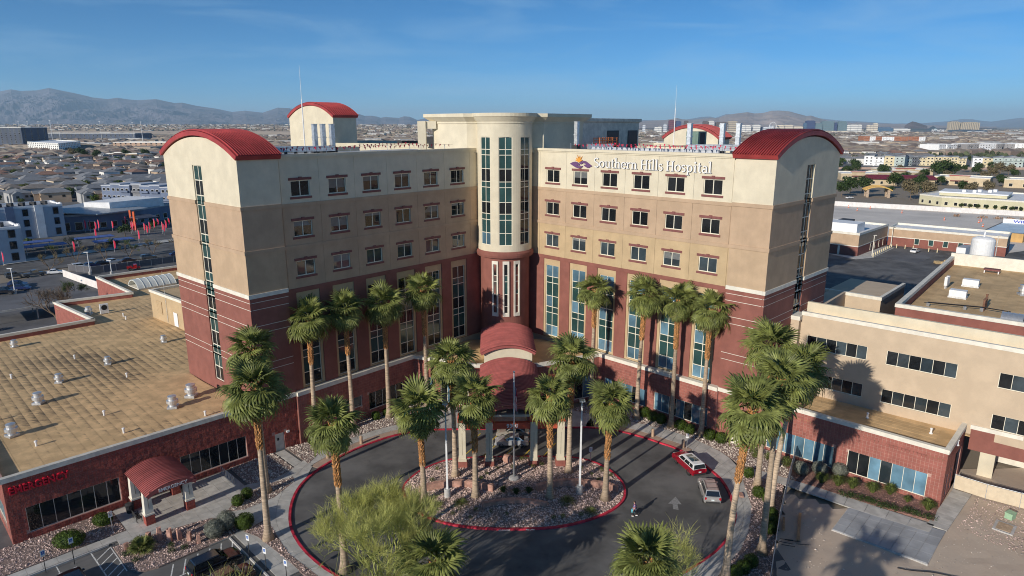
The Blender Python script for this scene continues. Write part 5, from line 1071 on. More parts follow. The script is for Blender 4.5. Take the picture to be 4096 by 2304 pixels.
# ---------------- stones
def boulder(name,x,y,size,label,seed,group=None,z=.15,cat='stone',sharp=.18):
    rg=random.Random(seed); bm=bmesh.new(); bmesh.ops.create_cube(bm,size=1); bmesh.ops.subdivide_edges(bm,edges=bm.edges,cuts=1,use_grid_fill=True)
    V=[]
    for v in bm.verts:
        c=v.co.copy(); k=1-.14*(c.length>.8); V.append(((c.x*k+rg.uniform(-1,1)*.05)*size[0],(c.y*k+rg.uniform(-1,1)*.05)*size[1],(c.z+.5+rg.uniform(-1,1)*.05)*size[2]))
    F=[[v.index for v in f.verts] for f in bm.faces]; bm.free(); mb=MB(); mb.add(V,F); return mb.build(name,sandst,None,loc=(x,y,z),rz=rg.uniform(0,3),label=label,cat=cat,group=group)
for i,((x_,y_),h_) in enumerate(zip(((-38.6,-51.3),(-37.7,-50.8),(-37.2,-49.7),(-36.0,-49.9),(-34.9,-50.1),(-34.1,-49.8),(-33.0,-50.0),(-31.9,-50.4)),(.85,1.1,.95,1.6,1.6,1.3,1.1,1.05))):
    boulder('standing_stone',x_,y_,(.42,.36,h_),('short first','second','third, half hidden','tall fourth','tall fifth','sixth','rounded seventh','last')[i]+' upright red sandstone from the left in the arc of standing stones',60+i,'standing stones in the planter',.0)
boulder('boulder',-.4,-35.2,(1.0,.7,1.0),'pale pink boulder behind the flagpole',70,None,.3); boulder('boulder',25.9,-43.4,(.9,.5,.25),'flat stone in the right gravel strip',71,None,.1)
def stone_wall(name,pts,h,label,t=.42,n=12,seed=1):
    P=catmull([Vector(p) for p in pts],6); a=resample(offset(P,t/2),n); b=resample(offset(P,-t/2),n); c0=Vector((P[0].x,P[0].y,0)); root=empty(name,(c0.x,c0.y,0),0,label,'garden wall'); rg=random.Random(seed)
    for i in range(n):
        q=[a[i],a[i+1],b[i+1],b[i]]; c=sum(q,Vector((0,0)))/4; q=[c+(p-c)*.975 for p in q]; z0=isl_h(c.x,c.y)-.15; zz=h+rg.uniform(-.02,.02)
        MB().prism([(p.x-c0.x,p.y-c0.y) for p in q],z0,z0+zz).build('stone',sandst,root)
        q2=[c+(p-c)*1.06 for p in q]; MB().prism([(p.x-c0.x,p.y-c0.y) for p in q2],z0+zz+.004,z0+zz+.10).build('coping_stone',sandst,root)
    return root
stone_wall('stone_wall',[(-10.6,-42.0),(-9.7,-41.5),(-7.7,-41.05),(-5.3,-41.2),(-2.2,-42.4)],.82,'curved red stone garden wall on the left half of the island',n=11,seed=1)
stone_wall('stone_wall',[(2.7,-42.6),(5.0,-41.5),(7.9,-41.25),(10.6,-41.7),(12.0,-42.3)],.82,'curved red stone garden wall on the right half of the island',n=12,seed=2)
stone_wall('stone_wall',[(-3.4,-45.3),(-1.2,-44.8),(.9,-44.7),(3.7,-45.4)],.5,'low curved stone wall in front of the agaves at the island centre',n=10,seed=3)
# ================================================================ vehicles
def carpaint(name,col,rough=.22,metal=.35): return M('paint_'+name,col,rough,.03,1,metal=metal,spec=.6,coat=.8)
carglass=M('car_glass',(.01,.012,.014),.03,0,1,spec=.9)
chrome=M('chrome',(.75,.76,.77),.15,0,1,metal=1); lampr=M('lamp_red',(.35,.01,.015),.2,0,1,spec=.7); lampw=M('lamp_clear',(.7,.72,.72),.12,0,1,spec=.8); plate=M('licence_plate',(.55,.65,.75),.5,.1,8); dgrey=M('dark_trim',(.03,.03,.032),.6,.1,2)
def loft(mb,secs):
    """secs: list of (y, [(x,z)...]) outlines with equal counts"""
    n=len(secs[0][1]); V=[(x_,y_,z_) for y_,o_ in secs for x_,z_ in o_]; F=[(i*n+k,i*n+(k+1)%n,(i+1)*n+(k+1)%n,(i+1)*n+k) for i in range(len(secs)-1) for k in range(n)]
    F+=[tuple(range(n-1,-1,-1)),tuple(range((len(secs)-1)*n,len(secs)*n))]; return mb.add(V,F)
KINDS={ # length,width; body outline (x,z) front at +x ; roof: belt x0,x1,z ; top x0,x1,z ; wheels
 'sedan':dict(L=4.5,W=1.74,body=[(-2.2,.32),(-2.25,.6),(-2.2,.86),(-1.5,.98),(.9,.96),(1.75,.80),(2.15,.66),(2.25,.45),(2.2,.28)],gb=(-1.75,1.02,.93),gt=(-.95,.25,1.45),wx=(-1.3,1.33),wr=.31),
 'suv':dict(L=4.75,W=1.86,body=[(-2.3,.42),(-2.37,.75),(-2.33,1.08),(-2.2,1.13),(.95,1.12),(1.95,1.02),(2.28,.86),(2.37,.6),(2.32,.38)],gb=(-2.28,1.15,1.10),gt=(-1.95,.35,1.74),wx=(-1.4,1.45),wr=.37),
 'wagon':dict(L=5.1,W=1.93,body=[(-2.5,.40),(-2.55,.72),(-2.53,1.08),(-2.4,1.14),(1.2,1.13),(2.2,1.05),(2.5,.92),(2.56,.6),(2.5,.36)],gb=(-2.48,1.25,1.11),gt=(-2.3,.55,1.70),wx=(-1.5,1.55),wr=.38),
 'hatch':dict(L=4.3,W=1.78,body=[(-2.08,.36),(-2.15,.7),(-2.08,.98),(-1.8,1.03),(.9,1.0),(1.7,.88),(2.05,.74),(2.15,.5),(2.1,.32)],gb=(-2.0,1.05,1.0),gt=(-1.45,.3,1.52),wx=(-1.25,1.32),wr=.32),
 'pickup':dict(L=5.6,W=1.95,body=[(-2.75,.5),(-2.8,.8),(-2.78,1.15),(-.6,1.17),(1.25,1.17),(2.4,1.1),(2.72,.95),(2.8,.65),(2.75,.45)],gb=(-.7,1.35,1.14),gt=(-.5,.65,1.82),wx=(-1.7,1.8),wr=.4)}
def wheel_mesh(r_): 
    t=MB(); 
    prof=[(r_*.62,-.10),(r_*.95,-.11),(r_,-.07),(r_,.07),(r_*.95,.11),(r_*.62,.10)]
    n=20; V=[(r*math.cos(2*math.pi*k/n),y_,r*math.sin(2*math.pi*k/n)) for r,y_ in prof for k in range(n)]; F=[(i*n+k,(i+1)*n+k,(i+1)*n+(k+1)%n,i*n+(k+1)%n) for i in range(5) for k in range(n)]; t.add(V,F)
    m=MB(); 
    V=[(r*math.cos(2*math.pi*k/n),y_,r*math.sin(2*math.pi*k/n)) for r,y_ in ((r_*.64,-.095),(r_*.58,-.10),(r_*.56,-.05),(.02,-.05)) for k in range(n)]; m.add(V,[(i*n+k,(i+1)*n+k,(i+1)*n+(k+1)%n,i*n+(k+1)%n) for i in range(3) for k in range(n)])
    for i in range(7):
        a=6.283*i/7; d=Vector((math.cos(a),0,math.sin(a))); s_=Vector((-d.z,0,d.x))*.035; m.add([d*.03-s_+Vector((0,-.10,0)),d*.03+s_+Vector((0,-.10,0)),d*r_*.58+s_*1.2+Vector((0,-.085,0)),d*r_*.58-s_*1.2+Vector((0,-.085,0))],[(0,1,2,3)])
    return t.mesh('tyre',rubber),m.mesh('rim',chrome)
def car(kind,paint,x,y,rz,label,roof=None,z=0.,group=None,rack=False,sun=False,name=None,detail=True):
    K=KINDS[kind]; L,Wd=K['L'],K['W']; w=Wd/2; nm=name or {'sedan':'sedan_car','suv':'suv_car','wagon':'wagon_car','hatch':'hatchback_car','pickup':'pickup_truck'}[kind]
    o=empty(nm,(x,y,z),rz,label,'pickup' if kind=='pickup' else 'car',group)
    def mkb():
        b=K['body']; cx_=0; cz=.75; sh=lambda f,g:[(cx_+(px-cx_)*f,cz+(pz-cz)*g) for px,pz in b]
        return loft(MB(),[(-w,sh(.955,.86)),(-w+.05,sh(.985,.95)),(-w+.16,sh(1,1)),(0,[(px*1.01,pz+(.03 if pz>.7 else 0)) for px,pz in b]),(w-.16,sh(1,1)),(w-.05,sh(.985,.95)),(w,sh(.955,.86))]).mesh('body',paint)
    body=obj('body',cached(('cb',kind,paint.name),mkb),o)
    (a0,a1,zb),(t0,t1,zt)=K['gb'],K['gt']; wb,wt=w-.09,w-.24
    def mkg():
        s=lambda f:[(a0+(t0-a0)*f,zb+(zt-zb)*f) ]
        return MB().hexa([(a0,-wb,zb-.06),(a1,-wb,zb-.06),(a1,wb,zb-.06),(a0,wb,zb-.06),(t0,-wt,zt-.05),(t1,-wt,zt-.05),(t1,wt,zt-.05),(t0,wt,zt-.05)]).mesh('cabin',roof or paint)
    cab=obj('cabin',cached(('cg',kind,(roof or paint).name),mkg),o)
    def mkr():
        return loft(MB(),[(-wt-.02,[(t0+.02,zt-.06),(t0+.08,zt-.01),(t1-.1,zt-.01),(t1-.02,zt-.06)]),(-wt+.12,[(t0-.02,zt-.06),(t0+.06,zt+.03),(t1-.08,zt+.03),(t1+.03,zt-.06)]),(wt-.12,[(t0-.02,zt-.06),(t0+.06,zt+.03),(t1-.08,zt+.03),(t1+.03,zt-.06)]),(wt+.02,[(t0+.02,zt-.06),(t0+.08,zt-.01),(t1-.1,zt-.01),(t1-.02,zt-.06)])]).mesh('roof',roof or paint)
    obj('roof',cached(('cr',kind,(roof or paint).name),mkr),o)
    # glass, each pane on its face
    def P(u,sd,f): # u 0..1 rear->front along side, f 0..1 up
        xa=a0+(t0-a0)*f; xb=a1+(t1-a1)*f; return Vector((xa+(xb-xa)*u,sd*((wb+(wt-wb)*f)+.012),zb+(zt-zb)*f))
    def pane(nm,V): 
        mb=MB(); mb.add(V,[(0,1,2,3)]); return mb.mesh(nm,carglass)
    cuts=[(.06,.27),(.29,.60),(.62,.93)] if kind in ('suv','wagon') else [(.10,.48),(.50,.92)]
    for sd in (-1,1):
        for i,(u0,u1) in enumerate(cuts): obj('side_window',cached(('sw',kind,sd,i),lambda:pane('side_window',[P(u0,sd,.16),P(u1,sd,.16),P(u1-.01,sd,.86),P(u0+.01,sd,.86)])),o)
    def FB(front,f,sd):
        xx=(a1+(t1-a1)*f+.014) if front else (a0+(t0-a0)*f-.014); return Vector((xx,sd*(wb+(wt-wb)*f-.07),zb+(zt-zb)*f))
    for nm_,fr in (('windshield',1),('rear_window',0)): obj(nm_,cached((nm_,kind),lambda:pane(nm_,[FB(fr,.12,-1),FB(fr,.12,1),FB(fr,.92,1),FB(fr,.92,-1)])),o)
    tm,rm=cached(('wh',kind),lambda:wheel_mesh(K['wr']))
    for wx in K['wx']:
        for sd in (-1,1):
            wl=obj('wheel',tm,o,(wx,sd*(w-.10),K['wr']),0 if sd<0 else math.pi); obj('rim',rm,wl)
            obj('wheel_arch',cached(('wa',kind),lambda:MB().tube([(0,-.02,0),(0,.02,0)],K['wr']+.07,20).mesh('wheel_arch',dgrey)),o,(wx,sd*(w-.022),K['wr']+.01))
    if detail:
        xf,xr=K['body'][-3][0],K['body'][2][0]
        for sd in (-1,1):
            MB().box(-.16,.02,-.16,.16,-.07,.07).build('headlight',lampw,o,loc=(xf-.02,sd*(w-.34),K['body'][-3][1]-.04)); MB().box(-.03,.05,-.1,.1,-.16,.14).build('taillight',lampr,o,loc=(xr-.0,sd*(w-.16),K['body'][2][1]-.14))
            MB().box(-.1,.1,-.09,.09,-.06,.07).build('mirror',paint,o,loc=(a1-.25,sd*(w+.07),zb+.07))
            for hx in (-.75,.35): MB().box(-.09,.09,-.012,.012,-.015,.015).build('door_handle',chrome,o,loc=(hx,sd*(w-.005),zb-.13))
        MB().box(-.06,.04,-w*.8,w*.8,-.09,.09).build('rear_bumper',dgrey if kind!='sedan' else paint,o,loc=(K['body'][0][0]-.02,0,.5)); MB().box(-.02,.02,-.16,.16,-.08,.08).build('licence_plate',plate,o,loc=(K['body'][1][0]-.02,0,.80 if kind!='sedan' else .72)); MB().box(-.03,.03,-.5,.5,-.08,.08).build('grille',dgrey,o,loc=(K['body'][-2][0],0,.6))
    if rack:
        for sd in (-1,1): MB().tube([(t0+.15,sd*(wt-.08),zt+.02),(t0+.25,sd*(wt-.08),zt+.10),(t1-.3,sd*(wt-.08),zt+.10),(t1-.2,sd*(wt-.08),zt+.02)],.022,6).build('roof_rail',dgrey,o)
        for xx in (t0+.5,t1-.7): MB().tube([(xx,-wt+.08,zt+.10),(xx,wt-.08,zt+.10)],.02,6).build('cross_bar',dgrey,o)
    if sun:
        MB().box(t1-.95,t1-.35,-.42,.42,zt+.031,zt+.038).build('sunroof',carglass,o); MB().box(t0+.75,t1-1.05,-.5,.5,zt+.031,zt+.038).build('rear_sunroof',carglass,o)
    return o
silver=carpaint('silver',(.52,.54,.57),.25,.5); redp=carpaint('red',(.30,.006,.02)); whitec=carpaint('white',(.72,.72,.71),.2,0); champ=carpaint('champagne',(.46,.45,.44),.28,.5); blackc=carpaint('black',(.008,.008,.012),.12,.1); maroonc=carpaint('dark_red',(.05,.018,.016),.15,.2); bluec=carpaint('blue',(.02,.035,.12),.2,.3); greyc=carpaint('grey',(.12,.125,.13),.25,.4); sandc=carpaint('sand',(.40,.37,.32),.25,.4)
car('sedan',silver,.25,-29.9,math.pi-.05,'silver sedan parked under the entrance canopy, nearer the island')
car('sedan',sandc,.5,-27.2,math.pi-.08,'pale sand sedan parked behind the silver one by the doors',name='sedan_car')
d1=Vector((20.9,-34.0))-Vector((23.1,-38.7))
car('wagon',redp,21.85,-36.7,R(104),'red boxy wagon with a white roof and twin sunroofs at the kerb',whitec,sun=True)
car('suv',champ,22.35,-43.0,R(82),'silver grey estate SUV with roof rack parked behind the red wagon',rack=True)
car('suv',blackc,*Exy(12.75,17.95),EANG,'glossy black SUV in the disabled bay beside the stone planter')
car('hatch',maroonc,*Exy(12.9,21.0),EANG,'dark red hatchback at the bottom edge beside the black SUV')
car('suv',blackc,*Exy(2.6,11.9),EANG-math.pi/2+math.pi,'dark car mostly below the frame in the left parking bays')
# ================================================================ person crossing the drive
def skinned(name,verts,edges,rad,mat,parent,sub=2,root=0,off=(0,0,0)):
    me=bpy.data.meshes.new(name); me.from_pydata(verts,edges,[]); o=obj(name,me,parent,off)
    md=o.modifiers.new('skin','SKIN'); md.use_smooth_shade=True
    for i,v in enumerate(me.skin_vertices[0].data): v.radius=rad[i] if hasattr(rad[i],'__len__') else (rad[i],rad[i]); v.use_root=(i==root)
    s_=o.modifiers.new('sub','SUBSURF'); s_.levels=sub; s_.render_levels=sub
    dg=bpy.context.evaluated_depsgraph_get(); m2=bpy.data.meshes.new_from_object(o.evaluated_get(dg)); o.modifiers.clear(); o.data=m2; m2.materials.clear(); m2.materials.append(mat); return o
skin=M('skin',(.42,.24,.17),.6,.08,6); hairm=M('hair_dark',(.035,.022,.016),.6,.2,20); pants=M('black_trousers',(.014,.014,.018),.85,.15,8)
def floral():
    m=M('floral_cloth',(.05,.06,.22),.8,.1,3); n=m.node_tree.nodes;L=m.node_tree.links;b=n['Principled BSDF']
    g=n.new('ShaderNodeTexCoord'); v=n.new('ShaderNodeTexVoronoi'); v.inputs['Scale'].default_value=14; L.new(g.outputs['Object'],v.inputs['Vector'])
    s_=n.new('ShaderNodeSeparateColor'); L.new(v.outputs['Color'],s_.inputs[0]); r=n.new('ShaderNodeValToRGB'); r.color_ramp.interpolation='CONSTANT'
    for p_,c_ in ((0,(.05,.06,.25,1)),(.35,(.55,.12,.22,1)),(.55,(.6,.55,.6,1)),(.75,(.1,.3,.45,1)),(.88,(.35,.1,.35,1))):
        e=r.color_ramp.elements.new(p_) if p_ else r.color_ramp.elements[0]; e.color=c_
    r.color_ramp.elements.remove(r.color_ramp.elements[-1]) if len(r.color_ramp.elements)>5 else None
    L.new(s_.outputs[0],r.inputs[0]); L.new(r.outputs[0],b.inputs['Base Color']); return m
PX,PY=13.0,-46.9
pr=empty('person',(PX,PY,.005),R(160),'person in floral top and black trousers walking across the drive','person',scale=1.06)
# local: faces +x ; z up
pel=(0,0,.90)
bv=[pel,(.0,0,1.12),(.02,0,1.34),(.03,0,1.44),(.05,0,1.52),(.075,0,1.60),(.065,0,1.67), # 0-6 pelvis..head
 (.02,.17,1.38),(-.06,.24,1.12),(.05,.26,.90),(.08,.26,.82), # 7-10 left arm
 (.02,-.17,1.38),(.05,-.24,1.12),(.17,-.24,.91),(.20,-.24,.83), # 11-14 right arm
 (.02,.09,.86),(.14,.10,.48),(.10,.10,.09),(.24,.11,.04), # 15-18 left leg forward
 (-.02,-.09,.86),(-.05,-.10,.48),(-.26,-.10,.13),(-.16,-.11,.05)] # 19-22
be=[(0,1),(1,2),(2,3),(3,4),(4,5),(5,6),(2,7),(7,8),(8,9),(9,10),(2,11),(11,12),(12,13),(13,14),(0,15),(15,16),(16,17),(17,18),(0,19),(19,20),(20,21),(21,22)]
br=[(.13,.16),(.11,.15),(.12,.17),.06,.06,(.10,.085),(.075,.07),.055,.045,.035,.03,.055,.045,.035,.03,.085,.06,.04,.035,.085,.06,.04,.035]
skinned('body',bv,be,br,skin,pr)
for sy,hx,hz in ((.26,.09,.80),(-.24,.21,.81)):   # hands: palm with separate curled fingers
    hv=[(hx,sy,hz),(hx+.01,sy,hz-.06)]; he=[(0,1)]; hr=[.03,.03]
    for k in range(4):
        b_=len(hv); yy=sy-.03+.02*k; l=(.05,.06,.055,.042)[k]; hv+=[(hx+.015,yy,hz-.08),(hx+.03,yy,hz-.08-l*.6),(hx+.015,yy,hz-.085-l)]; he+=[(1,b_),(b_,b_+1),(b_+1,b_+2)]; hr+=[.010,.009,.007]
    b_=len(hv); hv+=[(hx+.04,sy+(.02 if sy<0 else -.02),hz-.05),(hx+.05,sy+(.02 if sy<0 else -.02),hz-.085)]; he+=[(0,b_),(b_,b_+1)]; hr+=[.011,.009]
    skinned('hand',hv,he,hr,skin,pr,1)
skinned('shirt',[(0,0,.84),(0,0,1.0),(.0,0,1.16),(.02,0,1.33),(.03,0,1.42),(.02,.19,1.37),(-.045,.245,1.17),(.02,-.19,1.37),(.045,-.245,1.17)],[(0,1),(1,2),(2,3),(3,4),(3,5),(5,6),(3,7),(7,8)],[(.17,.20),(.165,.195),(.15,.185),(.14,.19),.075,.085,.07,.085,.07],floral(),pr,root=1)
skinned('trousers',[(0,0,.92),(.02,.09,.84),(.14,.10,.48),(.10,.10,.12),(-.02,-.09,.84),(-.05,-.10,.48),(-.25,-.10,.16)],[(0,1),(1,2),(2,3),(0,4),(4,5),(5,6)],[(.15,.17),.105,.08,.065,.105,.08,.065],pants,pr)
for sd,(sx,sz) in ((.105,(.17,.035)),(-.105,(-.2,.07))): MB().ball((sx,sd,sz),(.14,.05,.045),2).build('shoe',whitep,pr)
MB().ball((.045,0,1.645),(.105,.095,.105),2,.04).build('hair',hairm,pr)
for sy in (-.032,.032): MB().ball((.155,sy,1.625),(.012,.014,.010),1).build('eye',black,pr)
MB().ball((.172,0,1.60),(.018,.014,.022),1).build('nose',skin,pr); MB().ball((.160,0,1.562),(.008,.028,.007),1).build('mouth',M('lips',(.35,.12,.10),.5,0,1),pr)
for sy in (-.09,.09): MB().ball((.06,sy,1.61),(.022,.012,.032),1).build('ear',skin,pr)
bg_=empty('tote_bag',(PX+math.cos(R(160))*.20-math.sin(R(160))*-.30,PY+math.sin(R(160))*.2+math.cos(R(160))*-.30,.24),R(160),'light blue tote bag carried beside the person','bag'); lb=M('bag_blue',(.12,.45,.55),.7,.1,6)
MB().hexa([(-.15,-.07,0),(.15,-.07,0),(.15,.07,0),(-.15,.07,0),(-.19,-.09,.36),(.19,-.09,.36),(.19,.09,.36),(-.19,.09,.36)]).build('bag_body',lb,bg_)
for sy in (-.05,.05): MB().tube([(-.1,sy,.36),(-.07,sy*.5,.5),(.0,0,.56),(.07,sy*.5,.5),(.1,sy,.36)],.012,5).build('handle',lb,bg_)
# ================================================================ street furniture
fl=empty('flagpole',(.23,-39.77,isl_h(.23,-39.77)-.05),0,'silver flagpole with a golden-silver ball in the island centre','flagpole')
MB().lathe([(.62,0),(.62,.22),(.5,.3),(.3,.34)],20).build('base',curbgrey,fl); MB().tube([(0,0,.3),(0,0,13.2)],[.13,.06],12).build('pole',galv,fl,smooth=True); MB().ball((0,0,13.35),.13,2).build('finial',chrome,fl)
def flagmesh():
    mb=MB(); nx_,nz_=8,20; H_,D=2.9,.9
    V=[];
    for j in range(nz_+1):
        for i in range(nx_+1):
            t=i/nx_; z_=-H_*j/nz_; fold=.12*math.sin(t*9+j*.15); V.append((.10+.42*t*(.55+.45*j/nz_)*1.0,fold*t+.05*math.sin(j*.5)*t,z_-.45*t))
    return V,[(j*(nx_+1)+i,j*(nx_+1)+i+1,(j+1)*(nx_+1)+i+1,(j+1)*(nx_+1)+i) for j in range(nz_) for i in range(nx_)],nx_,nz_
V,F,nx_,nz_=flagmesh(); fr_=M('flag_red',(.42,.02,.04),.8,.05,4); fw_=M('flag_white',(.72,.70,.68),.8,.05,4); fb_=M('flag_navy',(.02,.03,.12),.8,.05,4)
us=empty('national_flag',(.23,-39.77,isl_h(0,-39.8)+11.7),R(-35),'limp red, white and blue national flag hanging on the flagpole','flag')
# draped stripes run down the limp cloth, canton at the top by the pole
for nm,m_,test in (('red_stripes',fr_,lambda i,j:(j>=7 and (i+j//3)%2==0) or (j<7 and i>=5 and i%2==1)),('white_stripes',fw_,lambda i,j:(j>=7 and (i+j//3)%2==1) or (j<7 and i>=5 and i%2==0)),('canton',fb_,lambda i,j:j<7 and i<5)):
    fs=[f for k_,f in enumerate(F) if test(k_%nx_,k_//nx_)]; MB().add(V,fs).build(nm,m_,us)
mb=MB()
for j in range(1,7):
    for i in range(1,5):
        p=Vector(V[j*(nx_+1)+i]); 
        for dy in (-.012,.012): mb.add([p+Vector((-.022,dy,0)),p+Vector((0,dy,.035)),p+Vector((.022,dy,0)),p+Vector((0,dy,-.035))],[(0,1,2,3)])
mb.build('stars',fw_,us,kind='stuff')
for (x_,y_,h_,l_) in ((-7.36,-43.1,11.6,'white square lamp post on the left side of the island'),(7.57,-42.86,11.6,'white lamp post with flat head on the right side of the island')):
    o=empty('lamp_post',(x_,y_,isl_h(x_,y_)-.05),0,l_,'lamp post','lamp posts on the island'); MB().lathe([(.36,0),(.36,.95),(.34,1.0)],18).build('concrete_base',curbgrey,o); MB().hexa([(-.11,-.11,1.0),(.11,-.11,1.0),(.11,.11,1.0),(-.11,.11,1.0),(-.075,-.075,h_-.3),(.075,-.075,h_-.3),(.075,.075,h_-.3),(-.075,.075,h_-.3)]).build('pole',whitep,o)
    MB().box(-.3,.3,-.5,.1,h_-.3,h_-.12).build('lamp_head',galv,o); MB().box(-.22,.22,-.42,.02,h_-.32,h_-.302).build('lens',lampw,o)
def sign(x,y,h,rz,label,kind='disabled',z=.0,group=None):
    o=empty('parking_sign' if kind!='plain' else 'notice_sign',(x,y,z),rz,label,'sign',group); MB().box(-.03,.03,-.02,.02,0,h).build('post',dgrey if kind!='plain' else galv,o); MB().box(-.2,.2,-.035,-.022,h-.62,h).build('plate',whitep,o)
    if kind=='disabled':
        MB().box(-.13,.13,-.039,-.036,h-.42,h-.12).build('blue_panel',bluesign,o); mb=MB(); strokes(mb,ea(-.01,h-.31,.05,.05,60,-200,8),.022,-.042,-.0395); strokes(mb,[(-.02,h-.17),(-.015,h-.27),(.04,h-.27),(.07,h-.34)],.024,-.0425,-.0396); mb.build('wheelchair_symbol',whitep,o)
    elif kind=='plain':
        for i in range(3): MB().box(-.14,.14,-.039,-.036,h-.2-i*.13,h-.15-i*.13).build('text_bar',sredsign if i==0 else dgrey,o)
    return o
sign(*Exy(1.3,7.1),2.4,EANG+.2,'blue disabled parking sign farthest left at the kerb'); sign(-42.5,-53.3,2.9,EANG+.2,'blue disabled parking sign in front of the mounded shrub')
sign(-41.7,-48.1,2.4,EANG+.1,'plain white notice sign on a pale post in the gravel bed','plain'); 
sign(-26.0,-52.9,2.6,EANG-math.pi/2+.3,'blue disabled parking sign at the nose of the black SUV'); sign(-23.7,-55.0,2.6,EANG-math.pi/2+.3,'blue disabled parking sign at the nose of the dark red car'); sign(-21.3,-56.6,2.4,EANG-math.pi/2+.3,'blue disabled parking sign at the bottom edge beside the gravel wedge')
sign(23.0,-31.9,2.1,-.2,'white no parking notice on a post behind the red wagon','plain',.15); sign(10.0,-34.8,1.9,.3,'small dark-backed notice on a post at the island right edge','plain',.15)
for i,(x_,y_) in enumerate(((-14.8,-25.6),(-10.6,-24.3),(-23.1,-33.0),(19.4,-28.3),(22.6,-31.6),(-19.6,-29.2),(14.4,-25.6))):
    mb=MB(); mb.lathe([(.21,0),(.21,.95),(.19,1.05),(.12,1.1)],16); tag(mb.build('bollard',M('bollard_tan',(.36,.25,.17),.9,.12,4,.3,20),None,loc=(x_,y_,.15)),'tan concrete bollard at the kerb, '+('second left of the entrance doors','nearest left of the entrance doors','farthest left near the emergency path','right, before the notice post','right, nearest the red wagon','third left of the entrance doors','nearest right of the entrance doors')[i],'bollard','tan bollards along the drive')
tr=empty('trash_can',(*Exy(10.1,1.9),.155),EANG,'dark slatted trash can beside the left canopy pier','trash can'); MB().lathe([(.30,0),(.36,.9)],16).build('liner',black,tr)
for i in range(18): a=6.283*i/18; MB().hexa([(math.cos(a+d)*r_,math.sin(a+d)*r_,z_) for z_,k_ in ((0,.32),(.92,.40)) for d,r_ in ((-.09,k_),(.09,k_),(.09,k_+.03),(-.09,k_+.03))]).build('slat',dgrey,tr)
MB().lathe([(.44,.92),(.46,1.0),(.3,1.1),(.1,1.12)],18).build('lid',dgrey,tr)
def bench(x,y,rz,label):
    o=empty('bench',(x,y,.155),rz,label,'bench')
    for i in range(5): MB().box(-.75,.75,-.25+i*.1,-.17+i*.1,.42,.45).build('seat_slat',dgrey,o)
    for i in range(4): MB().box(-.75,.75,.26,.29,.52+i*.11,.60+i*.11).build('back_slat',dgrey,o)
    for sx in (-.68,.68): MB().box(sx-.03,sx+.03,-.25,-.19,0,.62).build('leg',dgrey,o); MB().box(sx-.03,sx+.03,.24,.30,0,.95).build('leg',dgrey,o); MB().box(sx-.03,sx+.03,-.25,.28,.62,.66).build('armrest',dgrey,o)
bench(*Exy(10.2,4.0),EANG+math.pi/2,'dark metal bench beside the trash can under the emergency canopy'); bench(*Exy(15.6,1.6),EANG-math.pi/2,'dark metal bench at the right side of the emergency doors')
br_=empty('bike_rack',(*Exy(20.6,2.2),.155),EANG,'row of looped grey bike racks on the emergency plaza','bike rack')
for i in range(5):
    y_=1.6-i*.8; MB().tube([(-.02,y_-.26,0),(-.02,y_-.26,.6)]+[(-.02,y_-.26*math.cos(a),.6+.26*math.sin(a)) for a in (.5,1.0,1.57,2.1,2.6)]+[(-.02,y_+.26,.6),(-.02,y_+.26,0)],.03,6).build('hoop',galv,br_)
MB().box(-.09,.05,-2.0,2.0,0,.03).build('base_rail',galv,br_)
# chain link fence on the right with a bent mesh screen
def fence(name,pts,h,label,mat,post=2.4,net=True,z=0.1,thick=.02,postm=None,cap=None):
    P=[Vector(p) for p in pts]; o=empty(name,(P[0].x,P[0].y,z),0,label,'fence'); L=sum((b-a).length for a,b in zip(P,P[1:])); n=max(1,int(L/post)); Q=resample(P,n); pm=postm or galv
    for a,b in zip(Q,Q[1:]):
        d=(b-a); l=d.length; an=math.atan2(d.y,d.x); me=cached(('fp',name,round(l,2),h),lambda:MB().box(.03,l-.03,-thick/2,thick/2,.08,h).mesh('panel',mat)); obj('panel',me,o,(a.x-P[0].x,a.y-P[0].y,0),an)
    for q in Q: obj('post',cached(('fpost',h,pm.name),lambda:MB().lathe([(.035,0),(.035,h+.12),(.02,h+.15)],8).mesh('post',pm)),o,(q.x-P[0].x,q.y-P[0].y,0))
    MB().tube([(q.x-P[0].x,q.y-P[0].y,h+.06) for q in Q],.025,6).build('top_rail',pm,o); return o
netm=M('fence_mesh',(.26,.26,.27),.8,.1,4); _n=netm.node_tree.nodes; _L=netm.node_tree.links; _b=_n['Principled BSDF']; _ck=_n.new('ShaderNodeTexNoise'); _ck.inputs['Scale'].default_value=55; _r=_n.new('ShaderNodeMapRange'); _r.inputs['From Min'].default_value=.46; _r.inputs['From Max'].default_value=.50; _g=_n.new('ShaderNodeNewGeometry'); _L.new(_g.outputs['Position'],_ck.inputs['Vector']); _L.new(_ck.outputs[0],_r.inputs[0]); _L.new(_r.outputs[0],_b.inputs['Alpha'])
fence('chain_link_fence',[(36.2,-34.6),(31.9,-41.9),(27.6,-49.6),(22.0,-60.5)],1.85,'thin grey chain link fence running down beside the gravel strip at right',netm)
fence('screened_fence',[(51.1,-42.6),(53.2,-44.9),(57.5,-48.3),(63,-52.5)],1.75,'beige screened fence at the right edge beyond the concrete walk',M('fence_screen_beige',(.48,.40,.29),.85,.06,2),2.6,postm=galv)
gb=empty('utility_box',(53.2,-48.6,.05),.5,'small pale green utility box in the stones at right','utility box'); MB().box(-.45,.45,-.35,.35,0,.62).build('cabinet',M('pale_green',(.25,.38,.25),.6,.06,3),gb); MB().box(-.49,.49,-.39,.39,.62,.70).build('lid',MATS['pale_green'],gb)
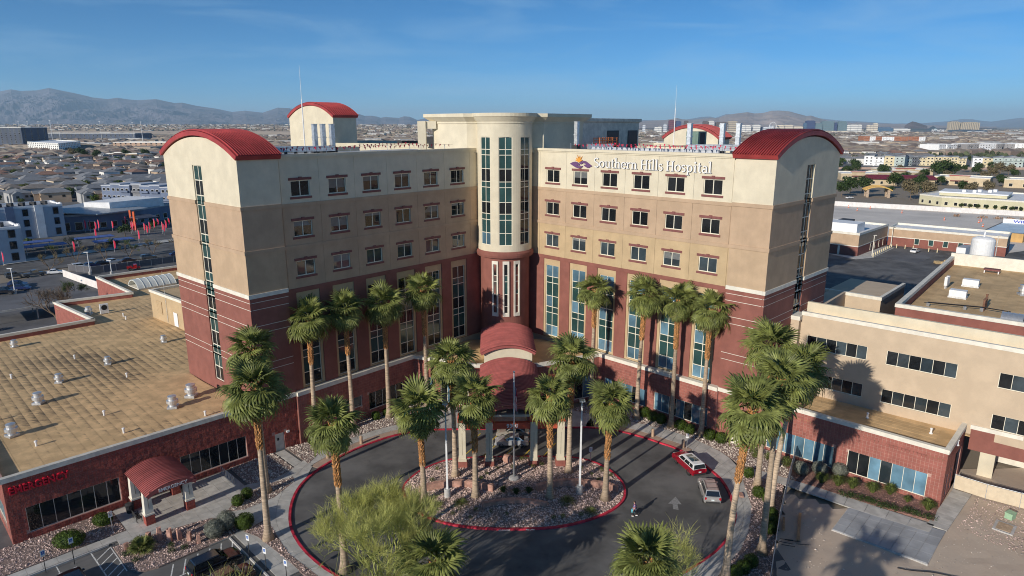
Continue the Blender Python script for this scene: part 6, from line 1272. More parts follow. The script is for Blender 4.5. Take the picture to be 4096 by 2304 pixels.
vl=empty('vault_cover',(51.3,-50.3,.06),.75,'square concrete vault cover set in the dirt','vault cover'); MB().box(-1.1,1.1,-.9,.9,-.1,.06).build('rim',curbgrey,vl); MB().box(-.85,.85,-.65,.65,.06,.09).build('cover',M('cover_tan',(.34,.25,.17),.9,.2,3),vl)
for i,(a,b,w_) in enumerate((((31.0,-47.2),(28.6,-52.0),.28),((28.9,-47.9),(27.9,-50.2),.2))):
    d=Vector(b)-Vector(a); L_=d.length; o=MB().box(0,L_,-w_/2,w_/2,0,.2).build('timber_beam',M('timber',(.33,.19,.10),.9,.2,3,.3,20),None,loc=(a[0],a[1],.06),rz=math.atan2(d.y,d.x)); tag(o,('long' if i==0 else 'short')+' timber beam lying on the dirt beside the chain link fence','timber')
mb=MB(); rg=random.Random(12)
for i in range(6):
    a=Vector((26.4+rg.uniform(0,2.0),-52.0+rg.uniform(-.5,.7))); mb.tube([(a.x,a.y,.1),(a.x+1.2,a.y-.4+rg.uniform(-.2,.2),.13)],.03,5)
mb.build('rebar_pile',black,None,kind='stuff')
mb=MB(); mb.tube([(36.2+.55*i,-56.4-.16*i-.1*math.sin(i*.9),.08) for i in range(11)],.05,6); tag(mb.build('fibre_roll',black,None),'dark cable lying curved on the dirt below the concrete patio','cable')
# ================================================================ things on the hospital roof
ZR=36.97
def mast(x,y,h,label):
    o=empty('antenna_mast',(x,y,ZR),0,label,'antenna'); MB().tube([(0,0,0),(0,0,h*.62),(0,0,h*.63),(0,0,h)],[.09,.075,.035,.012],8).build('pole',whitep,o); MB().box(-.3,.3,-.3,.3,0,.15).build('foot',galv,o); return o
mast(-28.7,-12.5,12.2,'tall white whip antenna above the left wing roof'); mast(33.6,22,11.6,'tall white whip antenna above the right rear roof')
def stack(x,y,h,label,grp):
    o=empty('exhaust_stack',(x,y,ZR),.8,label,'exhaust stack',grp); MB().box(-.3,.3,-.3,.3,.6,h).build('duct',galv,o); MB().box(-.38,.38,-.38,.38,h*.55,h*.55+.12).build('flange',galv,o); MB().box(-.5,.5,-.45,.45,0,1.0).build('fan_housing',dgrey,o); MB().box(-.22,.22,-.31,-.3,1.3,1.9).build('access_panel',whitep,o); MB().box(-.36,.36,-.36,.36,h,h+.08).build('rain_lip',galv,o); return o
for i,x_ in enumerate((-27.9,-26.7,-25.4)): stack(x_,-9.7,4.2,('left','middle','right')[i]+' silver exhaust stack of three above the left wing','exhaust stacks left')
for i,(x_,y_) in enumerate(((27.3,-10),(32.1,-10.3),(34.5,-10.3))): stack(x_,y_,4.3,('left','middle','right')[i]+' silver exhaust stack of three above the right wing','exhaust stacks right')
stack(11.6,-1.2,4.6,'perforated silver stack beside the penthouse on the right roof',None)
def duct(a,b,w,h,label,z=.45):
    a,b=Vector(a),Vector(b); d=b-a; L=d.length; o=empty('roof_duct',(a.x,a.y,ZR),math.atan2(d.y,d.x),label,'duct')
    n=int(L/1.4)+1
    for i in range(n): MB().box(i*L/n+.02,(i+1)*L/n-.02,-w/2,w/2,z,z+h).build('duct_section',galv,o)
    for i in range(n+1): MB().box(i*L/n-.06,i*L/n+.06,-w/2-.05,w/2+.05,0,z+.02).build('support',dgrey,o)
duct((-34.5,-16.5),(-25,-10.6),1.1,.75,'silver duct run across the left wing roof behind the flags'); duct((26.5,-11.4),(35.2,-13.4),1.2,.9,'silver duct run across the right wing roof near the end tower'); duct((13,-4.4),(17,-3.6),1.0,.8,'short silver duct beside the penthouse wall')
def box_unit(x,y,sx,sy,sz,m_,label): 
    o=empty('air_handler',(x,y,ZR),.8,label,'roof unit'); MB().box(-sx/2,sx/2,-sy/2,sy/2,.2,sz).build('casing',m_,o); MB().box(-sx/2-.05,sx/2+.05,-sy/2-.05,sy/2+.05,0,.2).build('kerb',dgrey,o); MB().box(-sx*.3,sx*.3,-sy/2-.03,-sy/2,.5,sz-.2).build('grille',dgrey,o)
box_unit(-36,-15.5,2.6,1.4,1.5,M('unit_blue',(.10,.17,.30),.5,.1,2),'blue-grey air handler at the left end of the roof'); box_unit(35.6,14,3.2,2.4,3.0,M('unit_green',(.12,.18,.15),.5,.1,2),'dark green air handler in front of the right rear gable'); box_unit(-12.5,17,3.0,2,2.0,dgrey,'dark air handler with stairs on the rear roof'); box_unit(-18,20,4,1.5,1.2,dgrey,'dark pipe rack on the left rear roof')
orr=empty('orange_rack',(17.2,4.2,ZR),.82,'orange pipe storage rack in front of the roof plant room','rack'); om=M('rack_orange',(.62,.17,.05),.6,.1,3)
for i in range(5): 
    for y_ in (-.6,.6): MB().box(-2.6+i*1.3-.05,-2.6+i*1.3+.05,y_-.05,y_+.05,0,2.1).build('post',om,orr)
for j in range(5): 
    for y_ in (-.62,.62): MB().box(-2.65,2.65,y_-.03,y_+.03,.25+j*.42,.36+j*.42).build('rail',om,orr)
flagr=M('pennant_red',(.45,.02,.06),.8,.1,4)
def pennants(pts,label,n):
    P=resample([Vector(p) for p in pts],n); o=empty('pennant_line',P[0],0,label,'bunting','lines of red pennants on the roof'); b=P[0]
    Q=[p-b+Vector((0,0,-.18*math.sin(math.pi*((i%6)/6)))) for i,p in enumerate(P)]; MB().tube(Q,.012,4).build('cord',dgrey,o)
    d=(P[-1]-P[0]).normalized(); me=cached('pennant',lambda:MB().add([(-.14,0,0),(.14,0,0),(.02,.05,-.38)],[(0,1,2)]).mesh('pennant',flagr))
    for q in Q[1:-1]: obj('pennant',me,o,q,rot=(rnd.uniform(-.5,.5),rnd.uniform(-.25,.25),math.atan2(d.y,d.x)+rnd.uniform(-.4,.4)),scale=rnd.uniform(.85,1.15))
    for k in range(0,n+1,8): MB().tube([(Q[k].x,Q[k].y,ZR-b.z),Q[k]],.03,6).build('stanchion',galv,o)
for i,(sg_i,s0,s1,n0,z_,l_) in enumerate(((-1,38.5,9,-2.6,38.35,'red pennant line nearest the left wing parapet'),(-1,38,10,-7,38.35,'red pennant line farther back on the left wing roof'),(-1,20,8,-11.5,38.4,'red pennant line near the penthouse portal'),(1,12,38.8,-2.4,38.4,'red pennant line nearest the right wing parapet'),(1,14,38,-5.2,38.5,'red pennant line behind the white roof blocks'))): pennants([W(sg_i,s0,n0,z_),W(sg_i,s1,n0,z_)],l_,34 if i!=2 else 16)
for i in range(22): tag(obj('roof_block',cached('rblk',lambda:MB().hexa([(-.55,-.25,0),(.55,-.25,0),(.55,.25,0),(-.55,.25,0),(-.34,-.2,.95),(.34,-.2,.95),(.34,.2,.95),(-.34,.2,.95)]).mesh('roof_block',M('ballast_grey',(.40,.41,.43),.8,.15,2))),None,W(1,15.5+i*.95,-3.7,ZR),TH[1]),'white trapezoid ballast block in the row behind the sign parapet','ballast block','row of white ballast blocks')
# ================================================================ service yard behind on the right
sheet_('yard_asphalt',[(40,20),(75,5),(200,95),(180,135),(120,140),(70,90)],-.06,asphalt,t=.2); sheet_('yard_pad',[(120,95.5),(137.5,113),(147,103),(129,86.5)],-.045,asphalt2,t=.1); sheet_('yard_walk',[(108,104),(113,93),(120,95.5),(137.3,112.8),(136,116),(115,98)],-.03,concrete,t=.1)
sheet_('construction_lot',[(110,140),(176,238),(260,186),(210,120),(165,100),(150,125)],-.05,M('lot_dust',(.50,.455,.405),.95,.12,.05),t=.1)
def bldg(name,poly,h,wall,label,cat='building',lower=None,lh=3.2,cap=trimw,roofm=None,para=.7,group=None):
    q=[Vector(p) for p in poly]; n=len(q); ar_=sum(q[i].x*q[(i+1)%n].y-q[(i+1)%n].x*q[i].y for i in range(n))
    if ar_<0: q=q[::-1]
    c=q[0]; l=[p-c for p in q]; o=empty(name,(c.x,c.y,-.3),0,label,cat,group)
    MB().prism([tuple(p) for p in l],lh if lower else 0,h).build('wall',wall,o)
    if lower: MB().prism([tuple(p) for p in poly_off(l,.03)],0,lh).build('lower_wall',lower,o); MB().prism([tuple(p) for p in poly_off(l,.08)],lh,lh+.25).build('band',cap,o)
    i_=poly_off(l,-.35); e_=poly_off(l,.08)
    V=[(p.x,p.y,z_) for P,z_ in ((e_,h),(e_,h+para),(i_,h+para),(i_,h+.02)) for p in P]; MB().add(V,[(a*n+k,a*n+(k+1)%n,(a+1)*n+(k+1)%n,(a+1)*n+k) for a in range(3) for k in range(n)]).build('parapet',cap,o)
    MB().add([(p.x,p.y,h+.05) for p in i_],[tuple(range(n))]).build('roof',roofm or roofwhite,o); return o
def addwin(o,a,b,n,z0,w,h,mat=None,off=.05,t0=0.,t1=1.,frame=None,glass=None):
    """row of windows on the face a->b (outside on the right)"""
    a,b=Vector(a),Vector(b); d=(b-a); L=d.length; d/=L; nn=Vector((d.y,-d.x)); an=math.atan2(d.y,d.x)
    fm=cached(('bwf',w,h,(frame or framem).name),lambda:MB().box(-w/2-.12,w/2+.12,-.06,.06,-.12,h+.12).mesh('window',frame or framem)); pm=cached(('bwp',w,h,(glass or glassd).name),lambda:MB().box(-w/2,w/2,-.08,-.062,0,h).mesh('pane',glass or glassd))
    for i in range(n):
        p=a+d*L*(t0+(t1-t0)*(i+.5)/n)+nn*off; f=obj('window',fm,o,(p.x-o.location.x,p.y-o.location.y,z0),an); obj('pane',pm,f)
yA=bldg('yard_building',[(116,98),(137.5,118.5),(120,138),(98.5,117)],7.0,tan,'beige and maroon service building with white rooftop screen behind the tower',lower=redst)
addwin(yA,(116,98),(137.5,118.5),4,.8,1.0,2.0,t0=.35,t1=.95); MB().box(-.1,3.2,-.06,.02,0,2.9).build('roller_door',trimw,yA,loc=(-4.4,4.1,.2),rz=math.atan2(-19,-17.5)+math.pi/2+.78)
MB().box(2,15,1,9,7.1,10.0).build('roof_screen',whitep,yA,rz=2.35,loc=(9,9,0)); 
for i in range(6): MB().box(-1+i*1.5,.3+i*1.5,-2,2,7.2,9.4).build('chiller',greyM if 'greyM' in globals() else dgrey,yA,rz=.76,loc=(2.5,17,0))
yB=bldg('long_yard_building',[(138,118.5),(163,95.5),(172,105.5),(147,129)],6.0,tan,'long low beige building with maroon base and white roof across the yard',lower=redst)
addwin(yB,(138,118.5),(163,95.5),6,1.4,1.3,1.9,t0=.2,t1=.95,glass=glasst)
wc=car('sedan',whitec,138.6,103.6,R(40),'white sedan parked alone on the grey pad in the service yard',z=-.04,detail=False)
tk_=empty('box_truck',(147.5,93.0,-.05),R(42),'white box truck with dark roof parked in the service yard','truck'); MB().box(-4.2,2.6,-1.25,1.25,1.1,4.0).build('cargo_box',whitep,tk_); MB().box(-4.15,2.55,-1.2,1.2,4.0,4.06).build('box_roof',roofgrey,tk_); loft(MB(),[(-1.1,[(2.8,.7),(2.8,2.7),(3.7,2.7),(4.4,1.7),(5.0,1.5),(5.0,.7)]),(1.1,[(2.8,.7),(2.8,2.7),(3.7,2.7),(4.4,1.7),(5.0,1.5),(5.0,.7)])]).build('cab',whitep,tk_); MB().box(-4.3,4.6,-.5,.5,.6,1.1).build('chassis',dgrey,tk_); MB().box(-4.5,-4.2,-1.1,1.1,.5,.75).build('rear_bumper',dgrey,tk_)
tm_,rm_=wheel_mesh(.5)
for wx in (-2.6,3.9):
    for sd in (-1,1): w_=obj('wheel',tm_,tk_,(wx,sd*1.05,.5),0 if sd<0 else math.pi); obj('rim',rm_,w_)
for i,(x_,y_,s_) in enumerate(((134,85,1.6),(135.2,84.3,1.4),(136.4,84.2,1.7))): 
    o=empty('pallet_load',(x_,y_,-.05),.4*i,('left','middle','right tan')[i]+' pallet load standing by the box truck','pallet'); MB().box(-s_/2,s_/2,-s_/2,s_/2,.15,.9+.4*(i==2)).build('load',M('cardboard',(.36,.26,.14),.9,.2,2),o)
    for k in (-.5,0,.5): MB().box(-s_/2,s_/2,k*s_*.8-.06,k*s_*.8+.06,0,.14).build('bearer',treebrown,o)
for i in range(10): t=i/9; tag(MB().lathe([(.14,0),(.14,1.3),(.05,1.38)],8).build('yard_bollard',M('bollard_cream',(.62,.53,.34),.7,.05,2),None,loc=(120.3+15*t,96.3+15.2*t,-.04)),'cream steel bollard in the line along the yard walk','bollard','cream bollards in the yard')
for i,(x_,y_) in enumerate(((137.4,112),(139.4,110.4),(141.2,108.8),(144,104.8),(146,103.4))): tag(obj('yard_bollard',cached('ybm',lambda:MB().lathe([(.14,0),(.14,1.3),(.05,1.38)],8).mesh('yard_bollard',MATS['bollard_cream'])),None,(x_,y_,-.04)),'cream steel bollard in front of the long yard building windows','bollard','cream bollards by the long building')
for i,(x_,y_) in enumerate(((121.5,99.0),(138.4,117.0),(161,97.0))): o=empty('yard_lamp',(x_,y_,-.05),0,'pale yard lamp post '+('at the beige building side','at the inner yard corner','at the far end of the long building')[i],'lamp post'); MB().tube([(0,0,0),(0,0,6.5)],[.16,.12],8).build('pole',trimw,o); MB().box(-.2,.7,-.2,.2,6.5,6.7).build('lamp_head',trimw,o)
scr=M('fence_screen_grey',(.52,.50,.49),.9,.08,.5)
fence('construction_fence',[(165,246),(178,237),(213,214),(246,191),(290,160)],2.4,'long pale screened construction fence across the back lot',scr,3.6,z=-.1,thick=.05)
for i,(x_,y_) in enumerate(((182,228),(190,222),(180,216),(200,180),(210,172),(214,176),(203,160),(196,205))):
    o=empty('traffic_drum',(x_,y_,-.05),0,'orange and white striped channelizer on the bare construction lot','traffic cone','striped channelizers on the lot'); MB().lathe([(.4,0),(.4,.12),(.22,.14),(.14,1.3),(.05,1.35)],10).build('cone',M('cone_orange',(.6,.13,.04),.7,.05,2),o); MB().lathe([(.205,.45),(.185,.7)],10,cap=False).build('stripe',whitep,o)
for i,(x_,y_,s_) in enumerate(((222,186,1.8),(227,183,1.4),(231,181,1.6),(235,178,1.3),(214,192,1.2))): mb=MB(); leaf_cloud(mb,(0,0,.5),(s_*1.5,s_,.6),40,.5,rnd,.1); tag(mb.build('debris_pile',M('debris',(.30,.20,.14),.9,.3,1),None,loc=(x_,y_,-.05)),'low pile of building material near the construction fence','debris','piles on the construction lot')
bR=bldg('site_office',[(181,130),(189,121),(212,140),(203,150)],3.4,M('ochre',(.42,.26,.10),.8,.1,.5),'low ochre site office with a pale blue membrane roof at the right edge',roofm=M('roof_paleblue',(.42,.52,.60),.6,.1,.2),cap=M('eave_dark',(.12,.11,.10),.7,.1,1),para=.15)
sb=empty('site_banner',(203.5,148.5,3.2),math.atan2(-9,9),'white banner with blue block letters on the site office roof','sign'); MB().box(-1,15,-.05,.05,0,1.7).build('board',whitep,sb); text('WIUCHI',1.5,M('banner_blue',(.02,.04,.30),.6,.05,2),'lettering',sb,(6.5,-.06,.3),(math.pi/2,0,0),.01,.04,xs=1.5)
# ================================================================ mid-distance right: shops, clinic, apartments
sandw=M('shop_tan',(.44,.355,.235),.9,.08,.3); yelw=M('clinic_yellow',(.44,.41,.28),.9,.06,.3)
shop=[([(270,406),(298,404),(305,425),(277,428)],5.0,'tan shop with red awning strip nearest the tower edge'),([(303,408),(336,412),(338,436),(306,432)],5.2,'tan shop behind the red-roofed clinic'),([(318,367),(343,345),(358,362),(333,384)],5.4,'tan shop with white roof right of the clinic'),([(350,341),(385,310),(398,326),(363,357)],5.4,'tan shop at the right frame edge'),([(330,455),(372,450),(376,474),(334,478)],4.6,'far tan shop with long white roof')]
for i,(P,h,l_) in enumerate(shop):
    o=bldg('shop_building',P,h,sandw,l_); addwin(o,P[0],P[1],6,.9,2.0,2.0); a,b=Vector(P[0]),Vector(P[1]); d=(b-a).normalized(); nn=Vector((d.y,-d.x)); m_=(b-a).length
    MB().box(m_*.3,m_*.62,-.9,0,2.9,3.6).build('awning',maroon,o,rz=math.atan2(d.y,d.x)); MB().box(m_*.28,m_*.64,-.25,-.02,3.6,h+1.3).build('sign_parapet',sandw,o,rz=math.atan2(d.y,d.x)); MB().box(m_*.26,m_*.66,-.7,.8,h+1.32,h+1.75).build('tile_cap',roofred,o,rz=math.atan2(d.y,d.x))
yb=bldg('yellow_clinic',[(231,247),(234,233),(262,207),(300,240),(268,275)],4.6,yelw,'long pale yellow clinic with white roof beyond the construction fence'); addwin(yb,(234,233),(262,207),9,.9,1.4,1.6); addwin(yb,(231,247),(234,233),3,.9,1.4,1.6)
MB().prism([(8,-4),(30,-24),(44,-9),(22,12)],4.9,6.4).build('upper_volume',yelw,yb); MB().prism([(7.6,-4),(30,-24.6),(44.6,-9),(22,12.5)],6.4,7.0).build('upper_parapet',roofwhite,yb)
for i in range(5): MB().box(0,2.2,0,1.6,7.0,8.3).build('rooftop_unit',whitep,yb,loc=(18+i*4.2,-10-(i%2)*2,0),rz=.7)
cl=bldg('red_roof_clinic',[(268,362),(309,352),(314,368),(273,378)],4.4,sandw,'tan clinic with a long dark red metal roof',para=.05,cap=sandw); addwin(cl,(268,362),(309,352),8,1.0,1.6,1.8)
MB().hexa([(-1,-1.5,4.5),(42,-12,4.5),(46.5,6.5,4.5),(4,17.5,4.5),(1,6.3,6.9),(43,-4,6.9),(44,-1,6.9),(2,9,6.9)]).build('metal_roof',M('far_red_roof',(.15,.018,.022),.4,.1,.5),cl)
ac=empty('arched_timber_canopy',(227,281,-.3),R(-20),'arched yellow timber drop-off canopy on stone pillars','canopy'); barrel(ac,(0,-4.5,4.4),0,15,9,2.2,6,M('timber_yellow',(.50,.32,.10),.7,.1,1),.5,name='arch_roof')
for sx in (-5.6,5.6):
    for sy in (-3.2,3.2): MB().box(sx-.7,sx+.7,sy-.7,sy+.7,0,4.6).build('stone_pillar',M('stone_tan',(.34,.26,.19),.9,.25,2),ac)
awm=[M('apt_white',(.66,.66,.64),.85,.05,.3),M('apt_sage',(.33,.38,.36),.85,.05,.3),M('apt_brick',(.30,.13,.075),.85,.1,.5),M('apt_sand',(.50,.43,.28),.85,.05,.3)]; aroof=M('apt_roof',(.20,.21,.225),.8,.1,.3)
def apt_row(a,b,depth,h,n,label,nm='apartment_block',ms=awm,pitched=True,floors=3,seed=1):
    a,b=Vector(a),Vector(b); d=(b-a); L=d.length; d/=L; rg=random.Random(seed); o=empty(nm,(a.x,a.y,-.3),math.atan2(d.y,d.x),label,'apartment block'); u=L/n
    for i in range(n):
        hh=h+rg.uniform(-.6,.8); st_=rg.uniform(-1.2,.6); m_=ms[rg.randrange(len(ms))]
        MB().box(i*u+.02,(i+1)*u-.02,st_,depth,0,hh).build('wall_bay',m_,o)
        if pitched:
            r_=1.2+rg.uniform(0,.8); x0,x1,y0,y1=i*u-.3,(i+1)*u+.3,st_-.6,depth+.5; up=rg.random()<.5
            MB().hexa([(x0,y0,hh+.01),(x1,y0,hh+.01),(x1,y1,hh+.01),(x0,y1,hh+.01),(x0 if up else x0+.1,y0,hh+(.25 if up else r_)),(x1,y0,hh+(r_ if up else .25)),(x1,y1,hh+(r_ if up else .25)),(x0,y1,hh+(.25 if up else r_))]).build('roof',aroof,o)
        else: MB().box(i*u-.05,(i+1)*u+.05,st_-.15,depth+.1,hh,hh+.5).build('parapet',ms[0],o)
        for fz in range(floors):
            z_=1.0+fz*(h/floors); fm=cached(('aw',),lambda:MB().box(-.9,.9,-.1,.05,0,1.5).mesh('window',awm[0])); pm=cached(('awp',),lambda:MB().box(-.78,.78,-.13,-.1,.1,1.4).mesh('pane',glassd))
            for k in range(2): 
                f=obj('window',fm,o,((i+.28+.44*k)*u,st_-.02,z_)); obj('pane',pm,f)
            if rg.random()<.5: MB().box((i+.1)*u,(i+.9)*u,st_-1.0,st_-.03,z_-.45,z_+.5).build('balcony',m_,o)
    return o
apt_row((395,600),(424,575),14,9.5,4,'colourful sloped-roof apartment block nearest the tower edge',seed=2); apt_row((428,586),(452,592),13,9,4,'dark-fronted sloped-roof apartment block second from the tower',seed=3,ms=[awm[1],M('apt_slate',(.10,.11,.13),.8,.1,.3)]); apt_row((449,592),(486,571),14,9,6,'pale sloped-roof apartment block in the middle of the row',seed=4,ms=[awm[0],awm[3]]); apt_row((486,562),(522,541),14,9.5,5,'brick and sage apartment block right of the middle',seed=5); apt_row((524,552),(560,528),14,9,5,'brick fronted apartment block at the right frame edge',seed=6,ms=[awm[2],awm[0]])
br_roof=M('apt_roof_brown',(.19,.13,.105),.85,.1,.3)
for i,(a,b,l_) in enumerate((((666,886),(712,905),'white four storey apartment block nearest the tower'),((730,915),(792,925),'white four storey apartment block in the middle'),((800,930),(880,905),'white four storey apartment block at the right edge'))): apt_row(a,b,30,13.5,6,l_,ms=[awm[0],awm[0],M('apt_grey',(.24,.23,.23),.85,.1,.3)],pitched=False,floors=4,seed=11+i)
apt_row((940,1590),(1090,1575),30,14,10,'row of brick red and white condos in the right distance',ms=[awm[2],awm[0]],pitched=False,seed=15)
wl_=empty('estate_wall',(330,536,-.3),0,'long tan boundary wall in front of the sloped-roof apartments','wall')
for i in range(24): MB().box(i*9,i*9+8.9,-.3,.3,0,2.2).build('wall_panel',M('wall_pinktan',(.36,.26,.21),.9,.06,.5),wl_,rz=-.06)
# ================================================================ mid-distance left: road, lot, offices, houses
sheet_('road',[(-260,-20),(-142,79),(-105,107),(-20,195),(-40,215),(-118,133),(-149,92),(-280,-5)],-.10,asphalt,t=.15); sheet_('left_lot',[(-175,-20),(-128,80),(-100,96),(-82,62),(-93,42),(-77,26),(-88,19),(-74,6.5),(-96,-15),(-110,-30)],-.12,asphalt2,t=.1)
sheet_('left_pavement',[(-150,93),(-119,134),(-60,193),(-64,197),(-124,137),(-154,96)],-.05,concrete,t=.1); sheet_('office_forecourt',[(-220,70),(-154,96),(-122,137),(-100,165),(-120,240),(-200,230),(-240,120)],-.16,asphalt,t=.1)
for i in range(9): x_=-128+i*3.2; line_([(x_,36+i*2.1),(x_-4,40.5+i*2.1)],.15,linep,z=-.11)
sheet_('estate_street',[(-330,262),(-120,240),(-340,900),(-900,900)],-.22,asphalt2,t=.1); sheet_('right_estate_street',[(330,530),(640,520),(760,960),(470,960)],-.25,asphalt2,t=.08)
off_w=M('office_pale',(.36,.38,.42),.85,.06,.2); off_d=M('office_dark',(.045,.055,.085),.8,.1,.3); off_m=M('office_blue',(.12,.15,.22),.8,.1,.2)
def office(name,c,dl,Ll,dr,Lr,h,label,ms,floors=3):
    c=Vector(c); dl=Vector(dl).normalized(); dr=Vector(dr).normalized(); P=[c+dl*Ll,c,c+dr*Lr,c+dl*Ll+dr*Lr]; o=bldg(name,P,h,ms[0],label,cap=roofwhite,roofm=roofgrey)
    for (a,b,L_) in ((P[0],P[1],Ll),(P[1],P[2],Lr)):
        for k in range(floors): addwin(o,a,b,max(2,int(L_/4.5)),1.0+k*(h/floors),1.6,h/floors*.62,frame=ms[1])
        d=(b-a).normalized(); an=math.atan2(d.y,d.x)
        for k in range(max(1,int(L_/9))): p=a+d*(3+k*9)-o.location.xy; MB().box(0,2.6,-.5,0,0,h+.9).build('pier',ms[1] if k%2 else roofwhite,o,loc=(p.x,p.y,0),rz=an)
    for k in range(5): p=c+dl*(4+k*3.6)+dr*(Lr*.5)-o.location.xy; MB().box(-.9,.9,-.7,.7,h+.1,h+1.4).build('rooftop_unit',dgrey,o,loc=(p.x,p.y,0))
    return o
office('pale_office',(-147,98),(-.72,-.69),40,(-.69,.72),16,10.6,'pale three storey office with dark tall windows at the left edge',[off_w,off_d]); office('grey_office',(-166,150),(-.72,-.69),48,(-.69,.72),18,11.6,'grey three storey office behind the pale one at left',[off_w,off_m])
ch=bldg('clubhouse',[(-172,156),(-161,162.5),(-153,172),(-147,200),(-182,206)],6.2,off_m,'dark blue clubhouse with sloping grey metal roof and white parapet box',cap=roofgrey,roofm=roofgrey); addwin(ch,(-172,156),(-161,162.5),3,.8,2.4,3.0); addwin(ch,(-161,162.5),(-153,172),3,1.2,2.2,2.0); addwin(ch,(-153,172),(-147,200),6,1.2,2.2,2.0)
lc=ch.location
MB().hexa([(x_-lc.x,y_-lc.y,z_) for x_,y_,z_ in ((-181,154,8.6),(-158,158,6.9),(-148,178,6.9),(-176,190,8.6),(-181,154,9.0),(-158,158,7.3),(-148,178,7.3),(-176,190,9.0))]).build('metal_roof',M('roof_metal_grey',(.26,.28,.30),.4,.08,1),ch); MB().prism([(x_-lc.x,y_-lc.y) for x_,y_ in ((-171,172),(-160,171),(-148,192),(-166,197))],6.5,10.4).build('parapet_box',roofwhite,ch)
for i,(x_,y_) in enumerate(((-150.5,168),(-146.5,163))): MB().box(-.35,.35,-.35,.35,0,7.6).build('red_column',M('column_orange',(.55,.10,.03),.6,.05,1),ch,loc=(x_-lc.x,y_-lc.y,0))
MB().prism([(-153-lc.x,170-lc.y),(-144-lc.x,161-lc.y),(-139-lc.x,168-lc.y),(-148-lc.x,177-lc.y)],4.6,5.0).build('porch_roof',off_d,ch)
apt_row((-205,246),(-150,228),12,11.2,9,'row of modern white and blue grey townhouses left of the tower',nm='townhouse_row',ms=[off_w,off_m,off_m,M('town_grey',(.16,.165,.18),.8,.1,.3)],pitched=False,seed=21)
bl=M('carport_blue',(.06,.10,.28),.5,.1,.5)
for i,(x_,y_,l_) in enumerate(((-143,128,'blue carport roof nearest the clubhouse'),(-133,122,'blue carport roof nearest the road'),(-150,112,'blue carport roof beside the pale office'),(-158,118,'blue-grey carport roof between offices'))):
    o=empty('carport',(x_,y_,-.2),.75,l_,'carport'); MB().box(-6,6,-2.6,2.6,2.7,2.9).build('roof',bl,o)
    for sx in (-5,0,5): MB().box(sx-.1,sx+.1,-.1,.1,0,2.7).build('post',galv,o)
sh_=empty('shade_carport',(-104,36,-.2),.72,'flat grey shade canopy over the left parking bays','carport'); MB().box(-10,10,-5,5,3.0,3.2).build('roof',asphalt2,sh_); MB().box(-10.1,10.1,-5.12,-5.0,2.9,3.3).build('edge',trimg,sh_)
for sx in (-8,0,8):
    for sy in (-3.5,3.5): MB().box(sx-.12,sx+.12,sy-.12,sy+.12,0,3.0).build('post',trimg,sh_)
CARS=[('suv',greyc,-134.5,74.5,'dark grey four-wheel drive farthest left by the street trees'),('pickup',greyc,-130.5,76.3,'grey pickup beside the dark four-wheel drive'),('sedan',whitec,-126.5,79.2,'white sedan at the lot corner by the white fence screen'),('suv',whitec,-123.6,86.3,'white boxy four-wheel drive behind the dark fence'),('hatch',bluec,-121.6,88.6,'dark blue hatchback right of the white four-wheel drive'),('hatch',blackc,-119.6,90.8,'black hatchback in the kerbside row'),('suv',silver,-117.7,93.2,'silver SUV in the kerbside row'),('sedan',maroonc,-114.6,96.0,'dark maroon sedan right of the silver SUV'),('suv',greyc,-110.6,100.2,'dark grey SUV near the round bush'),('sedan',bluec,-104.6,106.6,'blue sedan partly behind the tower'),('hatch',bluec,-127,64.5,'dark blue hatchback at the back of the left lot row'),('sedan',blackc,-125.6,62.6,'black sedan second in the left lot row'),('sedan',bluec,-123.4,60.2,'blue sedan third in the left lot row'),('pickup',blackc,-124.6,55.8,'black pickup at the left frame edge')]
for i,(k_,p_,x_,y_,l_) in enumerate(CARS): car(k_,p_,x_,y_,R(45 if 2<i<10 else (48 if i in(0,1) else (20 if i==2 else 8))),l_,z=-.1,detail=False)
rq=empty('red_utility_vehicle',(-107,84,-.1),.6,'bright red open utility vehicle behind the dark fence','vehicle'); MB().box(-1.6,1.7,-.75,.75,.5,.95).build('body',carpaint('bright_red',(.55,.01,.01)),rq); MB().box(-1.6,-.4,-.75,.75,.95,1.25).build('tray',MATS['paint_bright_red'],rq); MB().box(.1,.9,-.7,.7,.95,1.7).build('cab_frame',MATS['paint_bright_red'],rq)
for wx in (-1.0,1.1):
    for sd in (-1,1): obj('wheel',tm_,rq,(wx,sd*.75,.45),0 if sd<0 else math.pi,scale=.85)
fence('lot_fence',[(-125,83),(-116,79),(-99,96),(-70,128)],2.0,'dark grey screened fence between the lot and the street',M('fence_screen_dark',(.09,.09,.10),.9,.1,.5),3.2,z=-.1,thick=.05); fence('lot_screen_fence',[(-122,75.5),(-112,67),(-103,59.5)],2.0,'white screened fence bending towards the emergency roof',M('fence_screen_white',(.60,.56,.53),.9,.06,.5),2.4,z=-.1,thick=.05)
for i,(x_,y_) in enumerate(((-116,78),(-122,56),(-110,78))): o=empty('lot_lamp',(x_,y_,-.1),0,'white parking lot lamp post '+('at the fence corner','among the blue cars','beside the dark fence')[i],'lamp post'); MB().lathe([(.4,0),(.4,.9)],10).build('base',curbgrey,o); MB().tube([(0,0,.9),(0,0,6.5 if i<2 else 4)],[.12,.09],8).build('pole',whitep,o); MB().box(-.9,.3,-.15,.15,6.4 if i<2 else 4,6.55 if i<2 else 4.15).build('lamp_head',whitep,o)
fgs=[(-149,91),(-137,106),(-128,113),(-129,131),(-146,134),(-163,157),(-161,157),(-159,157),(-158,157.5),(-154,160),(-152,166),(-143,153),(-142,154.5),(-138,153),(-137,155),(-137,159),(-139,166),(-131,153),(-136,169),(-140,149),(-134,147),(-132,158),(-129,150),(-126,152),(-124,147),(-122,150),(-145,158)]
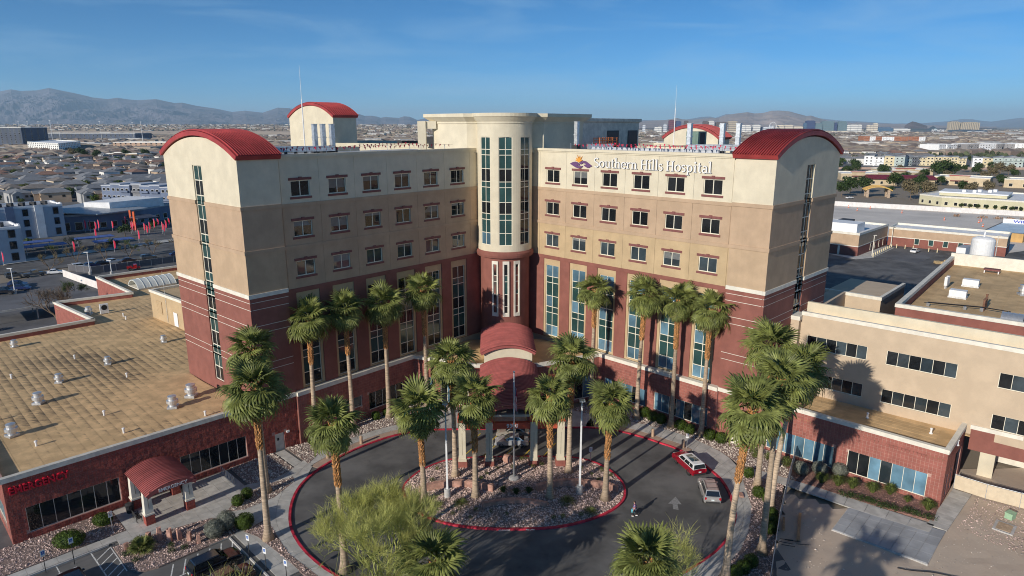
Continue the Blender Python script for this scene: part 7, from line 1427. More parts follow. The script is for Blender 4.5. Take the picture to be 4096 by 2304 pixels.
ff=MB().add([(0,0,1.6),(.75,0,1.9),(.95,.05,3.2),(.9,.08,4.4),(.55,.05,5.1),(0,0,5.4)],[(0,1,2,3,4,5)]).mesh('banner',M('feather_red',(.50,.012,.05),.7,.05,1)); fpole=MB().tube([(0,0,0),(0,0,5.5)],.05,6).mesh('pole',whitep)
for i,(x_,y_) in enumerate(fgs): o=empty('feather_flag',(x_,y_,-.15),rnd.uniform(-.6,.6),'red feather flag on a white pole in front of the clubhouse','flag','red feather flags by the clubhouse',scale=(.62,.62,rnd.uniform(.75,.95))); obj('banner',ff,o); obj('pole',fpole,o)
# street and lot trees
brownl=leafmat('sparse_brown_leaf',(.20,.165,.095),.3,.8,.2,.35,.2); greenl=leafmat('street_leaf',(.10,.125,.030),.35,.7,.2,.4,.2)
for i,(x_,y_,h_,m_,l_) in enumerate(((-131,84,6.5,brownl,'pale sparse street tree behind the white sedan'),(-131,97,6.5,brownl,'pale street tree by the road verge left'),(-124,100,6.5,brownl,'pale wide street tree in the middle of the verge'),(-119,105,6.5,greenl,'leafier street tree right of the pale one'),(-114,110,6,brownl,'thin bare street tree near the tower edge'),(-141,103,5.5,greenl,'green street tree by the pale office'),(-108,117,5.5,brownl,'bare street tree partly behind the tower'),(-146,120,5,greenl,'green tree among the carports'))): twig_tree('street_tree',x_,y_,h_,l_,40+i,3,treebrown,m_,.6,.06,8,2,leaf=3,leafm=m_,z0=-.1,r0=.13,tw_w=.02)
twig_tree('bare_tree',-94,28.5,9,'large leafless dark tree at the parapet notch of the emergency roof',61,5,treebrown,M('bare_twig',(.13,.10,.075),.9,.2,3),.66,.03,5,2,z0=-.1,r0=.24,tw_w=.018); twig_tree('leafy_tree',-103,48,6.0,'bright green leafy tree beside the leafless one',62,3,treebrown,greenl,.6,.05,12,2,leaf=5,leafm=hedgel,z0=-.1,r0=.14)
twig_tree('bare_tree',-102,8,6,'small leafless tree at the left frame edge below the shade canopy',63,4,treebrown,MATS['bare_twig'],.7,.02,6,3,z0=-.1,r0=.12,tw_w=.018)
for i,(x_,y_) in enumerate(((-90,23),(-88,21),(-105,24))): shrub(x_,y_,'lotbush',(1.2,1.2,.7),500,.14,silverl,'pale bush outside the parapet notch, '+('left','right','far left')[i],core=False,z=-.1)
# houses: one pattern, individual sizes
hw=[M('house_sand',(.44,.37,.28),.9,.06,.3),M('house_grey',(.30,.30,.30),.9,.06,.3),M('house_white',(.60,.59,.56),.9,.05,.3),M('house_slate',(.16,.18,.21),.9,.06,.3),M('house_tan',(.34,.26,.19),.9,.06,.3)]; hr=[M('tile_greybrown',(.165,.145,.13),.9,.12,.6),M('tile_grey',(.17,.175,.185),.9,.12,.6),M('tile_rust',(.21,.125,.095),.9,.12,.6),M('tile_brown',(.15,.115,.095),.9,.12,.6)]
def house_meshes(k,w,d,h,rh):
    def mk(m_): return lambda: MB().box(-w/2,w/2,-d/2,d/2,0,h).mesh('wall',m_)
    return w,d,h,rh
hvar=[(12,15,5.6,2.0),(13,14,3.4,2.3),(11,16,5.8,1.8),(15,13,3.3,2.4),(10,14,5.7,2.2)]
def house(x,y,rz,v,wm,rm,label,group,sc_=1.):
    w,d,h,rh=hvar[v]; o=empty('house',(x,y,-.3),rz,label,'house',group,scale=sc_)
    obj('wall',cached(('hw',v,wm.name),lambda:MB().box(-w/2,w/2,-d/2,d/2,0,h).mesh('wall',wm)),o)
    e=.6
    def rf():
        mb=MB(); r_=max(0,d/2-w/2)+.5
        if v%2==0: mb.add([(-w/2-e,-d/2-e,h),(w/2+e,-d/2-e,h),(w/2+e,d/2+e,h),(-w/2-e,d/2+e,h),(0,-r_-1,h+rh),(0,r_+1,h+rh)],[(0,1,4),(1,2,5,4),(2,3,5),(3,0,4,5),(3,2,1,0)])
        else: mb.add([(-w/2-e,-d/2-e,h),(w/2+e,-d/2-e,h),(w/2+e,d/2+e,h),(-w/2-e,d/2+e,h),(-w/2-e,0,h+rh),(w/2+e,0,h+rh)],[(0,1,5,4),(1,2,5),(2,3,4,5),(3,0,4),(3,2,1,0)])
        return mb.mesh('roof',rm)
    obj('roof',cached(('hr',v,rm.name),rf),o)
    def wing_(): 
        return MB().add([(-w/2+.5,-d/2-3,h*.9),(w*.05,-d/2-3,h*.9),(w*.05,0,h*.9),(-w/2+.5,0,h*.9),(-w*.22,-d/2-3.2,h*.9+1.6),(-w*.22,0,h*.9+1.6),(-w/2+.8,-d/2-2.7,0),(w*.05-.3,-d/2-2.7,0),(w*.05-.3,-d/2-2.7,h*.9),(-w/2+.8,-d/2-2.7,h*.9),(w*.05-.3,0,0),(w*.05-.3,0,h*.9),(-w/2+.8,0,0),(-w/2+.8,0,h*.9)],[(0,4,5,3),(4,1,2,5),(6,7,8,9),(7,10,11,8),(12,6,9,13),(0,1,4)]).mesh('front_wing',[rm,wm])
    fwm=cached(('hf',v,rm.name,wm.name),wing_)
    if len(fwm.polygons)==6 and fwm.polygons[2].material_index==0:
        for k_ in (2,3,4,5): fwm.polygons[k_].material_index=1
    obj('front_wing',fwm,o)
    pm=cached('hpane',lambda:MB().box(-.7,.7,-.05,.03,0,1.2).mesh('window',glassd))
    for px in ((w*.22,w*.38) if h<4 else (w*.2,w*.4,-w*.22)): obj('window',pm,o,(px,-d/2 if px>0 else -d/2-2.72,h*.55))
    obj('window',pm,o,(w/2,-d*.2,h*.55),math.pi/2); obj('window',pm,o,(w/2,d*.25,h*.55),math.pi/2)
    return o
ORD='first second third fourth fifth sixth seventh eighth ninth tenth eleventh twelfth thirteenth fourteenth fifteenth sixteenth seventeenth eighteenth nineteenth twentieth'.split(); hn=0; rgH=random.Random(77)
TREES_MID=[]
def estate(rows,xl,xr,step,group,lab,rot=0.):
    global hn
    for j,y_ in enumerate(rows):
        D=y_+110.7; x_=xl(D)+rgH.uniform(0,6); kx=-1
        while x_<xr(D):
            kx+=1
            v=rgH.randrange(5) if j>2 else rgH.choice((0,2,4)); wm=hw[rgH.randrange(5)]; ri=rgH.choice((0,0,1,1,2,3)) if j>2 else rgH.choice((0,1,1)); rm=hr[ri]
            kind_=('grey-brown','grey','rust','brown')[ri]; tw='two storey' if hvar[v][2]>5 else 'single storey'
            house(x_,y_+rgH.uniform(-2.5,2.5),rot+rgH.choice((0,0,math.pi,math.pi/2,-math.pi/2))+rgH.uniform(-.12,.12),v,wm,rm,f"{kind_}-roofed {tw} house, {ORD[kx]} from the left in {ORD[j]} row of the {lab}",f"houses of the {lab}"); hn+=1
            if rgH.random()<.62: TREES_MID.append((x_+9+rgH.uniform(-2,2),y_-11+rgH.uniform(-3,3),rgH.uniform(.55,1.2)))
            x_+=step+rgH.uniform(-1.5,2.5)
estate([268,296],lambda D:-.80*D,lambda D:-.47*D,17,'houses',lab='left estate foreground',rot=.78)
estate([322+26*i+i*i*.9 for i in range(15)],lambda D:-.79*D,lambda D:-.47*D,17.5,'houses',lab='left estate',rot=.78)
estate([640,672,706,745,790,840],lambda D:.50*D,lambda D:.66*D if True else 0,18,'houses',lab='right estate',rot=-.2)
# mid-distance trees: few shared crowns, each tree its own object
def crown_mesh(seed,r,h,n,size,mat):
    rg=random.Random(seed); mb=MB()
    for k in range(7): a=rg.uniform(0,6.28); o_=r*rg.uniform(.1,.65); leaf_cloud(mb,(math.cos(a)*o_,math.sin(a)*o_,h*rg.uniform(.5,.85)),(r*.5,r*.5,h*.25),n,size,rg,.2)
    return mb.mesh('crown',mat)
crowns=[crown_mesh(i,3.2,6.0,70,.38,m_) for i,m_ in enumerate((oliveleaf,greenl,hedgel,oliveleaf))]; crownsb=[crown_mesh(10+i,5.2,9.0,190,.45,m_) for i,m_ in enumerate((oliveleaf,oliveleaf,brownl))]; tkm=MB().tube([(0,0,0),(.1,0,2),(0,.1,4.2)],[.22,.17,.1],6).mesh('trunk',treebrown)
def tree(x,y,s_,label,group,cm): o=empty('tree',(x,y,-.3),rnd.uniform(0,6),label,'tree',group,scale=s_); obj('crown',cm,o); obj('trunk',tkm,o)
for i,(x_,y_,s_) in enumerate(TREES_MID): tree(x_,y_,s_,'small dark green garden tree between houses of the estates','garden trees in the estates',crowns[i%4])
for i,(x_,y_,s_,m_,l_) in enumerate(((321,512,1.3,0,'big dark tree clump nearest the tower edge by the estate wall'),(336,508,1.2,1,'dark tree right of the clump by the estate wall'),(315,428,1.15,1,'round dark tree beside the second tan shop'),(349,410,1.7,0,'broad dark tree in the middle of the shops, largest crown'),(366,420,1.4,1,'dark tree just right of the broad one'),(434,455,1.2,2,'brownish bare-looking tree at the right among shops'),(220,298,1.2,0,'dark tree left of the arched canopy'),(232,306,1.1,1,'dark tree behind the arched canopy'),(268,333,1.2,0,'upright dark tree in front of the red roof'),(278,322,1.0,1,'smaller dark tree right of the upright one'),(238,266,1.25,2,'brown sparse tree in front of the arched canopy'),(252,272,1.1,2,'brown sparse tree beside the yellow clinic'),(300,352,.9,0,'low dark trees at the shop forecourt'),(410,450,.9,0,'dark tree behind the right edge shop'),(390,470,.9,2,'brown tree along the estate wall'),(208,285,1.0,0,'dark tree nearest the tower edge by the white car'),(-520,770,1.5,1,'big green tree in front of the low tan building'),(-500,764,1.3,0,'dark tree right of the low tan building'),(-545,790,1.4,2,'pale tree left of the low tan building'),(-440,770,1.4,0,'dark tree near the left tower roof'),(-470,780,1.3,1,'green tree between low buildings at left'))): tree(x_,y_,s_,l_,'larger trees in the middle distance',crownsb[m_])
rgT=random.Random(15)
for i in range(46):
    D_=rgT.uniform(370,760); sl_=rgT.uniform(.515,.80); x_,y_=CAM.x+sl_*D_,CAM.y+D_
    if any(inside((x_,y_),P) for P,_,_ in shop) or 555<y_<605 or inside((x_,y_),[(225,255),(234,228),(262,200),(310,240),(268,285)]) or inside((x_,y_),[(262,362),(312,348),(318,372),(268,382)]): continue
    tree(x_,y_,rgT.uniform(.55,1.0),'dark green tree in the parking areas among the tan shops','trees among the tan shops',crownsb[rgT.choice((0,1,1,2))])
for i in range(26):
    x_,y_=rgT.uniform(-215,-105),rgT.uniform(98,250)
    if not(-185<x_<-145 and 140<y_<210) and x_<-100-(y_-107)*.35 and y_>x_*.9+235: tree(x_,y_,rgT.uniform(.55,.85),'small landscaping tree near the clubhouse and offices','landscaping trees by the offices',crowns[i%3])
for i in range(8): t=i/7; tree(240+18*t,226-17*t,.42,('first','second','third','fourth','fifth','sixth','seventh','last')[i]+' small cypress-like tree from the left in front of the yellow clinic','small trees by the yellow clinic',crowns[0])
car('sedan',whitec,206,272,.3,'white car far off beside the arched canopy trees',z=-.2,detail=False)
# left distance blocks
dk=M('apt_dark',(.07,.085,.12),.8,.15,.05); aw2=M('apt_white_far',(.62,.61,.58),.85,.06,.05)
def grid_block(name,P,h,m_,label,nx1,nx2,floors,fr=None):
    o=bldg(name,P,h,m_,label,'apartment block',cap=aw2,roofm=roofwhite,para=1.0)
    q=[Vector(p) for p in P]
    for (a,b,n_) in ((q[0],q[1],nx1),(q[1],q[2],nx2)):
        for k in range(floors): 
            if n_: addwin(o,a,b,n_,1.2+k*(h/floors),2.6,h/floors*.55,frame=fr or aw2,off=.2)
    return o
grid_block('dark_apartment_tower',[(-1040,1236),(-905,1239),(-885,1285),(-1020,1285)],37,dk,'dark high-rise apartment block with white frame at the left edge',16,4,9); 
grid_block('white_apartment_block',[(-756,1026),(-637,913),(-700,1075),(-800,1170)],15,aw2,'white balconied apartment block catching the sun at left',16,14,5,M('apt_frame_dark',(.12,.13,.15),.8,.1,.1)); grid_block('dark_apartment_block',[(-1270,1850),(-1000,1846),(-980,1900),(-1260,1900)],20,dk,'long dark apartment block behind the white one',22,3,5)
grid_block('tan_condo_block',[(-668,1116),(-560,1112),(-550,1150),(-660,1155)],12,M('condo_tan',(.36,.25,.18),.85,.12,.05),'tan and brick condo block left of the tower roof',12,3,3); grid_block('low_tan_building',[(-516,784),(-455,776),(-450,806),(-510,812)],6,sandw,'low tan building with white roof among trees left of the tower',6,2,1)
for i,(x_,y_,w_) in enumerate(((-830,1420,150),(-760,1450,140),(-700,1480,130),(-640,1500,120))): bldg('warehouse',[(x_,y_),(x_+w_,y_-6),(x_+w_+4,y_+26),(x_+4,y_+30)],6,hw[4],('first','second','third','fourth')[i]+' long white-roofed low building from the left in the far strip','warehouse')
# far poles
for i,(u_,top_) in enumerate(((735,75),(2070,98),(560,92),(850,100),(1465,92),(1945,108),(270,90),(400,95))):
    s_=(u_/3.68-2048)/2671; sl=(s_+.0325)/(1.03-s_*.0315); D=1500+60*i; z_=41+(502-(460+top_/3.68))/2671*D; o=empty('tall_pole',(CAM.x+sl*D*1.0,CAM.y+D,-.3),0,'tall pale utility pole on the left horizon','pole','tall poles on the left horizon'); MB().tube([(0,0,0),(0,0,z_)],[.55,.35] if i<2 else [.4,.25],6).build('shaft',whitep,o); MB().box(-2,2,-.3,.3,z_-1,z_-.4).build('crossarm',whitep,o)
# embankment
MB().add([(-2050,2950,0),(-700,2800,0),(-690,2900,17),(-2000,3080,17),(-680,3050,16),(-2000,3250,16)],[(0,1,2,3),(3,2,4,5)]).build('dirt_embankment',M('berm',(.38,.31,.24),.95,.15,.004),None,kind='structure')
# ================================================================ far city texture (cannot be counted)
rg=random.Random(99)
def far_houses(n,d0,d1,seed,name,smin,smax,mats,hmax=7,avoid=()):
    rg=random.Random(seed); per=[MB() for _ in mats]
    for _ in range(n):
        D=d0*(d1/d0)**rg.random(); sl=rg.uniform(-.86,.90); x_,y_=CAM.x+sl*D,CAM.y+D
        if any(a<sl<b and c<D<d for a,b,c,d in avoid): continue
        w,d=rg.uniform(smin,smax),rg.uniform(smin,smax); h=rg.uniform(3.2,hmax); zb_=gza(D,sl); a=rg.uniform(-.3,.3)+.2; ca,sa=math.cos(a),math.sin(a)
        pts=[(x_+ca*px-sa*py,y_+sa*px+ca*py) for px,py in ((-w/2,-d/2),(w/2,-d/2),(w/2,d/2),(-w/2,d/2))]; k=rg.randrange(len(mats))
        if mats[k][1]:
            per[k].add([(p[0],p[1],zb_-1) for p in pts]+[(p[0],p[1],zb_+h) for p in pts]+[(x_-ca*w*.1,y_-sa*w*.1,zb_+h+2.2),(x_+ca*w*.1,y_+sa*w*.1,zb_+h+2.2)],[(0,1,5,4),(1,2,6,5),(2,3,7,6),(3,0,4,7),(4,5,9,8),(5,6,9),(6,7,8,9),(7,4,8)])
        else: per[k].add([(p[0],p[1],zb_-1) for p in pts]+[(p[0],p[1],zb_+h) for p in pts],[(0,1,5,4),(1,2,6,5),(2,3,7,6),(3,0,4,7),(4,5,6,7)])
    for (m_,_),b in zip(mats,per): b.build(name,m_,None,kind='stuff')
av=((-.86,-.40,0,900),(.42,.92,0,960),(-.64,-.22,2700,3050))
fm_=[(M('far_sand',(.30,.25,.195),.9,.15,.01,island=.3),1),(M('far_tile',(.19,.145,.12),.9,.15,.01,island=.3),1),(M('far_white',(.46,.45,.43),.9,.1,.01,island=.2),0)]
far_houses(12000,850,6500,1,'distant_houses',12,20,fm_[:2],6,av); far_houses(800,1100,5000,2,'distant_low_buildings',16,50,[fm_[2],(fm_[0][0],0)],9,av); far_houses(2600,4200,9000,4,'distant_suburbs',14,40,[fm_[2],fm_[0],fm_[1]],9,())
def far_trees(n,d0,d1,seed,mat,smin,smax,av=()):
    rg=random.Random(seed); mb=MB()
    for _ in range(n):
        D=d0*(d1/d0)**rg.random(); sl=rg.uniform(-.86,.90)
        if any(a<sl<b and c<D<d for a,b,c,d in av): continue
        x_,y_=CAM.x+sl*D,CAM.y+D; r_=rg.uniform(smin,smax); h=r_*rg.uniform(1.1,1.5); zb_=gza(D,sl)
        V=[(x_,y_,zb_+h)]; m=5
        for lz,lr in ((.72,.75),(.35,1.0),(.0,.5)):
            for k in range(m): a=6.283*(k+rg.random()*.7)/m; q=lr*r_*rg.uniform(.7,1.15); V.append((x_+math.cos(a)*q,y_+math.sin(a)*q,zb_-.5+h*lz*rg.uniform(.85,1.1)))
        F=[(0,1+k,1+(k+1)%m) for k in range(m)]+[(1+i*m+k,1+(i+1)*m+k,1+(i+1)*m+(k+1)%m,1+i*m+(k+1)%m) for i in range(2) for k in range(m)]
        mb.add(V,F)
    mb.build('distant_trees',mat,None,kind='stuff')
far_trees(9000,850,4200,5,M('far_tree_green',(.055,.065,.032),.9,.3,.02,island=.4),2.2,4.2,((-.86,-.40,0,800),(.42,.92,0,640),(-.64,-.22,2700,3050))); far_trees(12000,2200,9000,6,M('far_tree_dark',(.045,.055,.036),.9,.3,.02,island=.4),3.0,5,((-.64,-.22,2700,3050),))
# ================================================================ skyline
def band_mat(name,col,col2,per=3.6,vert=False):
    m=M(name,col,.5,.06,.01,spec=.5); n=m.node_tree.nodes;L=m.node_tree.links;b=n['Principled BSDF']; src=b.inputs['Base Color'].links[0].from_socket
    g=n.new('ShaderNodeNewGeometry'); s_=n.new('ShaderNodeSeparateXYZ'); L.new(g.outputs['Position'],s_.inputs[0]); ml=n.new('ShaderNodeMath'); ml.operation='MULTIPLY'; ml.inputs[1].default_value=6.283/(per*4); L.new(s_.outputs['X' if vert else 'Z'],ml.inputs[0]); sn=n.new('ShaderNodeMath'); sn.operation='SINE'; L.new(ml.outputs[0],sn.inputs[0]); gt=n.new('ShaderNodeMath'); gt.operation='GREATER_THAN'; gt.inputs[1].default_value=.1; L.new(sn.outputs[0],gt.inputs[0]); mx_=n.new('ShaderNodeMixRGB'); mx_.inputs['Color2'].default_value=(*col2,1); L.new(gt.outputs[0],mx_.inputs['Fac']); L.new(src,mx_.inputs['Color1']); L.new(mx_.outputs[0],b.inputs['Base Color']); return m
sm={'w':band_mat('tower_white',(.62,.60,.56),(.40,.40,.40)),'p':band_mat('tower_pale',(.50,.52,.55),(.35,.38,.42)),'n':band_mat('tower_navy',(.035,.05,.12),(.06,.08,.17)),'r':band_mat('tower_red',(.16,.05,.06),(.10,.04,.06)),'b':band_mat('tower_bronze',(.09,.07,.065),(.14,.11,.10)),'t':band_mat('tower_tan',(.42,.36,.27),(.26,.23,.20)),'g':band_mat('tower_teal',(.11,.17,.19),(.16,.22,.25)),'c':band_mat('tower_cream',(.56,.50,.40),(.38,.34,.30)),'d':band_mat('tower_dark',(.05,.07,.09),(.10,.12,.14)),'y':band_mat('tower_gold',(.40,.34,.25),(.25,.22,.18),3.2,True),'o':band_mat('block_orange',(.32,.17,.09),(.22,.13,.08)),'k':band_mat('tower_blue',(.05,.10,.17),(.10,.16,.24))}
def upx(u,D): s_=(u-2048)/2671; return CAM.x+(s_+.0325)/(1.03-s_*.0315)*D
def vz(v,D): return 41+(502-v)/2671*D
def slab_tower(x0,x1,ytop,c,o0,sc_,label,D=5200,extra=None):
    ua,ub=o0[0]+x0/sc_,o0[0]+x1/sc_; xa,xb=upx(ua,D),upx(ub,D); h=vz(o0[1]+ytop/sc_,D)*1.0; w=abs(xb-xa); dp=max(18,min(w,45)); zb0=gzr(D)-1; h-=zb0; o=empty('high_rise',((xa+xb)/2,CAM.y+D,zb0),-.12,label,'tower','towers of the far skyline')
    MB().box(-w/2,w/2,0,dp,0,h).build('shaft',sm[c],o); MB().box(-w*.38,w*.38,dp*.2,dp*.8,h,h+4).build('crown',sm[c],o); MB().box(-w*.62,w*.62,-14,dp+10,0,min(14,h*.16)).build('podium',sm['w' if c in 'wcp' else 'c'],o)
    return o
z2=((2560,420),2.862)
SK=[(33,63,232,'p','slim pale high-rise alone at the left end of the skyline'),(170,210,258,'w','low white hotel slab left of the red tower'),(210,250,250,'w','second low white hotel slab left of the red tower'),(272,307,222,'p','pale round-looking tower just left of the red one'),(333,405,180,'r','dark red high-rise with white top'),(405,472,190,'n','navy glass high-rise attached to the red one'),(508,553,187,'b','grey-brown slab right of the navy tower'),(725,783,192,'b','dark bronze tower with sloped top, left of the white one'),(787,847,186,'w','white gold-striped high-rise'),(873,1000,199,'b','wide dark bronze curved tower'),(907,945,220,'w','narrow white tower in front of the bronze one'),(970,1010,217,'w','white tower right of the narrow one'),(1013,1112,190,'t','tan stepped high-rise'),(1040,1100,228,'n','blue glass tower in front of the tan one'),(1162,1212,236,'w','white hotel block left of the dome'),(1214,1275,237,'w','second white hotel block left of the dome'),(1302,1380,228,'w','bright white hotel block beside the dome'),(1422,1484,256,'p','low pale block left of the big wheel'),(1487,1538,243,'p','grey pale tower in front of the wheel'),(1572,1655,233,'c','cream hotel wing right of the wheel'),(1660,1755,231,'c','longer cream hotel wing'),(1760,1870,244,'c','low cream hotel row'),(1880,1912,211,'k','narrow blue glass tower at the start of the glass cluster'),(1912,2005,185,'n','dark blue glass tower, tallest of the cluster'),(1930,2000,231,'g','teal block in front of the dark blue tower'),(2004,2090,215,'g','pale glass tower left of the widest'),(2092,2222,190,'g','wide teal glass slab'),(2224,2260,207,'n','slim blue tower beside the wide slab'),(2275,2370,193,'g','grey-green glass tower at the right of the cluster'),(2355,2415,229,'w','white castle-like hotel wing, left'),(2418,2498,226,'w','white castle-like hotel wing, middle'),(2500,2545,226,'w','white castle-like hotel wing, right')]
for x0,x1,yt,c_,l_ in SK: slab_tower(x0,x1,yt,c_,*z2,l_ if len(l_.split())>4 else l_+' on the far skyline')
z3=((3300,420),3.236)
for x0,x1,yt,c_,l_ in ((557,592,262,'c','cream tower with pointed top'),(594,636,270,'c','cream block between the two pointed towers'),(640,690,242,'c','tall cream tower right of the pointed one'),(678,885,294,'k','long low blue-green glass hotel'),(888,1110,306,'w','long white printed hotel slab'),(1124,1315,306,'d','low grey hotel slab left of the pyramid'),(1630,1745,220,'y','gold striped tower, left of the pair'),(1780,2000,228,'y','wide gold striped tower, right of the pair'),(2092,2116,322,'t','thin control tower right of the stadium'),(2165,2385,368,'o','orange-brown apartment block in the right distance'),(2392,2576,362,'w','white apartment rows at the far right')): slab_tower(x0,x1,yt,c_,*z3,l_,D=5200 if yt<340 else 3400)
D=5100; xc=upx(3300+1405/3.236,D); h=vz(420+268/3.236,D)-gzr(D); w=upx(3300+1490/3.236,D)-upx(3300+1322/3.236,D)
py=empty('pyramid_hotel',(xc,CAM.y+D,gzr(D)),.1,'dark glass pyramid with a pale emblem on the skyline','hotel'); MB().add([(-w/2,-w/2,0),(w/2,-w/2,0),(w/2,w/2,0),(-w/2,w/2,0),(0,0,h)],[(0,1,4),(1,2,4),(2,3,4),(3,0,4)]).build('glass_shell',sm['d'],py)
MB().add([(-w*.14,-w*.34,h*.32),(w*.12,-w*.34,h*.32),(w*.10,-w*.21,h*.58),(-w*.10,-w*.21,h*.58)],[(0,1,2,3)]).build('emblem',M('emblem_pale',(.30,.40,.42),.6,.3,.05),py,loc=(0,-3,0))
text('BETMGM',26,whitep,'lettering',py,(0,-w/2-4,4),(math.pi/2,0,0),.5,.6)
xc=upx(3300+1855/3.236,4900); w=upx(3300+2035/3.236,4900)-upx(3300+1675/3.236,4900); stn=empty('stadium',(xc,CAM.y+4900,gzr(4900)-.3),0,'low dark domed stadium in front of the gold towers','stadium'); h=vz(420+314/3.236,4900)-gzr(4900)
loft(MB(),[(-90,[(-w*.42,0),(-w*.42,h*.6),(0,h*.72),(w*.42,h*.6),(w*.42,0)]),(-60,[(-w*.5,0),(-w*.49,h*.82),(0,h*.98),(w*.49,h*.82),(w*.5,0)]),(60,[(-w*.5,0),(-w*.49,h*.82),(0,h),(w*.49,h*.82),(w*.5,0)]),(90,[(-w*.42,0),(-w*.42,h*.6),(0,h*.72),(w*.42,h*.6),(w*.42,0)])]).build('bowl',sm['d'],stn); MB().tube([(-w*.3,-92,h*.3),(-w*.1,-92,h*.55),(w*.1,-92,h*.3),(w*.3,-92,h*.55)],4,5).build('light_ribbon',sm['p'],stn)
D=5150; xc=upx(2560+1525/2.862,D); zc=vz(420+246/2.862,D); r_=46/2.862/2671*D; fw=empty('observation_wheel',(xc,CAM.y+D,-.3),.25,'thin white observation wheel on the skyline','ferris wheel')
MB().tube([(math.cos(6.2832*k/40)*r_,0,zc+math.sin(6.2832*k/40)*r_) for k in range(41)],2.0,5,False).build('rim',whitep,fw)
for k in range(20): a=6.2832*k/20; MB().tube([(0,0,zc),(math.cos(a)*r_,0,zc+math.sin(a)*r_)],.5,3).build('spoke',whitep,fw); MB().ball((math.cos(a)*(r_+3),0,zc+math.sin(a)*(r_+3)),2.4,1).build('cabin',whitep,fw)
for sx in (-1,1): MB().tube([(0,0,zc),(sx*r_*.55,0,0)],1.6,5).build('leg',whitep,fw)
D=5250; dm=empty('dome_venue',(upx(2560+1412/2.862,D),CAM.y+D,-.3),0,'dark blue half dome beside the wheel','dome'); rr=(upx(2560+1452/2.862,D)-upx(2560+1372/2.862,D))/2; MB().ball((0,0,8),(rr,rr,vz(420+246/2.862,D)-8),3).build('shell',sm['n'],dm)
# ================================================================ mountains
def range_(name,ridge,D,depth,mat,seed,back=.35,nz_=64,amp=.42,sub=12,foot=0.):
    """ridge: (u,v) pixels of the skyline; the ground in front climbs to it over `depth` metres"""
    P=[]
    for (u0,v0),(u1,v1) in zip(ridge,ridge[1:]):
        for k in range(sub): t=k/sub; P.append((u0+(u1-u0)*t,v0+(v1-v0)*t))
    P.append(ridge[-1]); n=len(P); mb=MB(); rows=[]
    T=[i/nz_ for i in range(nz_+1)]+[1+back*i/5 for i in range(1,6)]
    for t in T:
        for (u_,v_) in P:
            x1=upx(u_,D); h=max(2,vz(v_,D)); d=D-depth*(1-t); sl=(x1-CAM.x)/D; x_=CAM.x+sl*d; y_=CAM.y+d
            q=Vector((x_*.00055,y_*.00030,seed)); r1_=1-abs(noise.fractal(q,1.0,2.0,3)); r2_=1-abs(noise.fractal(q*2.3,1.0,2.0,4)); rg2=noise.fractal(q*9.0,.8,2.1,3)
            env=math.sin(math.pi*min(1,t)**.8) if t<=1 else 0
            if t<=1: z_=h*t**1.25+h*amp*env*((r1_-.75)*.9+(r2_-.75)*.5)+h*.012*rg2*(env+.25)
            else: z_=h*(1-(t-1)/back*.9)
            if 0<t<1: z_=min(z_,h*(t**.45)*.985)
            mb.v.append((x_,y_,max(-.5 if t>.02 else -.5,z_*(1 if t>0 else 0)-.4)))
    mb.f=[(j*n+i,j*n+i+1,(j+1)*n+i+1,(j+1)*n+i) for j in range(len(T)-1) for i in range(n-1)]
    o=mb.build(name,mat,None,kind='structure',smooth=False); return o
c15=lambda x,y:(x/1.9815,300+y/1.9815); c5=lambda x,y:(1150+x/3.963,400+y/3.963); c2_=lambda x,y:(2560+x/2.862,420+y/2.862); c3_=lambda x,y:(3300+x/3.236,420+y/3.236)
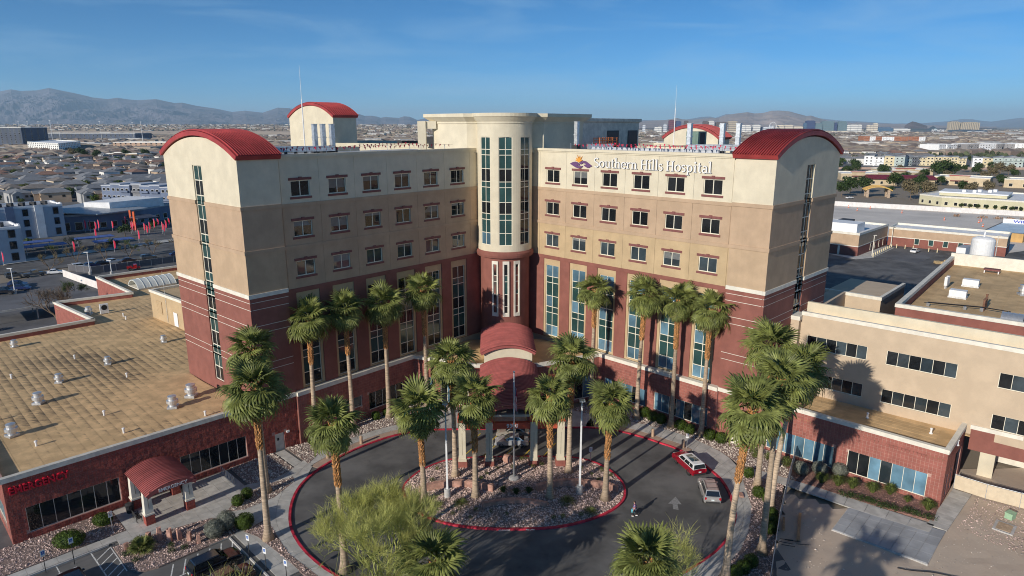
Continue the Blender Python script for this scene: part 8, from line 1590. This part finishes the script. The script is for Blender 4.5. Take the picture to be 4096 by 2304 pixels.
rl=[(-500,430),(-200,400)]+[c15(*p) for p in ((0,160),(130,138),(210,150),(330,145),(430,128),(560,152),(700,180),(760,195),(880,207),(960,197),(1030,208),(1110,215),(1260,207),(1400,235),(1460,232),(1570,255),(1720,275),(1850,300),(1950,290),(2090,305),(2210,268),(2300,272))]+[c5(*p) for p in ((300,200),(700,190),(1085,225),(1150,235),(1230,260),(1330,258),(1420,270),(1480,288),(1560,275),(1680,285),(1770,290),(1850,265),(1940,272),(2010,300),(2060,320),(2140,305),(2200,292),(2400,310),(2576,330))]+[(1900,485),(2050,490)]
mtn=M('mountain_rock',(.12,.105,.12),.95,.25,.0009,0,1); mtn2=M('mountain_tan',(.30,.235,.20),.95,.2,.0012,0,1); mtn3=M('hill_dark',(.13,.10,.095),.95,.2,.004,0,1)
range_('mountains',rl,24000,8500,mtn,3.1)
rr_=[(2350,492),(2480,488)]+[c2_(*p) for p in ((0,188),(180,178),(300,172),(420,152),(480,166),(600,172),(700,160),(820,150),(900,150),(980,120),(1100,102),(1220,88),(1300,102),(1400,96),(1500,72),(1580,70),(1700,80),(1800,105),(1900,130),(1950,125),(2050,155),(2150,180),(2250,192),(2400,200),(2576,210))]+[c3_(*p) for p in ((400,222),(700,240),(1000,245),(1400,262),(1800,270))]+[(3990,506)]
range_('mountains',rr_,15000,5000,mtn2,7.7)
rf=[(2200,490),(2450,480)]+[c2_(*p) for p in ((0,175),(200,176),(400,190),(700,140),(800,136),(860,150),(980,108),(1100,112),(1300,110),(1400,100),(1600,120),(2000,150),(2300,180))]+[c3_(*p) for p in ((100,200),(500,215),(900,240),(1300,232),(1500,218),(1600,210),(1750,184),(1900,186),(2000,202),(2150,215),(2300,195),(2450,175),(2576,165))]+[(4300,465),(4600,450)]
range_('mountains',rf,30000,8000,mtn,11.3,amp=.5)
range_('hill',[c3_(*p) for p in ((1035,270),(1080,235),(1130,213),(1180,222),(1250,245),(1330,270))],8200,900,mtn3,4.4,amp=.2,nz_=12)
# ================================================================ desert air
hz=MB().box(-70000,70000,-6000,70000,-40,1400).build('haze',None,None,kind='stuff')
hm=bpy.data.materials.new('haze_air'); hm.use_nodes=True; n=hm.node_tree.nodes; n.remove(n['Principled BSDF']); pv_=n.new('ShaderNodeVolumePrincipled'); pv_.inputs['Density'].default_value=HAZE; pv_.inputs['Color'].default_value=(.55,.79,1,1); pv_.inputs['Anisotropy'].default_value=.0; hm.node_tree.links.new(pv_.outputs[0],n['Material Output'].inputs['Volume']); hz.data.materials.append(hm)
